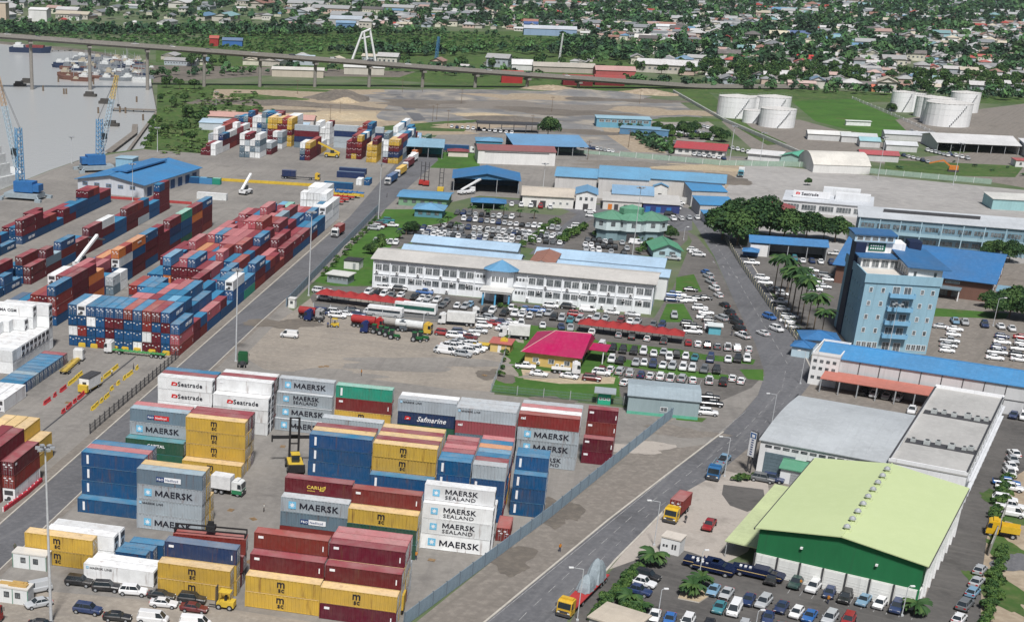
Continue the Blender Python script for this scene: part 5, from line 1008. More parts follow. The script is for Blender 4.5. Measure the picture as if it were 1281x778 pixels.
# ------------------------------------------------------------------ vehicles
CARC = dict(w=('white',(.72,.73,.74)), s=('silver',(.42,.44,.46)), k=('black',(.012,.013,.016)), g=('grey',(.13,.14,.15)), b=('dark blue',(.015,.035,.11)), r=('red',(.3,.015,.02)), t=('teal',(.04,.2,.24)), m=('dark red',(.13,.01,.015)), l=('light blue',(.18,.32,.45)), y=('yellow',(.65,.42,.04)), u=('blue',(.03,.13,.38)), n=('dark green',(.015,.05,.045)))
def car_parts(kind):
    """x forward, y across, origin on the ground under the middle"""
    D = dict(sedan=(4.55,.88,[(2.27,.55,.68,.72),(2.1,.28,.78,.84),(1.3,.22,.9,.88),(.75,.22,.96,.88),(-1.25,.22,.98,.88),(-1.95,.25,.98,.86),(-2.27,.4,.9,.78)],(.95,.25,-.95,-1.7,1.43)),
             hatchback=(3.95,.85,[(1.97,.5,.68,.7),(1.8,.26,.8,.82),(1.1,.22,.92,.85),(.6,.22,.98,.85),(-1.5,.22,1.0,.85),(-1.85,.26,.98,.82),(-1.97,.4,.9,.76)],(.95,.3,-1.3,-1.85,1.5)),
             suv=(4.65,.93,[(2.32,.55,.85,.8),(2.15,.35,1.0,.9),(1.3,.3,1.08,.93),(.85,.3,1.12,.93),(-1.9,.3,1.12,.93),(-2.25,.34,1.1,.9),(-2.32,.5,1.0,.86)],(1.1,.5,-1.75,-2.2,1.76)),
             pickup=(5.2,.92,[(2.6,.55,.88,.8),(2.4,.4,1.02,.9),(1.5,.35,1.08,.92),(1.0,.35,1.1,.92),(-.9,.35,1.1,.92),(-2.4,.38,1.1,.92),(-2.6,.5,1.05,.9)],(1.25,.7,-.55,-.9,1.75)),
             van=(4.9,.93,[(2.45,.5,.85,.82),(2.3,.3,1.05,.92),(1.9,.28,1.15,.93),(1.5,.28,1.18,.93),(-2.1,.28,1.18,.93),(-2.35,.3,1.15,.92),(-2.45,.45,1.1,.9)],(1.95,1.2,-2.15,-2.4,2.02)))
    L, hw, st, (fx, rx, rrx, bx, H) = D[kind]
    paint = MB(); n = len(st)
    ring = lambda s: [(s[0],-s[3]*.9,s[1]),(s[0],-s[3],s[1]+.18),(s[0],-s[3]*.985,s[2]-.16),(s[0],-s[3]*.86,s[2]),(s[0],s[3]*.86,s[2]),(s[0],s[3]*.985,s[2]-.16),(s[0],s[3],s[1]+.18),(s[0],s[3]*.9,s[1])]
    vs = sum((ring(s) for s in st), []); fs = []
    for i in range(n-1):
        for j in range(8): a, c = i*8+j, i*8+(j+1) % 8; fs.append((a, a+8, c+8, c))
    fs += [tuple(range(8)), tuple(range((n-1)*8+7, (n-1)*8-1, -1))]; paint.add(vs, fs, 0)
    zb = st[3][2]-.02; w0, w1 = hw*.84, hw*.68
    base = [(fx,-w0),(fx,w0),(bx,w0),(bx,-w0)]; top = [(rx,-w1),(rx,w1),(rrx,w1),(rrx,-w1)]
    g = MB(); g.add([(x,y,zb) for x,y in base]+[(x,y,H-.03) for x,y in top], [(i,(i+1)%4,4+(i+1)%4,4+i) for i in range(4)], 1)
    r = [(rx+.06,-w1-.02),(rx+.06,w1+.02),(rrx-.08,w1+.02),(rrx-.08,-w1-.02)]; paint.add([(x,y,H-.045) for x,y in r]+[((x-(.0))*.96,y*.93,H+.012) for x,y in r], [(3,2,1,0),(4,5,6,7)]+[(i,(i+1)%4,4+(i+1)%4,4+i) for i in range(4)], 0)
    for i in range(4): paint.bar((base[i][0],base[i][1]*1.01,zb-.03),(top[i][0],top[i][1]*1.015,H-.02),.06,0)
    for s in (-1, 1):
        xm = (fx+bx)/2+.05; paint.bar((xm,s*w0*1.01,zb-.03),((rx+rrx)/2+.05,s*w1*1.02,H-.02),.06,0)
        if kind in ('suv','van'): paint.bar((bx*.55,s*w0*1.01,zb-.03),(rrx*.55,s*w1*1.02,H-.02),.07,0)
        paint.box((fx-.35,s*(hw+.02)-.08,zb-.02),(fx-.2,s*(hw+.02)+.08,zb+.14))
    if kind == 'van': # closed flanks behind the cab
        for s in (-1, 1): paint.add([(.6,s*w0*1.02,zb),(bx+.1,s*w0*1.02,zb),(rrx+.1,s*w1*1.05,H-.04),(.5,s*w1*1.05,H-.04)], [(0,1,2,3)], 0)
    trim = MB()
    if kind == 'pickup': trim.box((-2.5,-.76,1.085),(-.98,.76,1.125), 2)
    wl = MB(); rw = .33 if kind in ('sedan','hatchback') else .38
    wp = [(s*hw-.0, x) for x in (st[1][0]-.62, st[-2][0]+.62) for s in (-1, 1)]
    wl.tube((0,-.12,0),(0,.12,0),rw,None,12,2); wl.tube((0,-.135,0),(0,.135,0),rw*.6,None,8,3)
    lamps = MB(); tl = MB()
    lamps.box((-.06,-.2,-.08),(.05,.2,.09), 3); tl.box((-.05,-.18,-.1),(.05,.18,.12), 4)
    return dict(L=L, hw=hw, st=st, paint=paint, glass=g, trim=trim, wheel=wl, wp=wp, rw=rw, lamp=lamps, tail=tl)
VM = [carpaint, glassm, blackm, steelm, tail]; KINDS_ = ('sedan','hatchback','suv','pickup','van'); CP = {k: car_parts(k) for k in KINDS_}
def joined(*bs):
    r = MB()
    for b, off in bs:
        if not b.f: continue
        r.add([(v[0]+off[0], v[1]+off[1], v[2]+off[2]) for v in b.v], b.f, 0); r.m[-len(b.f):] = b.m
    return r
VMSH = {}
for k, d in CP.items():
    hl = [(d['st'][1][0]+.1, s*d['hw']*.62, .66 if k in ('sedan','hatchback') else .82) for s in (-1, 1)]; tlp = [(d['st'][-1][0]+.03, s*d['hw']*.68, .8) for s in (-1, 1)]
    full = joined((d['paint'],(0,0,0)), (d['glass'],(0,0,0)), (d['trim'],(0,0,0)), *[(d['wheel'],(x,y,d['rw'])) for y, x in d['wp']], *[(d['lamp'],p) for p in hl], *[(d['tail'],p) for p in tlp])
    VM2 = [carpaint, glassm, blackm, steelm, tail]
    VMSH[k] = dict(one=full.mesh('parked_car', VM2), body=joined((d['paint'],(0,0,0)),(d['trim'],(0,0,0))).mesh('parked_car', VM2), glass=d['glass'].mesh('window_glass', VM2), wheel=d['wheel'].mesh('wheel', VM2), lamp=d['lamp'].mesh('headlight', [lampm]*5), tail=d['tail'].mesh('tail_light', VM2), hl=hl, tl=tlp)
CARS = []
def car(x, y, code, ang, lab, grp, kind=None, wob=4):
    p = at(x, y); c = code[0]
    kind = kind or {'v':'van','p':'pickup','u':'suv','h':'hatchback','d':'sedan'}.get(code[1:2], None) or random.choice(('sedan','sedan','hatchback','suv','suv','pickup'))
    CARS.append((px(p)[2], p, R(ang+random.uniform(-wob, wob)), c, kind, lab, grp))
def row(where, pts, ang, grp, wob=4):
    for i, q in enumerate(pts): car(q[0], q[1], q[2], ang, f"{nth(i+1)} from the left {where}", grp, None, wob)
def rowgen(where, P0, P1, n, ang, grp, cols='wwwwsskkgbr', skip=.06, wob=4):
    A, B_ = at(*P0), at(*P1)
    for i in range(n):
        if random.random() < skip: continue
        p = A.lerp(B_, i/(n-1)); x, y, s = px(p); car(x, y, random.choice(cols), ang+(180 if random.random() < .3 else 0), f"{nth(i+1)} from the left {where}", grp, None, wob)
def Z(pts, o, s): return [(o[0]+a/s, o[1]+b/s, c) for a, b, c in pts]
g1_ = 'cars parked before the green hall'
row('in the row facing out from the green hall', Z([(20,580,'kp'),(137,600,'np'),(220,622,'wu'),(298,650,'bh'),(375,672,'ku'),(465,685,'ld'),(543,702,'wh'),(625,720,'bu')], (960,578), 3.89), -122, g1_)
row('in the second row before the green hall', Z([(650,475,'ld'),(745,500,'sd'),(905,545,'bd'),(1015,565,'su'),(1145,600,'bd'),(1255,640,'wh')], (780,660), 5.823)+[(1012,774,'ud'),(1037,777,'su'),(1060,780,'r')], -122, g1_)
row('in the near rows of the green hall car park', [(818,774,'wd'),(837,778,'ud'),(859,782,'wu'),(899,763,'td'),(918,766,'wv')], -115, g1_)
car(885,790,'k',-115,'low in the frame between the palms and the hall',g1_); car(930,787,'s',-115,'at the lower frame edge before the hall',g1_); car(975,790,'g',-115,'at the lower frame edge right of the grey one',g1_); car(960,776,'b',-115,'behind the lower frame edge before the hall',g1_)
row('by the palm beside the hedge', [(795,742,'bp'),(801,732,'wp'),(809,724,'ku')], -35, g1_)
row('along the hedge right of the hall lane', [(1199,777,'wh'),(1206,760,'gu'),(1216,744,'lh'),(1221,731,'sd'),(1225,716,'sh')], 50, 'cars along the hall lane', 2)
row('in the white fleet beside the hall lane', [(1258,607,'up'),(1262,613,'wp'),(1256,628,'wu'),(1263,636,'wp'),(1264,645,'wv')], -25, 'cars along the hall lane')
car(886.5,660,'rp',-118,'alone on the pale forecourt',None,'pickup',0); car(905,578,'lp',58,'on the road behind the blue lorry','traffic',None,0); car(954,602,'gu',-30,'first in the tarmac bay by the sign board','cars by the sign board'); car(966,602,'bu',-30,'second in the tarmac bay by the sign board','cars by the sign board')
g2_ = 'cars parked in the front yard'
row('in the line before the low white pair', [(99,731,'ku'),(133,738,'ku'),(167,743,'wu'),(202,748,'kd'),(240,753,'ku')], -8, g2_); [None]
row('in the middle line of the front yard', [(110,766,'bu'),(205,758,'wd'),(243,764,'md')], -12, g2_); row('in the nearest line of the front yard', [(53,785,'kd'),(147,775,'kd'),(191.5,778,'wv'),(244,784,'wv')], -10, g2_)
row('between the cabins at the left edge', [(48,758,'sd'),(46,740,'sv')], -150, g2_, 2); car(-2,736,'wd',-14,'half hidden behind the timber cabin',g2_)
o3 = (640,380)
g3_ = 'cars parked around the magenta house'
row('in the row nearest the depot shed', Z([(437,335,'m'),(480,330,'w'),(525,340,'su'),(573,348,'s'),(628,355,'bh'),(673,360,'w'),(722,365,'w'),(772,372,'w'),(828,375,'su'),(880,382,'wd'),(960,385,'wp'),(1028,392,'kp'),(1072,372,'w'),(1115,385,'wd')], o3, 3.89), 70, g3_)
row('in the second row behind the depot shed', Z([(485,282,'w'),(530,288,'k'),(603,297,'s'),(643,298,'w'),(686,305,'b'),(735,310,'w'),(780,315,'s'),(832,320,'wu'),(877,325,'w'),(935,332,'g'),(995,335,'k')], o3, 3.89), -110, g3_)
row('in the row facing the magenta house porch', Z([(435,218,'wv'),(490,230,'ku'),(540,236,'ku'),(593,242,'ku'),(640,242,'w'),(690,252,'w'),(738,245,'s'),(765,270,'wu'),(800,258,'k'),(845,266,'w'),(890,272,'t'),(965,280,'bv'),(1052,280,'w'),(1098,280,'ku'),(1143,278,'w')], o3, 3.89), -108, g3_)
row('in the row right of the red canopies', Z([(858,200,'r'),(905,205,'w'),(950,212,'k'),(1000,216,'g'),(1050,222,'w'),(1095,227,'w'),(1152,232,'w')], o3, 3.89), 72, g3_)
row('under the red canopies', Z([(390,147,'w'),(520,160,'s'),(660,178,'w'),(585,170,'k'),(740,190,'g')], o3, 3.89), 70, g3_)
row('on the sandy track before the magenta house', [(674,470,'wd'),(712,473,'wd'),(740,476,'mu'),(752,469,'wu')], -20, g3_, 8); car(657,461,'wp',-15,'left of the magenta house front',g3_,'pickup')
car(782,481,'wd',60,'behind the kiosk by the depot shed',g3_)
row('by the green booth beside the depot shed', [(886,500,'kp'),(890,508,'kp'),(885,519,'wu')], -12, g3_, 3)
g4_ = 'cars parked before the white office'
row('in the marked row behind the magenta house', Z([(15,58,'w'),(50,64,'w'),(87,70,'w'),(135,60,'s'),(180,55,'s'),(205,76,'ku'),(243,80,'su'),(285,90,'t'),(330,86,'s'),(378,85,'w'),(413,78,'s'),(455,80,'s'),(530,92,'m'),(575,96,'w'),(610,98,'s'),(688,110,'g'),(730,115,'b')], o3, 3.89), -110, g4_)
row('along the wall of the white office', Z([(70,35,'u'),(120,40,'u'),(190,20,'w'),(275,25,'k'),(310,62,'r'),(370,38,'wv'),(487,50,'wd'),(588,60,'sd')], o3, 3.89), -18, g4_)
row('on the small lawns right of the office', Z([(790,68,'su'),(45,108,'w'),(150,115,'w'),(240,122,'b'),(285,128,'s')], o3, 3.89), -100, g4_)
row('in the group below the office corner', Z([(778,665,'u'),(818,665,'w'),(870,640,'k'),(780,690,'b'),(822,693,'w'),(862,693,'w'),(905,683,'k'),(940,680,'k')], (640,200), 3.89), -15, g4_)
row('in the double file beside the curved road', Z([(915,30,'w'),(945,52,'w'),(935,75,'w'),(960,90,'k'),(970,115,'w'),(975,130,'s'),(860,108,'k'),(880,122,'k'),(880,145,'w')], o3, 3.89), -12, g4_)
row('in the line queued along the curved road', Z([(941,555,'u'),(955,575,'s'),(968,602,'s'),(985,635,'w'),(1005,668,'w'),(1035,715,'k'),(1060,755,'k')], (640,200), 3.89), 100, g4_, 2)
row('farther down the line along the curved road', Z([(1020,80,'su'),(1062,55,'k'),(1075,78,'k'),(1090,102,'ku'),(1105,132,'k'),(1122,165,'w')], o3, 3.89), 108, g4_, 2)
row('by the gate office at the road bend', Z([(880,445,'w'),(895,458,'w'),(910,470,'w'),(785,488,'s')], (640,200), 3.89), -20, g4_)
car(954,419,'wd',106,'driving on the curved road alone','traffic',None,0); car(971,414,'wu',-70,'white one driving by the palm fence','traffic',None,0); car(962,399,'u',-70,'blue one driving by the palm fence','traffic',None,0)
g5_ = 'cars left of the office porch'
o6 = (440,290); s6 = 5.823
row('in the row before the left half of the office', Z([(120,455,'wu'),(185,462,'k'),(235,470,'wu'),(290,475,'g'),(355,478,'w'),(455,492,'k'),(515,495,'w'),(560,500,'s'),(620,515,'w'),(690,520,'g')], o6, s6), -112, g5_)
row('in the front row left of the porch', Z([(485,535,'w'),(540,540,'s'),(660,550,'g'),(765,555,'w'),(825,560,'s'),(860,545,'l'),(975,590,'k'),(1022,590,'wu')], o6, s6), -112, g5_)
row('right of the porch', Z([(1110,608,'k'),(1185,610,'w'),(1240,610,'w'),(1160,570,'w')], o6, s6), -112, g5_); row('hard against the left office wall', Z([(240,420,'w'),(350,432,'ku'),(530,455,'up')], o6, s6), -15, g5_)
row('above the red canopies by the yard wall', [(400,366,'wu'),(412,369,'w'),(406,375,'w')], -20, g5_)
g6_ = 'cars in the dealer yard'
o4 = (520,360); s4 = 6.405
row('in the silver block on the gravel', Z([(215,520,'su'),(245,528,'wv'),(300,490,'w'),(260,475,'w'),(320,455,'s'),(375,440,'s'),(360,480,'w'),(420,465,'w'),(470,475,'w'),(380,550,'su'),(440,525,'w'),(490,510,'w'),(515,490,'w')], o4, s4), -22, g6_)
row('in the mixed yard beside the lorries', Z([(220,380,'r'),(310,400,'w'),(350,372,'b'),(430,410,'m'),(450,385,'w'),(500,362,'s'),(545,320,'w'),(620,300,'r'),(690,290,'b'),(760,290,'w'),(530,265,'g'),(590,260,'s'),(700,345,'w'),(720,325,'w')], o4, s4), -22, g6_, 12)
row('in the line below the yard canopies', Z([(320,265,'bv'),(420,262,'w'),(440,290,'wp'),(510,275,'w'),(555,250,'k'),(600,280,'b'),(700,265,'w')], (350,350), 6.1), -15, g6_); car(362,422,'wv',168,'white one alone on the gravel',g6_,'van')
g7_ = 'cars in the north car park'
for i, (a, c, n) in enumerate([((572,268),(640,274),10),((580,276),(698,288),17),((556,284),(700,297),20),((522,287),(640,300),16),((640,300),(700,306),8),((516,293),(560,299),6),((500,291),(570,296),11),((560,297),(640,304),13),((660,298),(700,302),6),((610,290),(690,298),13),((470,303),(495,306),5)]):
    if n: rowgen(f"in the {nth(i+1)} row of the north car park", a, c, n, -105, g7_, 'wwwwwwsssskkkggb', .04, 6)
rowgen('in the lot below the round office, rear row', (735,302), (778,306), 7, -100, g7_, 'wskkg'); rowgen('in the lot below the round office, middle row', (732,308), (784,313), 8, -100, g7_, 'wskkg'); rowgen('in the lot below the round office, near row', (733,314), (780,319), 7, -100, g7_, 'wwsk')
row('beside the round office', [(795,306,'wv'),(830,284,'w'),(718,288,'w'),(722,285,'w'),(740,272,'w'),(738,266,'w')], -15, g7_); row('on the verge by the wall end', [(478,280,'t'),(486,278,'t'),(473,286,'w'),(490,284,'w'),(468,288,'s'),(476,284,'m')], -15, g7_)
rowgen('before the storehouses by the north road', (640,258), (700,262), 6, -100, g7_, 'wwkr', .1); rowgen('beside the stepped blue roofs', (838,270), (860,246), 8, -15, g7_, 'wwsk', .1); rowgen('at the head of the curved road', (842,276), (892,273), 6, -95, g7_, 'wsw', 0); rowgen('behind the portal house', (832,242), (848,241), 4, -95, g7_, 'ksw', 0)
g8_ = 'cars in the hotel car park'
row('in the row under the blue car shed', Z([(170,500,'w'),(215,502,'b'),(258,505,'w'),(310,510,'b'),(345,512,'g'),(130,490,'t')], (960,200), 3.89), -100, g8_)
row('in the middle of the hotel car park', Z([(215,545,'w'),(195,570,'l'),(280,572,'g'),(295,590,'w'),(240,600,'w'),(275,625,'s'),(330,465,'w'),(205,600,'s'),(230,640,'w')], (960,200), 3.89), -20, g8_)
row('along the palm fence', Z([(60,700,'w'),(75,735,'w'),(110,480+290,'s'),(70,660,'w'),(40,640,'s')], (960,200), 3.89)+[(985,404,'w'),(991,411,'w'),(984,398,'s'),(940,331,'w'),(953,350,'w'),(957,356,'w')], -20, g8_)
row('in the left file right of the hotel', Z([(845,120,'s'),(910,132,'w'),(903,158,'w'),(885,190,'s'),(880,212,'s'),(873,236,'w')], (960,380), 3.89), -22, g8_)
row('in the middle file right of the hotel', Z([(1140,168,'b'),(1140,195,'w'),(1122,222,'b'),(1115,247,'s'),(1105,272,'w')], (960,380), 3.89), -22, g8_)
row('in the right file right of the hotel', Z([(1237,172,'r'),(1235,202,'s'),(1230,230,'w'),(1218,262,'k'),(1226,280,'w')], (960,380), 3.89), -22, g8_)
row('along the lawn behind the hotel files', Z([(910,95,'l'),(958,100,'s'),(1055,112,'b'),(1133,120,'w'),(1187,130,'w')], (960,380), 3.89), -105, g8_)
row('parked before the terminal hall', [(1178,301,'w'),(1196,303,'w'),(1216,305,'w'),(1232,306,'w'),(1187,298,'k'),(1205,299,'w')], -25, g8_)
row('under the salmon carport roof', Z([(462,440,'k'),(517,450,'w'),(575,458,'w'),(632,468,'w')], (960,380), 3.89), -122, g8_); row('at the rear of the flat roofed block', [(1267,522,'b'),(1280,524,'w'),(1140,516,'w')], -120, g8_)
g9_ = 'cars in the far lots'
for a, c, n, lab in [((1140,166),(1152,170),5,'below the football field corner'),((1168,180),(1190,186),6,'before the depot halls'),((910,186),(935,192),5,'beside the red restaurant'),((880,160),(905,168),6,'in the lot behind the red restaurant'),((565,160),(640,168),12,'along the far road by the teal gate'),((728,185),(766,191),9,'along the fence of the aggregate field'),((1160,190),(1185,196),6,'in the pale blue lot'),((1188,195),(1210,200),4,'before the depot office'),((868,195),(905,200),7,'before the red restaurant windows'),((1262,595),(1268,570),4,'up the right frame edge'),((838,160),(880,168),9,'in the crowded yard behind the works office'),((846,166),(890,176),9,'in the second file of the crowded works yard'),((1130,196),(1160,204),6,'on the pale lot left of the meadow')]: rowgen(lab, a, c, n, -100, g9_, 'wwwwsb', .0)
CARS.sort(key=lambda c: -c[0])
CARS = [c for c in CARS if -15 < px(c[1])[0] < 1296 and px(c[1])[1] < 800]
stuffcars = []
for i, (s, p, a, c, kind, lab, grp) in enumerate(CARS):
    nm, colr = CARC.get(c, CARC['w']); v = VMSH[kind]; k = random.uniform(.9, 1.08); colr = tuple(x*k for x in colr)
    if i >= 296: stuffcars.append((v, p, a, colr, kind)); continue
    name = {'van': 'parked_van', 'pickup': 'pickup_truck'}.get(kind, 'parked_car')
    kn = {'suv': 'suv', 'sedan': 'saloon car', 'hatchback': 'hatchback car', 'pickup': 'pickup', 'van': 'van'}[kind]; ct_ = {'pickup': 'pickup', 'van': 'van'}.get(kind, 'car')
    lb = f"{nm} {kn}, {lab}"
    if s > 5.6:
        o = put(name, v['body'], None, p, a, colr, lb, ct_, grp); put('window_glass', v['glass'], o, None, 0, colr)
        for y, x in CP[kind]['wp']: put('wheel', v['wheel'], o, (x, y, CP[kind]['rw']))
        for q in v['hl']: put('headlight', v['lamp'], o, q)
        for q in v['tl']: put('tail_light', v['tail'], o, q)
    else: put(name, v['one'], None, p, a, colr, lb, ct_, grp)
if stuffcars:
    b = MB(); 
    arr = {}
    items = []
    gl = tuple((.03,.04,.05))
    for v, p, a, colr, kind in stuffcars:
        if kind not in arr: arr[kind] = arrays(v['one'])
        V, F, mi = arr[kind]; items.append((V, F[mi == 0], mi[mi == 0]*0, Matrix.Translation(p) @ Matrix.Rotation(a, 4, 'Z'), colr)); items.append((V, F[mi != 0], mi[mi != 0]*0, Matrix.Translation(p) @ Matrix.Rotation(a, 4, 'Z'), gl))
    put('distant_cars', merge('distant_cars', items, [tint]), kind='stuff', label='far parked cars beyond the larger ones')
print('cars', len(CARS), 'stuff', len(stuffcars))
# ---- lorries
def wheel_of(par, x, y, r_=.5, w_=.3):
    b = MB(); b.tube((0,-w_/2,0),(0,w_/2,0),r_,None,12,0); b.tube((0,-w_/2-.01,0),(0,w_/2+.01,0),r_*.55,None,8,1); return b.build('wheel', [blackm, steelm], par, (x, y, r_))
def lorry(x, y, ang, cab, label, load=None, loadc=None, L=7, group=None, lower=None, bonnet=False, cat='lorry', axles=None):
    p = at(x, y); r = empty('lorry', p, R(ang), label, cat, group)
    cm = plain('cab_%s' % str([round(q, 2) for q in cab]), cab, .4); lm = plain('cab_%s' % str([round(q, 2) for q in lower]), lower, .4) if lower else cm
    b = MB(); b.side([(-1.0,.75),(1.0,.75),(1.06,1.6),(.9,2.75),(.55,2.95),(-1.0,2.95)], -1.2, 1.2, 0); b.box((-.95,-1.22,.55),(1.08,1.22,1.35), 1); b.box((1.0,-1.2,.35),(1.15,1.2,.8), 2); b.box((-.6,-1,2.95),(.2,1,3.25), 0); b.box((1.08,-.9,.9),(1.12,.9,1.3), 2); b.build('cab', [cm, lm, darkm], r)
    b = MB(); b.add([(1.08,-1.08,1.65),(1.08,1.08,1.65),(.935,1.05,2.65),(.935,-1.05,2.65)], [(0,1,2,3)]); 
    for s in (-1, 1): b.add([(.2,s*1.21,1.65),(.95,s*1.21,1.65),(.85,s*1.21,2.6),(.2,s*1.21,2.6)], [(0,1,2,3)])
    b.build('windscreen', glassm, r)
    for s in (-1, 1):
        m = MB(); m.box((.9,s*1.42-.06,1.8),(1.0,s*1.42+.06,2.4)); m.bar((.8,s*1.2,2.3),(.95,s*1.42,2.3),.03); m.build('mirror', darkm, r); m = MB(); m.box((1.12,s*.85-.2,.9),(1.16,s*.85+.2,1.1)); m.build('headlight', lampm, r); wheel_of(r, .25, s*1.0)
    if load is None and L < 4: L = 4
    b = MB(); b.box((-L,-.45,.8),(-1.0,.45,1.05)); [b.box((-L+k*1.2,-1.1,.95),(-L+k*1.2+.15,1.1,1.12)) for k in range(int(L/1.2))]; b.build('chassis', plain('chassis_%s' % str([round(q, 2) for q in (loadc or (.05,.05,.05))]), loadc if load in ('skeleton', 'lowbed') and loadc else (.05,.05,.055)), r)
    for x_ in (axles or ([-L+.9, -L+2.1] if L > 5 else [-L+1.0])):
        for s in (-1, 1): wheel_of(r, x_, s*.95)
    if load == 'box': b = MB(); b.box((-L,-1.22,1.15),(-1.25,1.22,3.75)); [b.box((-L+.4+k*.9,-1.26,1.2),(-L+.5+k*.9,1.26,3.7)) for k in range(int((L-1.6)/.9))]; b.build('cargo_box', plain('box_%s' % str([round(q, 2) for q in loadc]), loadc), r)
    elif load == 'tank': b = MB(); b.tube((-L,0,2.2),(-1.3,0,2.2),1.1,None,14); b.tube((-L-.3,0,2.2),(-L,0,2.2),.6,1.1,14); [b.tube((-L+1+k*2,0,2.2),(-L+1.15+k*2,0,2.2),1.14,None,14) for k in range(int(L/2)-1)]; b.build('tank', plain('tank_%s' % str([round(q, 2) for q in loadc]), loadc), r)
    elif load == 'tipper': b = MB(); b.box((-L,-1.2,1.15),(-1.3,1.2,1.3)); b.box((-L,-1.2,1.3),(-1.3,-1.1,2.4)); b.box((-L,1.1,1.3),(-1.3,1.2,2.4)); b.box((-1.4,-1.1,1.3),(-1.3,1.1,2.6)); b.build('tipper_body', plain('box_%s' % str([round(q, 2) for q in loadc]), loadc), r)
    elif load in ('flat', 'lowbed'): b = MB(); b.box((-L,-1.25,1.13),(-1.3,1.25,1.3)); b.build('deck', plain('box_%s' % str([round(q, 2) for q in loadc]), loadc), r)
    elif load == 'container': pass
    return r
def carried(lor, x, L, col, label, h=2.6, zz=1.15, grp='containers riding on lorries', reefer=False):
    m = lor.matrix_basis; q = m @ Vector((x, -CW/2, zz)); a = lor.rotation_euler.z
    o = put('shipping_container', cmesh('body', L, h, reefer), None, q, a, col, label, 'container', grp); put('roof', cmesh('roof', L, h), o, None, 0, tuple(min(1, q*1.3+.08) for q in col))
    for y, f in ((.19, 0), (CW/2+.01, 0)): put('door', cmesh('door', h), o, (L if not f else 0, y, 0), 0, col)
    return o
l1 = lorry(839, 653, -122, (.62,.4,.03), 'yellow cab lorry with a red container on the main road', 'container', None, 8.2); carried(l1, -8.1, F20, CC['R'][1], 'bright red container riding on the yellow lorry on the main road')
l2 = lorry(707, 770, -122, (.6,.38,.04), 'yellow lorry drawing a red low loader with covered machines', 'lowbed', (.4,.04,.04), 17, axles=[-16,-14.8,-13.6,-5])
def cover(x, sx, sy, sz, label, peak=.3):
    m = l2.matrix_basis; q = m @ Vector((x, 0, 1.32)); rs = random.Random(x); b = MB(); rings = []; n = 20
    for f, z, o in ((1.06,0,0),(1.0,.12,0),(.93,.35,.05),(.8,.62,.14),(.62,.83,.24),(.42,.97,.34),(.2,1.0,.38)):
        for k in range(n):
            t = 2*math.pi*k/n; fold = 1+(.09 if k % 2 else -.06)*(1-z)+rs.uniform(-.03,.03)
            rings.append((sx*(f*fold*math.copysign(abs(math.cos(t))**.6, math.cos(t))-o*peak*2), sy*f*fold*math.copysign(abs(math.sin(t))**.6, math.sin(t)), sz*z*(1+peak*.35*math.cos(t)*(z > .5))+rs.uniform(0,.06)))
    b.add(rings, [(j*n+k, j*n+(k+1)%n, (j+1)*n+(k+1)%n, (j+1)*n+k) for j in range(6) for k in range(n)]+[tuple(range(6*n, 7*n))]); b.build('covered_machine', plain('tarpaulin', (.27,.32,.35), .8), None, q, l2.rotation_euler.z, label=label, cat='machine', group='tarpaulin covered machines')
cover(-13.5, 2.3, 1.25, 3.5, 'tall machine under grey tarpaulin at the rear of the low loader'); cover(-9.0, 1.9, 1.2, 2.4, 'lower machine under grey tarpaulin near the lorry cab')
l3 = lorry(892, 600, -118, (.03,.13,.3), 'blue cab lorry with grey tipper at the forecourt corner', 'tipper', (.25,.3,.33), 7.2)
l4 = lorry(298, 619, -20, (.68,.7,.7), 'white and green cab lorry with a short white box', 'box', (.68,.69,.7), 5.2, lower=(.03,.2,.09))
l5 = lorry(137, 441, 165, (.68,.69,.69), 'white cab lorry with a long green skeleton trailer', 'skeleton', (.08,.3,.1), 15, axles=[-14,-12.8,-11.6,-3])
l6 = lorry(99, 451, 80, (.68,.69,.69), 'white cab lorry with an empty yellow skeleton trailer', 'skeleton', (.5,.36,.08), 13, axles=[-12,-10.8,-3])
l7 = lorry(304, 455, 85, (.02,.1,.04), 'dark green lorry tractor parked by the tall lamp', None, None, 4.2)
l8 = lorry(419, 297, -110, (.68,.69,.69), 'white cab lorry with a red container on the yard road', 'container', None, 8.0); carried(l8, -7.9, F20, CC['R'][1], 'rust red container riding on the white lorry on the yard road')
l9 = lorry(397, 226, -12, (.6,.4,.05), 'yellow lorry with a navy container on the far concrete', 'container', None, 16, axles=[-15,-13.8,-3]); carried(l9, -15.5, F20, CC['N'][1], 'navy container riding behind the yellow lorry on the far concrete')
l10 = lorry(455, 761, 166, (.6,.42,.05), 'yellow lorry with a grey roof at the lower frame edge', 'box', (.55,.36,.05), 6.5)
l11 = lorry(-8, 778, 75, (.35,.02,.02), 'red lorry cab at the lower left corner', None, None, 5)
l12 = lorry(590, 192, -8, (.68,.69,.69), 'white cab lorry with a long blue container by the grass', 'container', None, 14, axles=[-13,-11.8,-3]); carried(l12, -13.7, F40, CC['B'][1], 'long blue container riding on the lorry by the grass')
l13 = lorry(926, 222, -110, (.1,.3,.38), 'teal and white lorry alone on the terminal yard', 'box', (.66,.68,.68), 7)
for k, (x, y, c, nm) in enumerate([(485,232,'B','blue'),(497,222,'Y','yellow'),(507,212,'M','maroon'),(512,206,'W','white'),(517,199,'O','orange'),(521,194,'W','white'),(526,187,'M','maroon'),(530,181,'E','green')]):
    q = lorry(x, y, -108, (.6,.6,.6), f"{nth(k+1)} lorry from the camera in the queue on the terminal road, {nm} box", 'container', None, 14, 'lorries queued on the terminal road', axles=[-13,-11.8,-3]); carried(q, -13.6, F40, CC[c][1], f"{nm} container on the {nth(k+1)} lorry of the queue on the terminal road")
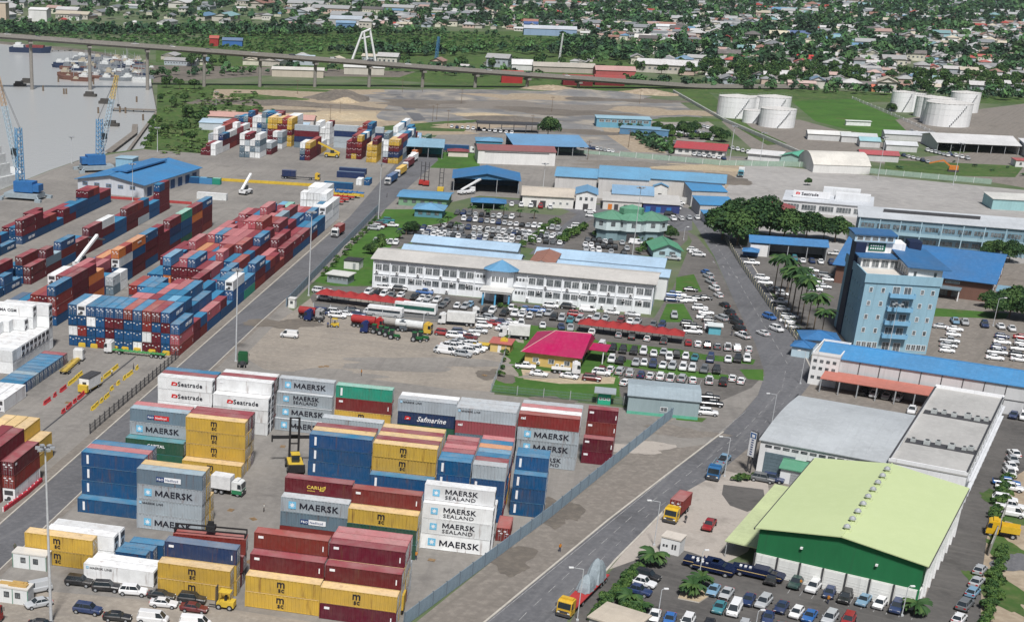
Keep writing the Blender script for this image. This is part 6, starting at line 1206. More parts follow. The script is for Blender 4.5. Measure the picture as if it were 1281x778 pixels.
# dealer yard lorries
DG = 'lorries in the dealer yard'
lorry(386, 401, 160, (.015,.03,.12), 'dark blue lorry tractor near the guard booth', None, None, 4.5, DG); lorry(400, 400, -20, (.35,.35,.35), 'small dark red tanker trailer beside the yellow forklift', 'tank', (.3,.03,.03), 6, DG)
lorry(475, 412, -22, (.4,.03,.03), 'red tanker lorry in the dealer yard', 'tank', (.35,.03,.03), 8, DG); lorry(505, 414, -22, (.1,.12,.14), 'grey ribbed tanker in the middle of the dealer yard', 'tank', (.32,.31,.29), 9, DG)
lorry(456, 416, 165, (.012,.03,.12), 'navy tractor unit at the gravel front of the dealer yard', None, None, 5, DG); lorry(535, 418, -22, (.6,.4,.06), 'yellow cab tanker with white belly and red top', 'tank', (.6,.62,.62), 9, DG)
lorry(553, 405, 168, (.68,.69,.69), 'white box lorry by the bus in the dealer yard', 'box', (.66,.67,.66), 9, DG); lorry(595, 398, -10, (.68,.69,.69), 'white cab lorry behind the white box body', 'flat', (.3,.3,.3), 6, DG)
lorry(630, 438, -15, (.6,.42,.05), 'yellow crane lorry at the corner of the dealer yard', 'flat', (.58,.4,.05), 8, DG); lorry(629, 422, 168, (.66,.66,.66), 'white box lorry behind the yellow crane lorry', 'box', (.68,.68,.67), 7, DG)
lorry(720, 468, -12, (.7,.7,.7), 'small white flatbed lorry before the yellow house', 'flat', (.68,.68,.66), 6, 'lorries by the house')
lorry(1240, 668, 155, (.65,.4,.02), 'yellow lorry beside the lane behind the green hall', 'tipper', (.65,.42,.03), 4.5)
def machine(name, x, y, ang, label, cat, mats, group=None): return empty(name, at(x, y), R(ang), label, cat, group)
for i, (x, y) in enumerate([(485,421),(492,424),(478,419),(520,427),(528,426),(470,417)]):
    t = machine('tractor', x, y, -20, f"{nth(i+1)} green tractor in the line on the dealer gravel", 'tractor', None, 'green tractors'); g_ = plain('tractor_green', (.02,.12,.04))
    b = MB(); b.box((0,-.35,.7),(1.7,.35,1.35)); b.box((-.9,-.5,.7),(0,.5,1.1)); b.build('body', g_, t); b = MB(); b.box((-.95,-.65,1.2),(.1,.65,2.4)); b.build('cab', glassm, t); b = MB(); b.box((-1.05,-.72,2.4),(.15,.72,2.52)); b.build('roof', g_, t)
    for s in (-1, 1): wheel_of(t, -.5, s*.85, .75, .4); wheel_of(t, 1.4, s*.7, .45, .3)
# buses
bs_ = machine('bus', 520, 392, -20, 'long white and dark green bus in the dealer yard', 'bus', None); b = MB(); b.side([(-6,.5),(6,.5),(6.1,1.4),(5.9,3.1),(-6,3.1)], -1.25, 1.25); b.build('body', whitem, bs_); b = MB(); b.box((-5.8,-1.28,1.35),(5.6,1.28,2.4)); b.build('window_band', plain('bus_green', (.02,.1,.08)), bs_); [wheel_of(bs_, x, s*1.1) for x in (-3.8, 3.8) for s in (-1, 1)]
bs2 = machine('bus', 482, 396, -20, 'plain white bus nearer than the green one', 'bus', None); b = MB(); b.side([(-5,.5),(5,.5),(5.1,1.4),(4.9,2.9),(-5,2.9)], -1.2, 1.2); b.build('body', whitem, bs2); b = MB(); b.box((-4.8,-1.23,1.45),(4.6,1.23,2.2)); b.build('window_band', glassm, bs2); [wheel_of(bs2, x, s*1.05) for x in (-3.2, 3.2) for s in (-1, 1)]
# the three dark lorries with yellow piping in the hall car park
for (x, y, lab, s_) in [(886,712,'rear one of the dark blue armoured lorries by the hall',1),(892,716,'front one of the dark blue armoured lorries by the hall',.8),(946,722,'right one of the dark blue armoured lorries by the hall',1)]:
    t = machine('boat_trailer', x, y, -30, lab, 'lorry', None, 'dark blue lorries with yellow piping'); nb = plain('navy_gloss', (.006,.012,.045), .25)
    b = MB(); b.side([(-4.2*s_,.6),(4.0*s_,.6),(4.6*s_,1.2),(4.2*s_,1.5),(2.4*s_,1.7),(1.6*s_,2.1),(-.6*s_,2.1),(-.7*s_,1.55),(-4.2*s_,1.55)], -1.15, 1.15); b.build('body', nb, t); b = MB(); b.box((-4.2*s_,-1.18,1.15),(4.2*s_,1.18,1.25)); b.build('yellow_stripe', plain('piping', (.6,.45,.2)), t)
    b = MB(); b.add([(2.38*s_,-1,1.82),(2.38*s_,1,1.82),(1.63*s_,1,2.05),(1.63*s_,-1,2.05)], [(0,1,2,3)]); b.build('windscreen', glassm, t)
    t.name = 'armoured_lorry'; [wheel_of(t, x_, s*1.0, .48) for x_ in (-2.6*s_, 2.8*s_) for s in (-1, 1)]
    for k in range(3): b = MB(); b.box((-3+k*.8,-.3,1.55),(-2.6+k*.8,.2,1.75)); b.build('beacon', whitem, t)
# forklifts and handlers
def forklift(x, y, ang, label, s=1):
    t = machine('forklift', x, y, ang, label, 'forklift', None); b = MB(); b.side([(-1.3,.4),(.9,.4),(.9,.9),(.2,1.1),(-1.3,1.15)], -.65, .65); b.build('body', yellowm, t)
    b = MB(); [b.bar((x_,s_*.55,1.0),(x_*.9,s_*.5,2.3),.05) for x_ in (-.8,.6) for s_ in (-1,1)]; b.box((-.85,-.6,2.28),(.65,.6,2.36)); b.build('cage', yellowm, t)
    b = MB(); [b.box((.95,s_*.35-.06,.1),(1.1,s_*.35+.06,2.9)) for s_ in (-1,1)]; b.box((.97,-.3,2.7),(1.08,.3,2.8)); [b.box((1.1,s_*.3-.06,.08),(2.1,s_*.3+.06,.14)) for s_ in (-1,1)]; b.build('mast', darkm, t); [wheel_of(t, x_, s_*.6, .36, .25) for x_ in (-.8,.6) for s_ in (-1,1)]; b = MB(); b.box((-.3,-.25,1.1),(.0,.25,1.7)); b.build('seat', blackm, t); return t
forklift(281, 760, 165, 'small yellow forklift at the mustard stack corner').scale = (1.3,)*3; forklift(418, 409, 170, 'tiny yellow forklift on the dealer gravel')
t = machine('container_handler', 368, 585, 95, 'yellow container handler with a tall black mast by the blue block', 'container handler', None); b = MB(); b.box((-3.6,-1.5,.7),(1.2,1.5,1.9)); b.box((-4.4,-1.5,.6),(-3.6,1.5,2.0), 1); b.box((-2.0,-.8,1.9),(-.2,.8,3.4), 2); b.box((-2.1,-.9,3.4),(-.1,.9,3.55), 0); b.build('body', [yellowm, blackm, glassm], t)
b = MB(); [b.box((1.3,s*.9-.2,.4),(1.75,s*.9+.2,10.2)) for s in (-1,1)]; [b.box((1.35,-.7,1+k*1.8),(1.65,.7,1.2+k*1.8)) for k in range(6)]; b.build('mast', blackm, t); b = MB(); b.box((1.8,-4.6,5.6),(2.2,4.6,6.2)); b.box((1.85,-4.6,4.9),(2.15,-4.3,7.5)); b.box((1.85,4.3,4.9),(2.15,4.6,6.3)); b.build('spreader', blackm, t); [wheel_of(t, x_, s*1.5, .85, .6) for x_ in (-2.8,.8) for s in (-1,1)]
sp_ = empty('spreader_frame', yd(-66.6,208.2,3*H+.01), YA+R(5), 'black spreader frame clamped on the lifted maroon container', 'spreader'); b = MB(); 
for y in (.2, 2.1): b.box((.1,y,.75),(12.1,y+.18,1.0))
for x in (.1, 11.9): b.box((x,.2,.05),(x+.2,2.3,.3)); b.box((x,.2,.3),(x+.2,.4,.75)); b.box((x,2.1,.3),(x+.2,2.3,.75))
b.build('beam', blackm, sp_); b = MB(); b.box((5.4,.4,.78),(6.9,2.0,1.5)); b.box((5.6,1.0,1.5),(6.6,1.5,2.2)); b.build('headblock', blackm, sp_)
rs = machine('reach_stacker', 105, 333, 60, 'white boomed reach stacker between the left strips', 'reach stacker', None); b = MB(); b.box((-4,-1.6,.8),(3,1.6,1.8)); b.box((-1.5,-.8,1.8),(.3,.8,3.4), 1); b.build('body', [whitem, glassm], rs); b = MB(); b.side([(-4.3,2.2),(-4.0,1.6),(7.5,8.2),(7.3,9.0)], -.5, .5); b.build('boom', whitem, rs); b = MB(); b.box((6.8,-3.2,7.4),(7.6,3.2,7.8)); b.build('spreader', darkm, rs); [wheel_of(rs, x_, s*1.6, .85, .6) for x_ in (-3,2) for s in (-1,1)]
y2 = machine('reach_stacker', 414, 197, 170, 'yellow lifter with a raised boom in the far yard', 'reach stacker', None); b = MB(); b.box((-4,-1.6,.8),(3,1.6,2.0)); b.box((-1.5,-.8,2.0),(.3,.8,3.4), 1); b.build('body', [yellowm, glassm], y2); b = MB(); b.side([(-4.3,2.4),(-4.0,1.8),(6.5,6.2),(6.3,7.0)], -.5, .5); b.build('boom', yellowm, y2); [wheel_of(y2, x_, s*1.6, .85, .6) for x_ in (-3,2) for s in (-1,1)]
w2 = machine('reach_stacker', 308, 243, 60, 'white lifter at the top of the big block', 'reach stacker', None); b = MB(); b.box((-3.5,-1.5,.8),(2.5,1.5,2.0)); b.box((-1.5,-.8,2.0),(.3,.8,3.6), 1); b.build('body', [whitem, glassm], w2); b = MB(); b.side([(-3.9,2.4),(-3.6,1.8),(3.5,7.2),(3.3,8.0)], -.5, .5); b.build('boom', whitem, w2); [wheel_of(w2, x_, s*1.5, .8, .6) for x_ in (-2.5,1.6) for s in (-1,1)]
mc = machine('mobile_crane', 583, 243, 35, 'white mobile crane with its boom up before the blue workshop', 'mobile crane', None); b = MB(); b.box((-4,-1.2,.7),(4,1.2,1.6)); b.box((2.4,-1.1,1.6),(4,1.1,2.8)); b.build('body', whitem, mc); b = MB(); b.side([(-3,2.2),(-2.8,1.7),(9,5.8),(8.8,6.5)], -.4, .4); b.build('boom', whitem, mc); [wheel_of(mc, x_, s*1.1, .55) for x_ in (-3,-1,2,3.4) for s in (-1,1)]
for i, (x, y, c) in enumerate([(533,232,darkm),(551,240,darkm),(528,231,darkm)]):
    t = machine('mast_lift', x, y, 80, ['left black lift mast beside the workshop','right black lift mast beside the workshop','rear black lift mast beside the workshop'][i], 'forklift', None, 'lift masts'); b = MB(); b.box((-3,-1.3,.6),(.5,1.3,2)); b.build('body', [redm, yellowm, redm][i], t); b = MB(); [b.box((.6,s*.8-.15,.3),(.9,s*.8+.15,9.5)) for s in (-1,1)]; [b.box((.65,-.7,1+k*2.2),(.85,.7,1.2+k*2.2)) for k in range(4)]; b.build('mast', darkm, t); [wheel_of(t, x_, s*1.2, .6, .4) for x_ in (-2.2,0) for s in (-1,1)]
# people
def person(x, y, ang, shirt, trousers, label):
    p = at(x, y); verts = [(0,0,.95),(0,0,1.2),(0,0,1.42),(0,0,1.52),(.02,0,1.68),(0,.2,1.4),(.05,.27,1.15),(.12,.25,.92),(0,-.2,1.4),(-.03,-.27,1.15),(.05,-.26,.92),(0,.1,.9),(.06,.11,.5),(.03,.11,.08),(.14,.11,.04),(0,-.1,.9),(-.05,-.11,.5),(-.09,-.11,.08),(.02,-.11,.04)]
    ed = [(0,1),(1,2),(2,3),(3,4),(2,5),(5,6),(6,7),(2,8),(8,9),(9,10),(0,11),(11,12),(12,13),(13,14),(0,15),(15,16),(16,17),(17,18)]
    rad = [.15,.14,.15,.06,.11,.07,.05,.04,.07,.05,.04,.1,.07,.05,.05,.1,.07,.05,.05]
    me = bpy.data.meshes.new('person'); me.from_pydata(verts, ed, []); o = put('person', me, None, p, R(ang)); md = o.modifiers.new('skin', 'SKIN'); sv = me.skin_vertices[0].data
    for i, r_ in enumerate(rad): sv[i].radius = (r_, r_)
    sv[0].use_root = True; o.modifiers.new('smooth', 'SUBSURF').levels = 1
    bpy.context.view_layer.update(); m2 = bpy.data.meshes.new_from_object(o.evaluated_get(bpy.context.evaluated_depsgraph_get())); o.modifiers.clear(); o.data = m2; m2.materials.clear()
    for m in (plain('skin', (.16,.08,.05), .6), plain('cloth_%s' % str(shirt), shirt), plain('cloth_%s' % str(trousers), trousers)): m2.materials.append(m)
    for f in m2.polygons: z = f.center.z; f.material_index = 0 if z > 1.5 or (abs(f.center.y) > .2 and z < 1.12) else (1 if z > .93 else 2)
    return tag(o, label, 'person')
person(857, 654, -120, (.03,.04,.05), (.02,.02,.03), 'person in dark clothes standing beside the yellow lorry'); person(19, 690, -60, (.12,.13,.1), (.1,.08,.06), 'person in grey standing by the yard road at the left edge')
for k, (x, y, a) in enumerate([(452,470,20),(520,700,80),(330,640,10),(215,545,50),(140,470,90),(560,440,30),(745,470,0),(700,690,-60),(1035,755,40),(880,705,10),(1000,735,-80),(410,410,120),(598,400,60),(915,420,90)]):
    person(x, y, a, random.choice([(.5,.2,.03),(.05,.08,.2),(.55,.55,.5),(.08,.08,.08)]), random.choice([(.03,.04,.08),(.06,.05,.045)]), ['worker on the open gravel behind the white stacks','worker by the maroon stair at the wall','worker walking between the front stacks','worker beside the green container','worker at the gate lane near the cabin trailer','person crossing the gravel by the silver cars','person by the yellow house','person at the roadside near the low loader','person between the cars before the green hall','person beside the dark blue lorries','person at the white doors of the green hall','worker by the dark blue tractor','worker by the white box lorry','person on the pavement of the curved road'][k])
pal = MB(); [pal.box((0,y,.1),(1.2,y+.12,.14)) for y in (0,.22,.44,.66,.88)]; [pal.box((x,0,0),(x+.1,1.0,.1)) for x in (0,.55,1.1)]; pme = pal.mesh('pallet', plain('pallet_timber', (.3,.2,.11)))
for k, (x, y) in enumerate([(312,705),(316,709),(322,650),(480,690),(490,684),(350,690),(356,560),(545,700),(290,640),(400,460),(412,458),(610,470),(240,470),(150,480),(86,505)]): put('pallet', pme, None, at(x, y), random.uniform(0,3), None, f"{nth(k+1)} loose timber pallet in the container yards counted from the foreground", 'pallet', 'loose pallets')
person(167, 462, 0, (.15,.15,.16), (.05,.05,.06), 'person standing on the gate lane near the yellow barriers'); person(484, 247, 0, (.02,.02,.02), (.03,.03,.03), 'person walking on the yard road far away')
# ------------------------------------------------------------------ vegetation
def crown_arrays(seed, n, r_, hgt, size, z0, lobes=5, flat=.8):
    g = np.random.default_rng(seed); cs = []
    for k in range(lobes):
        a = g.uniform(0, 2*math.pi); d = g.uniform(.25, .62)*r_*(k > 0); cs.append((math.cos(a)*d, math.sin(a)*d, z0+hgt*g.uniform(.35, .7), r_*g.uniform(.42, .62), hgt*g.uniform(.28, .45)*flat/.8))
    cs = np.array(cs); w_ = cs[:, 3]**2; i = g.choice(lobes, n, p=w_/w_.sum()); c = cs[i]
    d = g.normal(size=(n, 3)); d /= np.linalg.norm(d, axis=1)[:, None]; d[:, 2] = np.where(d[:, 2] < -.35, -d[:, 2], d[:, 2]); rad = g.uniform(.55, 1.05, n)**.5
    P = c[:, :3]+d*np.stack([c[:, 3], c[:, 3], c[:, 4]], 1)*rad[:, None]
    nn = d+g.normal(size=(n, 3))*.55+np.array([0, 0, .3]); nn /= np.linalg.norm(nn, axis=1)[:, None]
    t = np.cross(nn, g.normal(size=(n, 3))); t /= np.linalg.norm(t, axis=1)[:, None]; b_ = np.cross(nn, t); s = (size*g.uniform(.6, 1.3, n))[:, None]
    V = np.stack([P-t*s-b_*s*.7, P+t*s-b_*s*.5, P+t*s*.8+b_*s*.7, P-t*s*.6+b_*s], 1).reshape(-1, 3); F = np.arange(n*4).reshape(-1, 4)
    cl = g.integers(0, 3, lobes); mi = np.where(g.random(n) < .62, cl[i], g.integers(0, 3, n)); return V, F, mi
def trunk_mesh(r_, h, spread, seed, n=6):
    g = random.Random(seed); b = MB(); b.tube((0,0,-.2),(0,0,h*.55),r_,r_*.65,n)
    for k in range(4): a = g.uniform(0, 6.3); b.tube((0,0,h*(.4+.04*k)),(math.cos(a)*spread*.5,math.sin(a)*spread*.5,h*g.uniform(.85,1.1)),r_*.45,r_*.15,5)
    return b.mesh('trunk', bark)
LM = [leafA, leafB, leafC]
def tree_kind(seed, h, r_, n, size, lobes): V, F, mi = crown_arrays(seed, n, r_, h*.86, size, h*.1, lobes); return npmesh('crown', V, F, LM, mi), trunk_mesh(.03*h, h*.7, r_, seed)
BIG = [tree_kind(40+i, 11, 6.8, 4600, .36, 11) for i in range(3)]; MID = [tree_kind(60+i, 8, 4.4, 620, .5, 6) for i in range(5)]; FARK = [crown_arrays(80+i, 46, 4.3, 6.5, 1.25, 1.2, 5) for i in range(6)]; BUSHK = [crown_arrays(100+i, 420, 1.3, 1.8, .16, 0, 5) for i in range(3)]
def tree(x, y, k, s, label, grp=None, cat='tree'):
    p = at(x, y) if not hasattr(x, 'z') else x; c, t = k; o = empty('tree', p, random.uniform(0, 6.28), label, cat, grp); o.scale = (s*random.uniform(.9,1.1), s*random.uniform(.9,1.1), s*random.uniform(.9,1.12)); put('trunk', t, o); put('crown', c, o); return o
for i, (x, y, s, k) in enumerate([(903,300,.95,0),(922,307,1.0,1),(946,299,1.05,2),(962,297,.95,0),(980,300,.85,1),(1008,299,.8,2),(1044,303,.8,0),(1030,299,.62,1),(915,285,.8,2),(1245,398,.62,0),(1262,398,.7,1),(1283,400,.75,2),(1240,322,.5,1),(1262,328,.55,2),(1235,384,.45,0)]):
    tree(x, y, BIG[k], s*(1.22 if i < 5 else 1.1), ['broad dark tree nearest the road bend','big tree behind the palm fence, second from the road','tallest tree of the clump by the road','fourth dark tree of the clump','right end tree of the big clump','lone tree left of the hotel, nearer the clump','tree touching the hotel lookout','small tree between the two left of the hotel','rear left tree of the big clump','left bushy tree below the brick hall','middle bushy tree below the brick hall','right bushy tree at the frame edge','tree at the right end of the terminal hall','second tree right of the terminal hall','low tree before the brick hall lean-to'][i], 'large trees on the right')
def frond(r_, n=9, droop=1.0, w_=.34):
    b = MB(); pts = [Vector((r_*t, 0, r_*(.55*t-droop*t*t))) for t in [k/n for k in range(n+1)]]
    for a, c in zip(pts, pts[1:]):
        for s in (-1, 1): b.add([a, c, c+Vector((-.12*r_*0+.1, s*w_*r_*.5, -.16*r_)), a+Vector((.1, s*w_*r_*.5, -.16*r_))], [(0,1,2,3)], 0)
    return b
def palm_mesh(r_, n, h, seed, droop=1.0):
    g = random.Random(seed); c = MB(); f = frond(r_, 7, droop)
    for k in range(n):
        a = 6.283*k/n+g.uniform(-.2,.2); el = g.uniform(-.25,.6); m = Matrix.Translation((0,0,h)) @ Matrix.Rotation(a, 4, 'Z') @ Matrix.Rotation(-el, 4, 'Y'); c.add([m @ Vector(v) for v in f.v], f.f, 0); c.m[-len(f.f):] = [g.choice((0,0,1,2))]*len(f.f)
    t = MB(); q = [Vector((0,0,-.1)), Vector((.05,0,h*.4)), Vector((0,.05,h*.8)), Vector((0,0,h))]
    for i in range(3): t.tube(q[i], q[i+1], .2-.03*i, .17-.03*i, 8)
    return c.mesh('crown', LM), t.mesh('trunk', bark)
ROYAL = [palm_mesh(3.3, 24, 11.5, i, 1.0) for i in range(3)]; DATE = [palm_mesh(2.0, 28, 1.7, 10+i, .75) for i in range(2)]; SMALLP = [palm_mesh(1.7, 14, 3.0, 20, .8)]
def palm(x, y, k, s, label, grp): o = tree(x, y, k, s, label, grp, 'palm tree'); o.name = 'palm_tree'; return o
for i, (x, y, s) in enumerate([(968,366,1.0),(975,372,1.02),(981,378,.95),(985,386,.98),(990,392,1.0),(997,398,.95),(1002,405,.98),(1009,411,.92),(1016,421,.95),(1026,428,.9),(985,366,.9)]): palm(x, y, ROYAL[i % 3], s*random.uniform(.8,1.15), f"{nth(i+1)} tall palm from the top of the row along the palm fence", 'tall palms by the curved road')
for x, y, s, lb in [(816,706,1.25,'stocky palm beside the white kiosk'),(865,745,1.1,'left date palm on the kerbed island'),(876,735,1.0,'right date palm on the kerbed island'),(786,757,1.0,'low palm in the hedge bed'),(1144,768,1.05,'palm at the right corner of the green hall'),(802,765,.8,'small palm right of the hedge bed'),(1203,597,.6,'palm behind the lime roof corner')]: palm(x, y, DATE[i % 2], s, lb, 'date palms in the hall car park')
for i, (x, y) in enumerate([(551,285),(560,281),(572,289),(590,268),(610,272),(630,270),(650,272),(668,274),(500,299),(508,294),(1031,475)]): palm(x, y, SMALLP[0], 1.0, f"{nth(i+1)} young palm from the left around the north car park" if i < 10 else 'young palm at the corner of the salmon carport', 'young palms')
BM_ = [npmesh('bush', *k[:2], [leafB, leafL, leafA], k[2]) for k in BUSHK]
def bushes(where, P0, P1, n, s, grp, jit=1.0, lab='green shrub'):
    A, B_ = at(*P0), at(*P1)
    for i in range(n):
        p = A.lerp(B_, i/max(1, n-1))+Vector((random.uniform(-jit,jit), random.uniform(-jit,jit), 0)); put('shrub', BM_[i % 3], None, p, random.uniform(0,6), None, f"{nth(i+1)} {lab} {where}", 'shrub', grp, sc=s*random.uniform(.8,1.2))
bushes('in the clipped hedge above the shelter', (742,776), (797,715), 20, .95, 'hedge shrubs', .25); bushes('in the flower bed by the shelter', (770,752), (800,772), 9, .9, 'bed shrubs', 1.0)
bushes('in the hedge right of the hall lane', (1231,785), (1254,690), 26, .85, 'lane hedge shrubs', .6); bushes('on the median by the round office', (700,305), (728,288), 12, 1.5, 'median shrubs', 1.2); bushes('on the strip left of the north road', (655,310), (692,280), 14, 1.2, 'median shrubs', 1.2)
bushes('on the verge right of the lime wall', (1243,655), (1262,600), 12, 1.1, 'lane hedge shrubs', .8); bushes('under the office porch', (622,385), (650,390), 7, .8, 'porch shrubs', .8); bushes('before the round office', (745,297), (800,302), 10, 1.2, 'median shrubs', 1.5); bushes('by the gate office', (800,318), (812,306), 5, 1.3, 'median shrubs', 1)
bushes('at the foot of the sign board', (918,602), (945,598), 7, .7, 'bed shrubs', .5); bushes('beside the garden pavilion', (466,318), (478,305), 6, 1.6, 'median shrubs', 1); bushes('by the annexe of the magenta house', (728,452), (734,447), 3, .7, 'porch shrubs', .3)
tree(478,330,BIG[0],.42,'round tree beside the white office corner','small lawn trees'); tree(463,318,BIG[1],.34,'small tree left of the pavilion','small lawn trees'); tree(513,293,BIG[2],.42,'tree on the lawn right of the pavilion','small lawn trees'); tree(685,172,BIG[1],.95,'dense round tree beside the blue sheet roof','small lawn trees')
for i, (x, y, s) in enumerate([(1143,318,.4),(838,300,.4),(1115,140,.5),(822,165,.55),(835,170,.6),(856,172,.75),(868,168,.6),(895,172,.55),(902,178,.6),(1010,232,.3)]): tree(x, y, BIG[i % 3], s, f"{nth(i+1)} small tree from the left among the works offices", 'trees among the works offices')
def inpoly(x, y, P):
    c = False; n = len(P)
    for i in range(n):
        (x0, y0), (x1, y1) = P[i], P[(i+1) % n]
        if (y0 > y) != (y1 > y) and x < (x1-x0)*(y-y0)/(y1-y0)+x0: c = not c
    return c
def scatter(poly, step, jit=.5):
    """points of an even world grid whose ground pixel falls in the polygon"""
    W = [at(x, max(y, -60)) for x, y in poly]; x0, x1 = min(p.x for p in W), max(p.x for p in W); y0, y1 = min(p.y for p in W), max(p.y for p in W); y1 = min(y1, 4200); x0 = max(x0, -900); x1 = min(x1, 2300); out = []
    nx, ny = int((x1-x0)/step)+1, int((y1-y0)/step)+1
    for j in range(ny):
        for i in range(nx):
            p = Vector((x0+(i+random.uniform(-jit,jit))*step, y0+(j+random.uniform(-jit,jit))*step, 0)); X, Y, s = px(p)
            if -40 < X < 1330 and inpoly(X, Y, poly): out.append((s, p, X, Y))
    return out
def clump(p, k=1.0):
    return math.sin(p.x/(61*k)+1.3)*math.sin(p.y/(97*k)+.4)+.7*math.sin(p.x/(27*k)-p.y/(45*k))+.4*math.sin(p.x/(13*k)+p.y/(19*k)+2)
# riverside scrub and the belt beyond the bridge
SCRUB = [(197,118),(190,160),(178,190),(200,195),(262,192),(262,165),(300,150),(330,140),(320,112),(250,112)]
for i, (x, y, s) in enumerate([(208,110,.9),(225,112,.8),(243,112,.8),(250,155,1.0),(262,150,.9),(236,148,.8),(228,170,.8),(240,178,.7),(205,165,.6),(340,150,.6),(300,148,.5),(215,135,.7),(200,128,.6),(232,128,.7)]): tree(x, y, MID[i % 5], s*1.1, f"{nth(i+1)} riverside tree in the scrub beside the quay shed", 'riverside trees')
FT = [[0.028,.082,.03],[.052,.12,.036],[.014,.046,.023],[.037,.096,.032],[.02,.062,.028]]
def mass(name, pts, s0, s1, label, flat=1.0, seed=1, FT=FT):
    items = []; rr = random.Random(seed)
    for q in pts:
        p = q[1]; V, F, mi = rr.choice(FARK); s = rr.uniform(s0, s1); c = rr.choice(FT); k = rr.uniform(.75, 1.25); mt = Matrix.Translation(p) @ Matrix.Rotation(rr.uniform(0,6.28), 4, 'Z') @ Matrix.Diagonal((s*rr.uniform(.8,1.3), s*rr.uniform(.8,1.3), s*flat*rr.uniform(.7,1.25), 1))
        for m_ in range(3):
            sel = mi == m_; f = (1.0, 1.45, .6)[m_]*k
            if sel.any(): items.append((V, F[sel], mi[sel]*0, mt, tuple(x*f for x in c)))
    # each colour keeps only the vertices it uses
    out = []
    for V, F, mi, mt, c in items: u_, inv = np.unique(F, return_inverse=True); out.append((V[u_], inv.reshape(F.shape).astype(np.int32), mi, mt, c))
    return put(name, merge(name, out, [leaft]), kind='stuff', label=label)
leaft = tintmat('leaf_mass', .75)
sc_ = scatter(SCRUB, 5); mass('riverside_undergrowth', [q for q in sc_ if random.random() < .5+.5*clump(q[1], .35)], .22, .6, 'low scrub on the riverbank', .4, 3, [[.07,.14,.03],[.095,.16,.04],[.055,.11,.028],[.11,.155,.05],[.07,.13,.033]])
BELT1 = [(-20,36),(190,38),(330,38),(460,42),(560,44),(690,48),(770,58),(830,62),(800,78),(690,74),(640,66),(560,72),(470,70),(330,66),(195,56),(-20,48)]
bp = scatter(BELT1, 7); LIGHTF = [[.035,.1,.024],[.05,.125,.028],[.025,.075,.022],[.042,.11,.026],[.065,.135,.034]]; inner = lambda q: 46 < q[3] < 66 and q[2] < 700
mass('belt_woods', [q for q in bp if not inner(q) and random.random() < .8+.3*clump(q[1], .6)], .45, 1.25, 'dense woods between the town and the bridge', 1.0, 4)
mass('belt_thicket', [q for q in bp if inner(q) and random.random() < .75], .3, .7, 'light green thicket in the middle of the woods', .55, 14, LIGHTF)
BELT2 = [(190,98),(330,94),(380,92),(500,92),(600,97),(640,100),(850,110),(1281,128),(1281,120),(1060,110),(850,104),(700,102),(640,94),(540,84),(500,90),(400,88),(330,90),(190,92)]
mass('bridge_scrub', [q for q in scatter(BELT2, 7) if random.random() < .55], .4, .95, 'scrub and trees along the foot of the bridge', 1.0, 5)
mass('bank_scrub', scatter([(773,152),(800,158),(848,188),(838,196),(812,188),(772,160)], 4), .3, .55, 'green scrub on the earth bank by the works office', .8, 6); mass('meadow_scrub', [q for q in scatter([(1105,200),(1260,205),(1281,215),(1281,222),(1180,222),(1105,215)], 9) if random.random() < .16], .2, .4, 'scrub in the meadow before the depot', .6, 7)
bushes('among the parked cars behind the works office', (835,172), (900,176), 10, 1.8, 'works shrubs', 4); bushes('beside the red restaurant', (842,178), (836,192), 6, 1.6, 'works shrubs', 2); bushes('along the river edge', (182,186), (196,150), 12, 1.6, 'river edge shrubs', 2); bushes('along the foot of the slate wall', (405,345), (470,275), 16, .9, 'wall foot shrubs', .8); bushes('on the lawn edge behind the mesh fence', (640,405), (625,470), 9, .8, 'wall foot shrubs', .6)
# ------------------------------------------------------------------ the town beyond the bridge
ROOFC = [('pale grey',(.34,.35,.355)),('off-white',(.5,.5,.5)),('grey',(.2,.215,.23)),('rust',(.28,.15,.12)),('pinkish',(.42,.29,.26)),('blue',(.13,.25,.38)),('red',(.36,.06,.05)),('cream',(.5,.45,.36)),('dark',(.13,.12,.12)),('teal',(.2,.34,.36))]
RW = [26,17,22,6,4,4,3,6,10,4]
ZA = [(640,-60),(1400,-60),(1400,150),(1300,126),(1281,118),(1120,116),(1060,112),(960,108),(900,106),(860,94),(820,88),(820,70),(790,52),(700,42),(560,34),(470,36),(330,34),(560,20),(600,-60)]
ZB = [(-60,-60),(640,-60),(600,10),(470,30),(330,32),(190,34),(-60,32)]
ZC = [(205,72),(330,74),(560,80),(700,78),(740,76),(830,82),(860,96),(760,90),(600,86),(500,84),(340,84),(205,84)]
houses = [(q, 'A') for q in scatter(ZA, 16.5, .4) if random.random() < .74-.3*clump(q[1])]+[(q, 'B') for q in scatter(ZB, 30, .4) if random.random() < .33]+[(q, 'C') for q in scatter(ZC, 22, .4) if random.random() < .38]
houses = [h for h in houses if not inpoly(h[0][2], h[0][3], [(1096,114),(1116,114),(1166,78),(1146,78)])]
houses.sort(key=lambda h: -h[0][0])
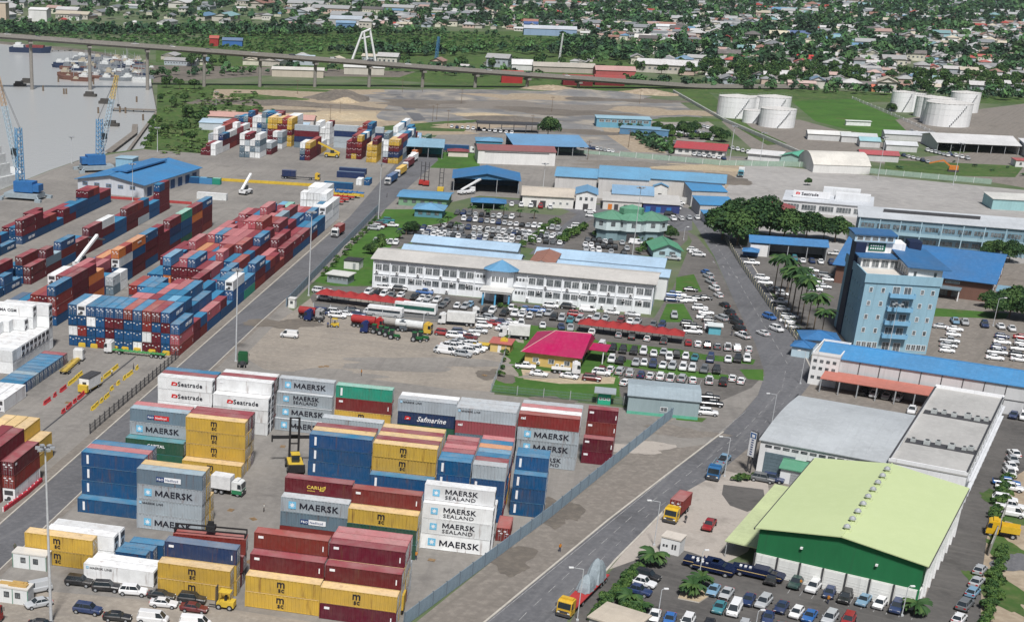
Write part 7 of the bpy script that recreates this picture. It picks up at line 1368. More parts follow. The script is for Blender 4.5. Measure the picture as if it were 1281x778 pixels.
def house_geo(L, W, h, rh, kind):
    wv = MB(); wv.box((-L/2,-W/2,0),(L/2,W/2,h))
    for k in range(int(L/3)): x = -L/2+1+k*3; wv.box((x,-W/2-.04,h*.4),(x+1.3,-W/2-.001,h*.4+1.2), 1)
    for k in range(int(W/3)): y = -W/2+1+k*3; wv.box((L/2+.001,y,h*.4),(L/2+.04,y+1.2,h*.4+1.2), 1)
    r_ = MB(); o = .7
    if kind == 'hip':
        a, c = (-L/2+W/2,0,h+rh), (L/2-W/2,0,h+rh); q = [(-L/2-o,-W/2-o,h-.05),(L/2+o,-W/2-o,h-.05),(L/2+o,W/2+o,h-.05),(-L/2-o,W/2+o,h-.05)]
        r_.add(q+[a, c], [(0,1,5,4),(2,3,4,5),(1,2,5,5) if 0 else (1,2,5),(3,0,4),(3,2,1,0)])
    else:
        q = [(-L/2-o,-W/2-o,h-.2),(L/2+o,-W/2-o,h-.2),(L/2+o,0,h+rh),(-L/2-o,0,h+rh),(L/2+o,W/2+o,h-.2),(-L/2-o,W/2+o,h-.2)]; r_.add(q, [(0,1,2,3),(3,2,4,5),(5,4,1,0)]); wv.add([(-L/2,-W/2,h),(-L/2,W/2,h),(-L/2,0,h+rh-.15),(L/2,-W/2,h),(L/2,W/2,h),(L/2,0,h+rh-.15)], [(1,0,2),(3,4,5)])
    return wv, r_
HG = []
for (L, W, h, rh, k) in [(11,8,3.0,1.8,'gable'),(10,9,3.0,2.0,'hip'),(13,9,5.4,2.0,'gable'),(15,8,3.2,1.6,'gable'),(11,9,5.6,2.2,'hip'),(9,7,2.8,1.3,'gable')]:
    wv, r_ = house_geo(L, W, h, rh, k); HG.append((wv.mesh('wall', [objpaint, paneb]), r_.mesh('roof', [roofpaint]), k, h > 5, arrays(wv.mesh('t', [tint])), arrays(r_.mesh('t', [tint]))))
shedg = house_geo(34, 18, 5, 2.4, 'gable'); HS = (shedg[0].mesh('wall', [objpaint, paneb]), shedg[1].mesh('roof', [roofpaint]), 'gable', False, arrays(shedg[0].mesh('t', [tint])), arrays(shedg[1].mesh('t', [tint])))
items = []; rowcount = {}
for i, ((s, p, X, Y), z) in enumerate(houses):
    if z == 'B' and random.random() < .55 or (z == 'C' and random.random() < .3): k = HS
    else: k = HG[random.choices(range(6), [5,3,4,3,2,4])[0]]
    rc = random.choices(ROOFC, RW)[0]; kk = random.uniform(.8, 1.15); rcol = tuple(x*kk for x in rc[1]); wc = random.choice([(.6,.58,.54),(.5,.47,.42),(.62,.6,.5),(.4,.45,.5),(.55,.42,.36),(.66,.66,.66)])
    rz = R(random.choice((-14,-14,76,-18,72))+random.uniform(-5,5)); sc = random.choice((.65,.75,.85,.95,1.05,1.3))*random.uniform(.93,1.07)
    if i < 300:
        # street rows counted from the bridge outwards
        rw_ = int((px((p.x, p.y, 0))[1])//4); key = 29-rw_ if rw_ <= 29 else 0; rowcount.setdefault(rw_, 0); rowcount[rw_] += 1
        o = empty('house', p, rz, f"{rc[0]} {k[2]}-roofed {'two-storey ' if k[3] else ''}house in the town", 'house', 'houses of the town beyond the bridge'); o.scale = (sc,)*3; o['_r'] = rw_; o['_x'] = X
        put('wall', k[0], o, None, 0, wc); put('roof', k[1], o, None, 0, rcol)
    else:
        mt = Matrix.Translation(p) @ Matrix.Rotation(rz, 4, 'Z') @ Matrix.Scale(sc, 4)
        V, F, mi = k[4]; items.append((V, F[mi == 0], mi[mi == 0]*0, mt, wc)); items.append((V, F[mi == 1], mi[mi == 1]*0, mt, (.04,.045,.05))); V, F, mi = k[5]; items.append((V, F, mi*0, mt, rcol))
hs = [o for o in COL.objects if '_r' in o]; hr = {o.name: (o['_r'], o['_x']) for o in hs}; rows_ = sorted({o['_r'] for o in hs}, reverse=True)
for j, r_ in enumerate(rows_):
    for i, o in enumerate(sorted([o for o in hs if hr[o.name][0] == r_], key=lambda o: hr[o.name][1])):
        a = o['label'].replace(' in the town', ''); o['label'] = f"{a}, {nth(i+1)} from the left in the {nth(j+1)} town row from the bridge"
        del o['_r']; del o['_x']
put('distant_houses', merge('distant_houses', items, [tint]), kind='stuff', label='roofs of the far town')
tp = [q for q in scatter(ZA, 13, .48) if random.random() < .6+.34*clump(q[1])]+[q for q in scatter(ZB, 22, .48) if random.random() < (.95 if q[3] < 12 else .4)]+[q for q in scatter(ZC, 18, .45) if random.random() < .35]
tp.sort(key=lambda q: -q[0]); near_t = tp[:190]; rt = {}
for q in near_t: rt.setdefault(int(q[3]//4), []).append(q)
for j, r_ in enumerate(sorted(rt, reverse=True)):
    for i, q in enumerate(sorted(rt[r_], key=lambda q: q[2])): tree(q[1], 0, MID[(i+j) % 5], random.uniform(.65,1.3), f"green tree between houses, {nth(i+1)} from the left in the {nth(j+1)} tree row beyond the bridge", 'trees among the town houses')
mass('town_woods', tp[190:], .5, 1.5, 'trees scattered through the far town', 1.05, 9)
# landmarks of the far side
def far(name, label, x, y, L, W, h, rz, rh, wall, roofc, kind='gable', **k): return bld(name, label, tuple(at(x, y))[:2], rz, L*.5, W*.6, h*.85, kind, rh*.6, .5, wall, roofc, **k)
WG = (.6,.6,.6)
far('far_shed','long white and blue factory roof beyond the woods',655,44,110,40,8,-8,4,(.25,.35,.5),(.52,.55,.6)); far('far_shed','blue ended factory left of the long roof',655,38,30,30,8,-8,3,(.1,.2,.4),(.06,.16,.4)); far('far_shed','pale blue roofed mill left of the factory',412,33,70,40,9,-8,5,(.4,.4,.4),(.4,.45,.5)); far('far_shed','blue mill annexe before the pale roof',420,36,42,20,7,-8,3,(.1,.2,.35),(.2,.32,.45))
far('far_shed','very long white roof at the top left edge',35,5,190,40,8,-5,4,(.3,.3,.32),(.6,.6,.6)); far('far_shed','white block at the far left riverside',36,27,40,30,14,-8,3,(.66,.66,.66),(.66,.66,.66)); far('far_shed','wide pale shed before the white heap',70,22,50,30,10,-8,4,(.55,.5,.48),(.5,.5,.5)); far('far_shed','tall cream silo block at the left edge',-6,30,24,20,24,-8,0,(.55,.45,.36),(.5,.45,.4),'flat')
far('red_shed','red roofed market shed left of the pair under the bridge',704,107,42,20,6,-6,3,(.16,.02,.025),(.3,.06,.055)); far('red_shed','red roofed market shed right of the pair under the bridge',744,107,42,20,6,-6,3,(.16,.02,.025),(.3,.06,.055)); far('red_shed','red and white sheeted roof beyond the market sheds',745,95,60,30,5,-6,4,(.4,.1,.1),(.5,.3,.28)); far('red_shed','red block below the bridge right of the trees',627,104,30,14,9,-6,1,(.35,.03,.03),(.4,.08,.07))
far('far_shed','long grey beige roof just beyond the bridge',667,90,95,26,5,-6,4,(.4,.36,.32),(.42,.39,.34)); far('far_shed','white barrel roof beyond the bridge',640,88,32,20,5,-6,6,WG,(.62,.62,.62),'barrel'); far('far_shed','pale blue long roof behind the bridge',318,80,95,24,6,-4,3,(.4,.45,.5),(.42,.5,.56)); far('far_shed','white roofed works below the bridge piers',340,96,75,24,6,-4,2,(.5,.45,.38),(.6,.58,.54)); far('far_shed','pale shed right of the works below the bridge',430,93,60,20,6,-4,2,(.5,.48,.42),(.6,.6,.58)); far('far_shed','blue riverside shed beyond the bridge',278,58,36,18,6,-4,3,(.05,.15,.4),(.12,.24,.4)); far('far_shed','red riverside hut beside the blue shed',262,58,16,14,8,-4,3,(.35,.04,.04),(.4,.1,.08))
far('far_house','bright white two-storey house in the town front',820,42,40,18,9,-14,3,(.68,.68,.68),(.62,.64,.66)); far('far_house','white gabled house at the town edge',793,55,30,20,7,-14,5,(.55,.5,.45),(.6,.58,.55)); far('far_house','maroon gabled house in the town front',835,50,55,20,6,-14,3,(.25,.03,.05),(.4,.36,.35)); far('far_house','red roofed villa in the right part of the town',996,82,26,18,7,-14,4,(.5,.4,.38),(.45,.05,.05)); far('far_house','large blue roof in the right part of the town',985,48,70,30,6,-14,4,(.15,.22,.35),(.1,.2,.4)); far('far_house','yellow beige roofed hall left of the large blue roof',962,50,40,30,7,-14,5,(.5,.45,.38),(.55,.5,.38)); far('far_house','orange roofed shops at the town foot',1090,115,28,12,4,-14,2,(.45,.2,.1),(.55,.16,.1)); far('far_house','pale pink front house at the grass edge',985,111,38,14,5,-14,2,(.55,.4,.36),(.55,.42,.38))
# ------------------------------------------------------------------ bridge
A_, B_ = at(40,108), at(594,110); dr = (B_-A_).normalized(); nr = Vector((-dr.y, dr.x, 0)); LB = (B_-A_).length
def deckz(t): return 30.4-(30.4-11.4)*t/LB if t < LB else max(1.6, 11.4-(t-LB)*.058)
br = empty('bridge', A_, 0, 'long concrete road bridge over the river on tall piers', 'bridge'); rail = plain('bridge_concrete', (.25,.235,.215), .9); t0, t1, stp = -120, LB+260, 12
b = MB(); rl = MB()
n = int((t1-t0)/stp)
for i in range(n):
    a, c = t0+i*stp, t0+(i+1)*stp
    for off, w_, zt, th, m in ((0, 9.4, 0, .8, 0), (0, 6.0, -.8, 1.3, 0)):
        P = [dr*a-nr*w_/2, dr*c-nr*w_/2, dr*c+nr*w_/2, dr*a+nr*w_/2]; Z_ = [deckz(a)+zt, deckz(c)+zt]*2; Z_ = [deckz(a)+zt, deckz(c)+zt, deckz(c)+zt, deckz(a)+zt]
        b.add([(p.x,p.y,z) for p, z in zip(P, Z_)]+[(p.x,p.y,z-th) for p, z in zip(P, Z_)], [(0,1,2,3),(7,6,5,4),(0,4,5,1),(2,6,7,3)], 0)
    for s in (-1, 1): q = nr*4.6*s; rl.add([Vector((*(dr*a+q)[:2], deckz(a))), Vector((*(dr*c+q)[:2], deckz(c))), Vector((*(dr*c+q)[:2], deckz(c)+1.1)), Vector((*(dr*a+q)[:2], deckz(a)+1.1))], [(0,1,2,3)], 0); rl.bar(Vector((*(dr*a+q)[:2], deckz(a))), Vector((*(dr*a+q)[:2], deckz(a)+1.3)), .15)
b.build('deck', rail, br); rl.build('parapet', rail, br)
for k, x in enumerate([-28,40,108,175,243,312,380,451,522,594,668,742]):
    t = (k-1)*LB/8; zt = deckz(t)-2.5
    if zt < 1: continue
    b = MB(); b.tube((0,0,-3),(0,0,zt-1.0),1.25,1.1,10); b.box((-1.3,-4.2,zt-1.2),(1.3,4.2,zt)); o = b.build('pier', rail, br, dr*t, math.atan2(dr.y, dr.x))
for k in range(15): t = -20+k*28+random.uniform(-6,6); p = A_+dr*t+nr*random.choice((-2,2)); o = put('parked_car', VMSH[random.choice(KINDS_)]['one'], None, (p.x, p.y, deckz(t)+.01), math.atan2(dr.y, dr.x), random.choice([(.7,.7,.7),(.4,.4,.4),(.05,.05,.06)]), f"{nth(k+1)} small car from the left crossing the bridge", 'car', 'cars crossing the bridge', sc=1.0); o.name = 'moving_car'
fa = empty('cable_frame', at(456,86), 0, 'white pair of leaning frames rising behind the bridge', 'tower'); b = MB()
for (x0, x1, y) in ((-12,-3,0),(3,-2,1)): b.tube((x0,y,0),(x1,y,27),1.0,.8,8)
b.build('leg', whitem, fa); b = MB(); b.tube((10,8,0),(3,8,29),1.0,.8,8); b.build('leg', whitem, fa); b = MB(); b.tube((-3,0,26.5),(3.4,8,28.5),.8); b.tube((-3.5,0,22),(3,8,23),.6); b.build('crossbeam', whitem, fa)
def lattice(r, p0, p1, w0, w1, n, mat, name, th=.12):
    p0, p1 = Vector(p0), Vector(p1); d = (p1-p0).normalized(); a = d.orthogonal().normalized(); c = d.cross(a); b = MB(); cor = lambda t, i: p0.lerp(p1, t)+(a*(1,1,-1,-1)[i]+c*(1,-1,-1,1)[i])*(w0+(w1-w0)*t)*.5
    for i in range(4):
        b.bar(cor(0,i), cor(1,i), th)
        for k in range(n): b.bar(cor(k/n,i), cor((k+1)/n,(i+1)%4), th*.6); b.bar(cor(k/n,i), cor(k/n,(i+1)%4), th*.6)
    return b.build(name, mat, r)
bm = empty('lattice_mast', at(545,80), 0, 'blue lattice mast beyond the bridge', 'mast'); lattice(bm, (0,0,0), (1,0,21), 2, 1.4, 10, plain('mast_blue', (.05,.18,.34)), 'mast', .3)
rm = empty('radio_mast', at(699,80), 0, 'thin white radio mast among the woods', 'mast'); lattice(rm, (0,0,0), (1,0,24), 1.2, .6, 12, whitem, 'mast', .15)
# ------------------------------------------------------------------ harbour
cb_ = plain('crane_blue', (.1,.27,.46)); cl_ = plain('crane_pale', (.4,.52,.6)); cg_ = plain('crane_grey', (.3,.36,.4))
def harbour_crane(base, rz, tip, tower_h, label, topm):
    r = empty('harbour_crane', base, rz, label, 'crane'); inv = (Matrix.Translation(base) @ Matrix.Rotation(rz, 4, 'Z')).inverted(); tp_ = inv @ Vector(tip)
    b = MB(); b.box((-7,-4,.9),(7,4,2.6)); [b.box((x-1.2,y-.9,0),(x+1.2,y+.9,1.1)) for x in (-8,8) for y in (-5.5,5.5)]; [b.bar((x*.8,y*.6,1.8),(x,y,1.0),.5) for x in (-8,8) for y in (-5.5,5.5)]; b.build('undercarriage', cg_, r)
    b = MB(); b.box((-4.5,-2.6,3.0),(3.5,2.6,7.0)); b.box((-7,-2.4,3.4),(-4.5,2.4,6.0)); b.build('machine_house', plain('crane_deep_blue', (.03,.14,.36)), r); b = MB(); b.tube((0,0,2.6),(0,0,3.0),2.2,None,12); b.build('slew_ring', darkm, r)
    lattice(r, (1.6,0,7), (1.6,0,tower_h), 2.6, 2.0, 8, cb_, 'tower', .3); b = MB(); b.box((2.6,-1.2,tower_h*.62),(4.6,1.2,tower_h*.62+2.4)); b.build('cab', glassm, r)
    f = Vector((2.6,0,tower_h*.45)); m = f.lerp(tp_, .68); lattice(r, f, m, 2.0, 1.7, 14, cl_, 'boom', .2); lattice(r, m, tp_, 1.7, 1.1, 7, topm, 'boom_tip', .2)
    b = MB(); [b.tube((1.0,s*.5,tower_h),tp_+Vector((0,s*.4,0)),.06) for s in (-1,1)]; b.tube(tp_, tp_+Vector((.5,0,-12)), .05); b.box(tuple(tp_+Vector((0,-.5,-13))), tuple(tp_+Vector((1,.5,-12)))); b.build('cable', darkm, r); return r
p1_ = at(31,249); harbour_crane(p1_, R(165), at(9,93,0)*0+Vector((p1_.x-9, p1_.y+3, 45.5)), 27, 'blue mobile harbour crane with a steep boom at the left quay', plain('crane_beige', (.5,.36,.24)))
p2_ = at(121,214); harbour_crane(p2_, R(20), Vector((p2_.x+9, p2_.y+4, 40)), 22, 'blue harbour crane with yellow boom tip behind the quay shed', plain('crane_yellow', (.6,.42,.1)))
rr = random.Random(3); hull_n = plain('hull_navy', (.02,.035,.08)); hull_g = plain('hull_grey', (.2,.22,.24)); hull_w = plain('hull_white', (.6,.62,.62))
def boat(p, rz, L, label, hull, house=True, mast=True, grp='boats moored by the scrap berth', cat='boat', hw=.12, hh=.09):
    p = Vector((p.x, p.y, -2.2)); r = empty('boat', p, rz, label, cat, grp); W = L*hw; H = L*hh; b = MB()
    b.add([(-L/2,-W,-.3),(L*.3,-W,-.3),(L/2,0,-.3),(L*.3,W,-.3),(-L/2,W,-.3),(-L/2,-W*1.1,H),(L*.3,-W*1.1,H),(L*.55,0,H*1.35),(L*.3,W*1.1,H),(-L/2,W*1.1,H)], [(4,3,2,1,0),(5,6,7,8,9),(0,1,6,5),(1,2,7,6),(2,3,8,7),(3,4,9,8),(4,0,5,9)]); b.build('hull', hull, r)
    if house: b = MB(); b.box((-L*.4,-W*.7,H),(-L*.15,W*.7,H+L*.06)); b.box((-L*.36,-W*.5,H+L*.06),(-L*.22,W*.5,H+L*.11)); b.build('wheelhouse', rr.choice((hull_w, hull_g, plain('cabin_cream', (.42,.38,.3)), hull_w)), r)
    if mast: b = MB(); b.tube((L*.05,0,H),(L*.05,0,H+L*.32),.18); b.bar((L*.05,0,H+L*.2),(L*.3,0,H+L*.12),.12); b.build('mast', steelm, r)
    return r
rr = random.Random(3)
for k in range(62):
    x, y = rr.uniform(80,184), rr.uniform(72,103); x = max(x, 78+max(0, y-84)*1.0); y = max(y, 66+(x-80)*.16); p = at(x, y, -2.2); boat(p, R(rr.uniform(-25,15)+(180 if rr.random() < .4 else 0)), rr.uniform(10,27), f"{nth(k+1)} moored {'trawler' if k % 3 else 'work boat'} in the crowded scrap berth", rr.choice([hull_n,hull_g,hull_w,hull_g,plain('hull_rust', (.16,.08,.06))]), True, rr.random() < .7)
bg_ = boat(at(38,66,-2.2), R(-6), 34, 'dark blue barge with red cargo anchored below the bridge', hull_n, True, False, None, 'barge', .14, .12); b = MB(); b.box((-3,-3,3.6),(12,3,6)); b.build('cargo', plain('cargo_red', (.22,.05,.05)), bg_)
for k, (x, y) in enumerate([(25,108),(34,104),(113,121),(140,158),(132,130)]):
    p = at(x, y, -2.2); o = empty('mooring_block', p, R(-10), ['left dark mooring block in the river','second dark mooring block beside it','lone mooring block near the second pier','small work float by the yellow boom crane','low float in midstream'][k], 'mooring'); b = MB(); b.box((-4,-2,-.3),(4,2,1.6)); b.box((-3,-1.4,1.6),(2,1.4,3)); b.build('body', plain('dark_timber', (.07,.065,.06)), o)
for k, (x, y) in enumerate([(73,103),(54,114),(80,118),(83,118),(117,106),(123,142),(150,141),(157,142),(179,151),(171,128)]): o = empty('mooring_pile', at(x, y, -2.2), 0, f"{nth(k+1)} timber pile standing in the river, left to right", 'pile', 'timber piles in the river'); b = MB(); b.tube((0,0,-1),(0,0,3.4),.6,.55,8); b.build('post', bark, o)
def slab_pier(P0, P1, w_, label):
    a, c = at(*P0, -1), at(*P1, -1); d = c-a; L = d.length; o = empty('jetty', a, math.atan2(d.y, d.x), label, 'jetty'); b = MB(); b.box((0,-w_/2,-.3),(L,w_/2,.2)); b.build('deck', verge, o); 
    for k in range(max(2, int(L/6))): b = MB(); b.tube((k*6+1,0,-2.5),(k*6+1,0,-.3),.35,None,6); b.build('pile', bark, o)
slab_pier((140,136),(196,138),5,'old jetty running out from the green bank'); slab_pier((56,63),(92,62),4,'thin timber jetty beyond the bridge'); slab_pier((136,190),(168,166),3.5,'curved mooring arm beside the crane boom'); slab_pier((168,166),(169,156),3,'outer end of the mooring arm'); slab_pier((160,189),(196,140),1.5,'long narrow walkway along the bank')
vs_ = empty('cargo_ship', at(-24,236,-2.2), R(62), 'white ship superstructure cut by the left frame edge', 'ship'); b = MB(); b.add([(-60,-9,0),(16,-9,0),(24,0,0),(16,9,0),(-60,9,0),(-60,-9,5),(16,-9,5),(27,0,6),(16,9,5),(-60,9,5)], [(4,3,2,1,0),(5,6,7,8,9),(0,1,6,5),(1,2,7,6),(2,3,8,7),(3,4,9,8),(4,0,5,9)]); b.build('hull', plain('hull_white', (.6,.62,.62)), vs_); b = MB(); b.box((-6,-8,5),(10,8,10)); b.box((-4,-7.5,10),(8,7.5,14)); b.box((-3,-7,14),(6,7,17)); b.build('superstructure', hull_w, vs_); b = MB(); b.box((-2,-2,17),(2,2,20)); b.tube((3,0,17),(3,0,26),.3); b.build('funnel', yellowm, vs_)
# ------------------------------------------------------------------ walls and fences
def fence(name, label, P, h, step, mat, postm, th=.08, solid=True, cap=None, grp=None, rails=3, cat='fence'):
    o = empty(name, P[0], 0, label, cat, grp)
    pm = {}
    for p, q in zip(P, P[1:]):
        d = q-p; L = d.length; a = math.atan2(d.y, d.x); n = max(1, int(L/step)); s = round(L/n, 3)
        b = MB()
        if solid:
            b.box((.06,-th/2,.05),(s-.06,th/2,h)); m_ = int(s/.35)
            for k in range(m_): x = .1+k*(s-.2)/m_; b.box((x,-th/2-.03,.08),(x+.17,-th/2,h-.06))
        else:
            for k in range(rails): z = h*(k+.6)/rails; b.box((.05,-.025,z-.03),(s-.05,.025,z+.03))
            for k in range(int(s/.3)): b.box((.1+k*.3,-.012,.05),(.1+k*.3+(.05 if not cap else .12),.012,h-.05))
        me = b.mesh('panel', mat); b = MB(); b.box((-.08,-.1,0),(.08,.1,h+.18)); pme = b.mesh('post', postm)
        for i in range(n): t = p+d*(i/n)-P[0]; put('panel', me, o, t, a); put('post', pme, o, t, a)
    return o
wallb = plain('wall_blue_grey', (.22,.29,.35), .7); walld = plain('wall_slate', (.15,.19,.23), .7)
fence('yard_wall', 'long blue-grey sheet wall between the container yard and the public road', [at(505,784), at(690,646), at(846,518)], 2.5, 4.5, wallb, walld, .07, cat='wall')
fence('yard_wall', 'slate sheet wall between the yard road and the lawn', [at(358,384), at(400,340), at(473,264)], 2.5, 5, walld, wallb, .15, cat='wall')
meshm = plain('fence_green', (.13,.2,.19)); fence('mesh_fence', 'green mesh fence along the lawn behind the grey stacks', [at(614,491), at(780,507), at(845,518)], 2.1, 6, meshm, steelm, .02, False)
fence('mesh_fence', 'grey mesh fence between the dealer gravel and the lawn', [at(641,412), at(630,450), at(614,491)], 2.0, 5, steelm, steelm, .02, False); fence('mesh_fence', 'dark mesh fence on the inner edge of the yard road', [yd(-106,273), yd(-106,336)], 2.2, 3.0, darkm, darkm, .02, False)
fence('mesh_fence', 'mesh fence below the canopies of the dealer yard', [at(392,388), at(500,400), at(560,404)], 2.0, 5, walld, polem, .02, False); fence('road_fence', 'cream based fence with posts along the palms', [at(897,285), at(925,330), at(965,388), at(1000,430), at(1024,466)], 1.7, 3.5, plain('fence_dark', (.06,.09,.1)), plain('fence_cream', (.55,.5,.36)), .1, False)
tf = plain('fence_pale_green', (.3,.4,.33)); fence('terminal_fence', 'long pale green and white fence behind the terminal yard', [at(775,196), at(900,207), at(1000,209), at(1130,221), at(1240,231)], 2.4, 7, tf, whitem, .08, True); fence('terminal_fence', 'white wall before the red restaurant', [at(700,190), at(775,196)], 1.6, 8, tf, whitem, .08, True)
fence('pipe_wall', 'pale pipe wall running diagonally past the tanks', [at(842,116), at(905,152), at(965,178), at(1032,207)], 1.8, 9, plain('pipe_pale', (.5,.52,.5)), verge, .6, True, cat='wall'); fence('field_fence', 'white railing along the football field', [at(1066,124), at(1110,142), at(1168,168)], 1.6, 9, whitem, whitem, .05, False); fence('store_wall', 'pale wall behind the portal house', [at(803,249), at(870,256)], 2.4, 6, plain('wall_white', (.62,.62,.6)), whitem, .1, True, cat='wall')
fence('lane_wall', 'grey wall of the roofless bays beside the hall lane', [at(1236,695), at(1258,640)], 2.2, 5, plain('wall_render', (.36,.36,.34)), verge, .15, True, cat='wall'); fence('guard_rail', 'yellow guard rail between the far yard and the big block', [at(268,226), at(315,229), at(400,234)], 1.2, 8, yellowm, yellowm, .5, True); fence('guard_rail', 'yellow guard rail beside the long blue container', [at(398,238), at(455,247)], 1.1, 8, yellowm, yellowm, .5, True); fence('guard_rail', 'red rail behind the strips near the quay shed', [at(100,246), at(240,256)], 1.0, 9, plain('rail_red', (.4,.06,.06)), redm, .4, True)
fence('kerb_barrier', 'red and white barrier along the road below the white reefer', [at(4,640), at(34,618), at(52,602)], .8, 1.8, plain('barrier_red', (.4,.03,.05)), whitem, .5, True, cat='barrier')
# barriers standing in rows
def barrier_mesh(mat): b = MB(); b.side([(-.0,0),(1.9,0),(1.9,.9),(0,.9)], -.1, .1); b.add([(0,-.3,0),(1.9,-.3,0),(1.9,.3,0),(0,.3,0),(0,-.1,.4),(1.9,-.1,.4),(1.9,.1,.4),(0,.1,.4)], [(0,1,5,4),(2,3,7,6),(1,2,6,5),(3,0,4,7)]); return b.mesh('road_barrier', mat)
BRm = {c: barrier_mesh(m) for c, m in (('red', plain('plastic_red', (.5,.04,.05))), ('yellow', plain('plastic_yellow', (.7,.5,.05))))}
def barriers(c, P0, P1, n, where):
    A, B2 = at(*P0), at(*P1); a = math.atan2((B2-A).y, (B2-A).x)
    for i in range(n):
        if random.random() < .3: continue
        put('road_barrier', BRm[c], None, A.lerp(B2, i/max(1,n-1)), a+random.uniform(-.08,.08), None, f"{c} plastic barrier, {nth(i+1)} from the near end of the {where}", 'barrier', f'{c} barriers on the gate lane')
q8 = lambda a, b: (a/5.557, 380+b/5.557)
barriers('red', q8(305,705), q8(440,600), 7, 'short red row'); barriers('red', q8(430,765), q8(600,615), 12, 'long red row'); barriers('yellow', q8(475,570), q8(570,490), 7, 'yellow row by the skeleton trailer'); barriers('yellow', q8(640,590), q8(800,455), 11, 'yellow row right of the cabin trailer'); barriers('yellow', q8(620,755), q8(740,655), 9, 'near yellow row by the fence'); barriers('yellow', (138,489), (170,463), 9, 'far yellow row by the fence')
for i, (x, y) in enumerate([(165,508),(272,518),(548,545),(655,555),(785,572),(912,582),(450,540)]): X, Y = 80+x/7.117, 360+y/7.117+2; o = empty('stack_block', at(X, Y), R(-15), f"{nth(i+1)} yellow concrete block from the left before the big block", 'barrier', 'yellow blocks before the big block'); b = MB(); b.prism([(-.95,-.4),(.95,-.4),(.95,.4),(-.95,.4)], 0, .9); b.box((-.8,-.25,.9),(.8,.25,1.1)); b.build('body', yellowm, o)
cabt = empty('cabin_trailer', at(113,487), R(68), 'white cabin on a yellow trailer between the yellow barriers', 'trailer'); b = MB(); b.box((-3,-1.25,.9),(3,1.25,3.6)); b.box((-3.05,-1.3,3.4),(3.05,1.3,3.62), 1); b.box((-3.03,-.6,1.6),(-3.0,.4,2.6), 1); b.build('cabin', [whitem, darkm], cabt); b = MB(); b.box((-3.9,-1.2,.4),(-3,1.2,2.0)); b.box((-3.5,-1,.5),(3.4,1,.88)); b.build('base', yellowm, cabt); [wheel_of(cabt, x, s*1.0, .42) for x in (-2,2) for s in (-1,1)]
for i, (x, y, c) in enumerate([(418,252,redm),(425,249,redm),(432,247,yellowm),(411,255,redm),(437,244,bluem)]): o = empty('flat_trailer', at(x, y), R(-16), ['front red flat trailer right of the white reefers','second red flat trailer right of the white reefers','yellow flat trailer behind the red ones','leftmost red flat trailer by the white reefers','blue flat trailer behind the yellow one'][i], 'trailer', 'parked flat trailers'); b = MB(); b.box((-6,-1.2,1.0),(6,1.2,1.3)); b.box((-6,-1.2,1.3),(-5.8,1.2,2.6)); [b.box((-5+k*2,-1.1,1.3),(-4.8+k*2,1.1,1.7)) for k in range(5)]; b.build('deck', c, o); [wheel_of(o, x_, s*1.0) for x_ in (-4,-2.8,4) for s in (-1,1)]
# ------------------------------------------------------------------ poles
def mast(x, y, ytop, label, r_=.22, grp='tall floodlight masts', heads=6):
    p = at(x, y); h = 5
    while px((p.x, p.y, h))[1] > ytop and h < 45: h += .25
    o = empty('floodlight_mast', p, 0, label, 'floodlight mast', grp); b = MB(); b.tube((0,0,0),(0,0,h),r_,r_*.5,8); b.box((-.3,-.3,0),(.3,.3,.25)); b.build('pole', polem, o); b = MB(); b.tube((0,0,h-.4),(0,0,h-.2),.8,.8,10); b.build('head_ring', darkm, o)
    for k in range(heads): a = 6.283*k/heads; b = MB(); b.box((-.35,-.3,-.2),(.35,.3,.15)); b.build('floodlight', [steelm], o, (math.cos(a)*1.1, math.sin(a)*1.1, h-.15), a)
mast(64,778,560,'nearest floodlight mast, beside the site cabin',.26); mast(295,452,338,'floodlight mast on the gravel by the green lorry'); mast(386,370,265,'floodlight mast at the bend of the slate wall'); mast(473,277,205,'floodlight mast beside the far yard road'); mast(791,320,235,'slim mast before the round office',.16,heads=4); mast(912,206,158,'mast behind the restaurant'); mast(950,206,166,'mast by the pipe wall',.18,heads=4); mast(90,205,172,'mast at the river edge left of the shed'); mast(197,190,160,'mast by the riverside scrub'); mast(270,150,115,'mast beyond the riverside scrub',.16,heads=4); mast(166,252,205,'mast at the corner of the quay shed',.16,heads=4); mast(1098,224,172,'mast behind the terminal yard',.16,heads=4); mast(678,248,205,'mast beside the beige storehouse',.14,heads=4); mast(1192,232,180,'mast before the depot halls',.16,heads=4); mast(1110,445,380,'mast behind the panelled wall',.1,heads=4)
def lamp(x, y, ytop, arm, label, grp='street lamps by the main road'):
    p = at(x, y); h = 3
    while px((p.x, p.y, h))[1] > ytop and h < 14: h += .1
    o = empty('street_lamp', p, 0, label, 'street lamp', grp); b = MB(); b.tube((0,0,0),(0,0,h),.09,.06,8); b.tube((0,0,h),(arm,0,h+.25),.05,.04,6); b.box((-.2,-.2,0),(.2,.2,.3)); b.build('pole', polem, o); b = MB(); b.box((arm-.75 if arm < 0 else arm,-.16,h+.18),(arm if arm < 0 else arm+.75,.16,h+.36)); b.box((arm-.65 if arm < 0 else arm+.1,-.12,h+.14),(arm-.05 if arm < 0 else arm+.65,.12,h+.18), 1); b.build('lamp_head', [whitem, lampm], o)
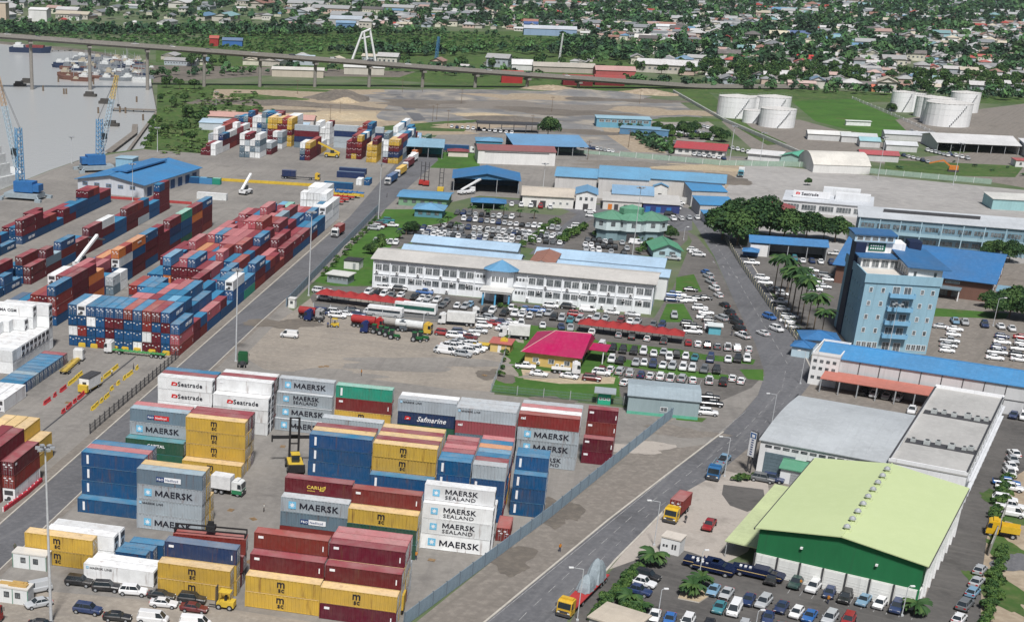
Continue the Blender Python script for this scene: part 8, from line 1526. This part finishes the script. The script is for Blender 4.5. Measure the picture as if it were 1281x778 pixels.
lamp(818,682,628,-1.6,'street lamp beside the white kiosk'); lamp(722,776,712,-1.6,'street lamp behind the low loader'); lamp(906,596,548,-1.6,'street lamp by the forecourt corner'); lamp(965,532,494,-1.6,'street lamp beside the grey shed'); lamp(1001,480,440,-1.4,'street lamp at the bend of the road'); lamp(912,302,287,-1.4,'street lamp under the big trees'); lamp(1242,408,374,1.4,'lamp at the lawn behind the hotel files'); lamp(823,770,738,.3,'small lamp in the hall car park','car park lamps'); lamp(873,730,690,.2,'lamp at the kerbed island','car park lamps'); lamp(1128,770,735,.3,'lamp at the hall corner','car park lamps'); lamp(944,790,765,.3,'lamp at the lower frame edge','car park lamps'); lamp(855,300,285,.6,'lamp behind the gate office'); lamp(1150,435,395,-.8,'lamp right of the hotel','car park lamps')
for i, (x, y) in enumerate([(372,118),(413,152),(425,148),(503,118),(528,118),(541,152),(546,150),(560,158),(735,200),(665,165),(577,130),(690,140),(786,185),(800,130)]): o = empty('utility_pole', at(x, y), R(-20), f"{nth(i+1)} timber utility pole by the aggregate field", 'utility pole', 'utility poles on the aggregate field'); b = MB(); b.tube((0,0,0),(0,0,9),.16,.1,6); b.box((-1.2,-.08,8.2),(1.2,.08,8.4)); b.build('pole', bark, o)
# heaps
def heap(x, y, rx, ry, h, mat, label):
    rs_ = random.Random(x*7+y); b = MB(); n, m_ = 18, 5; vs = []
    for j in range(m_):
        f = 1-j/(m_-.3)
        for k in range(n): a = 6.283*k/n; q = rs_.uniform(.85,1.12); vs.append((rx*f*q*math.cos(a), ry*f*q*math.sin(a), h*(1-f**1.3)*rs_.uniform(.9,1.1)*(j > 0)))
    b.add(vs, [(j*n+k, j*n+(k+1)%n, (j+1)*n+(k+1)%n, (j+1)*n+k) for j in range(m_-1) for k in range(n)]+[tuple(range((m_-1)*n, m_*n))]); b.build('gravel_heap', mat, None, at(x, y), R(-12), label=label, cat='heap', group='heaps on the aggregate field')
for args in [(425,124,22,16,6,dirt,'dark cone shaped gravel heap'),(432,128,9,7,3,sandm,'small yellow heap before the dark one'),(380,148,26,12,3,sandm,'left long sand heap'),(430,148,24,12,3,sandm,'right long sand heap'),(730,118,30,20,3.5,quarry,'grey heap left of the meadow'),(765,120,26,18,3,quarry,'grey heap at the right end of the field'),(640,150,30,12,2.2,dirt,'low dark ridge in the middle of the field'),(700,158,24,12,2.5,quarry,'grey heap by the round tree'),(690,112,22,10,3,earth,'sandy heap below the bridge scrub'),(810,118,24,10,3.5,earth,'sandy heap at the right end below the scrub'),(545,120,40,16,2,quarry,'broad low spread of aggregate'),(610,145,22,10,1.6,sandm,'pale heap in the field middle'),(360,130,30,8,2.4,dirt,'dark ridge of scrap on the left of the field'),(420,135,40,6,2.2,dirt,'long dark ridge of scrap')]: heap(*args)
co_ = empty('open_shed', at(596,165), R(-4), 'dark open shed frame on the near edge of the aggregate field', 'building'); b = MB(); b.box((0,0,4.2),(34,10,4.8)); b.build('roof', darkm, co_)
for k in range(6): b = MB(); b.box((k*6.6,0,0),(k*6.6+.4,.4,4.2)); b.build('post', darkm, co_)
bench = empty('dugout', at(1058,157), R(-8), 'small white dugout on the football field', 'shelter'); b = MB(); b.box((0,0,0),(14,3,2.6)); b.box((-.3,-.5,2.6),(14.3,3.3,2.8)); b.build('body', whitem, bench)
ex = empty('excavator', at(1192,215), R(160), 'orange digger with long boom in the meadow', 'excavator'); b = MB(); b.box((-2,-1.4,1),(2,1.4,2.8)); b.build('body', orangem, ex); b = MB(); b.box((-2.4,-1.6,0),(2.4,-.9,1)); b.box((-2.4,.9,0),(2.4,1.6,1)); b.build('track', darkm, ex); b = MB(); b.side([(1.6,2),(5,4.6),(11,3),(11,3.5),(5,5.3),(1.4,2.8)], -.3, .3); b.build('boom', orangem, ex)
isl = empty('planted_island', at(866,747), R(-20), 'kerbed sandy island under the date palms', 'planter'); b = MB(); b.prism([(-2.2,-1.5),(1.2,-1.8),(3.2,2.8),(1.6,3.4),(-2.0,.8)], 0, .22, 0, 1); b.build('kerb', [kerbm, sandm], isl)
# ------------------------------------------------------------------ air
hz, n_, p_, new_, link_ = nodes('haze_air'); n_.nodes.remove(p_); pv = new_('ShaderNodeVolumePrincipled'); pv.inputs['Color'].default_value = (.75,.85,.93,1); pv.inputs['Density'].default_value = .000028; pv.inputs['Anisotropy'].default_value = .2
out_ = [q for q in n_.nodes if q.type == 'OUTPUT_MATERIAL'][0]; link_(pv.outputs[0], out_.inputs['Volume'])
b = MB(); b.box((-5500,-300,-4),(6500,9500,108)); b.build('haze', hz, kind='stuff', label='thin summer haze')

for o in COL.objects:
    if 'label' in o:
        q = o['label'].split()
        while len(q) > 16 and 'the' in q[1:]: del q[len(q)-1-q[::-1].index('the')]
        while len(q) > 16 and 'one,' in q: q.remove('one,')
        if len(q) > 16: print('LONG', o['label'])
        for w_ in ('short', 'light', 'saloon', 'its'):
            if len(q) > 16 and w_ in q: q.remove(w_)
        o['label'] = ' '.join(q)
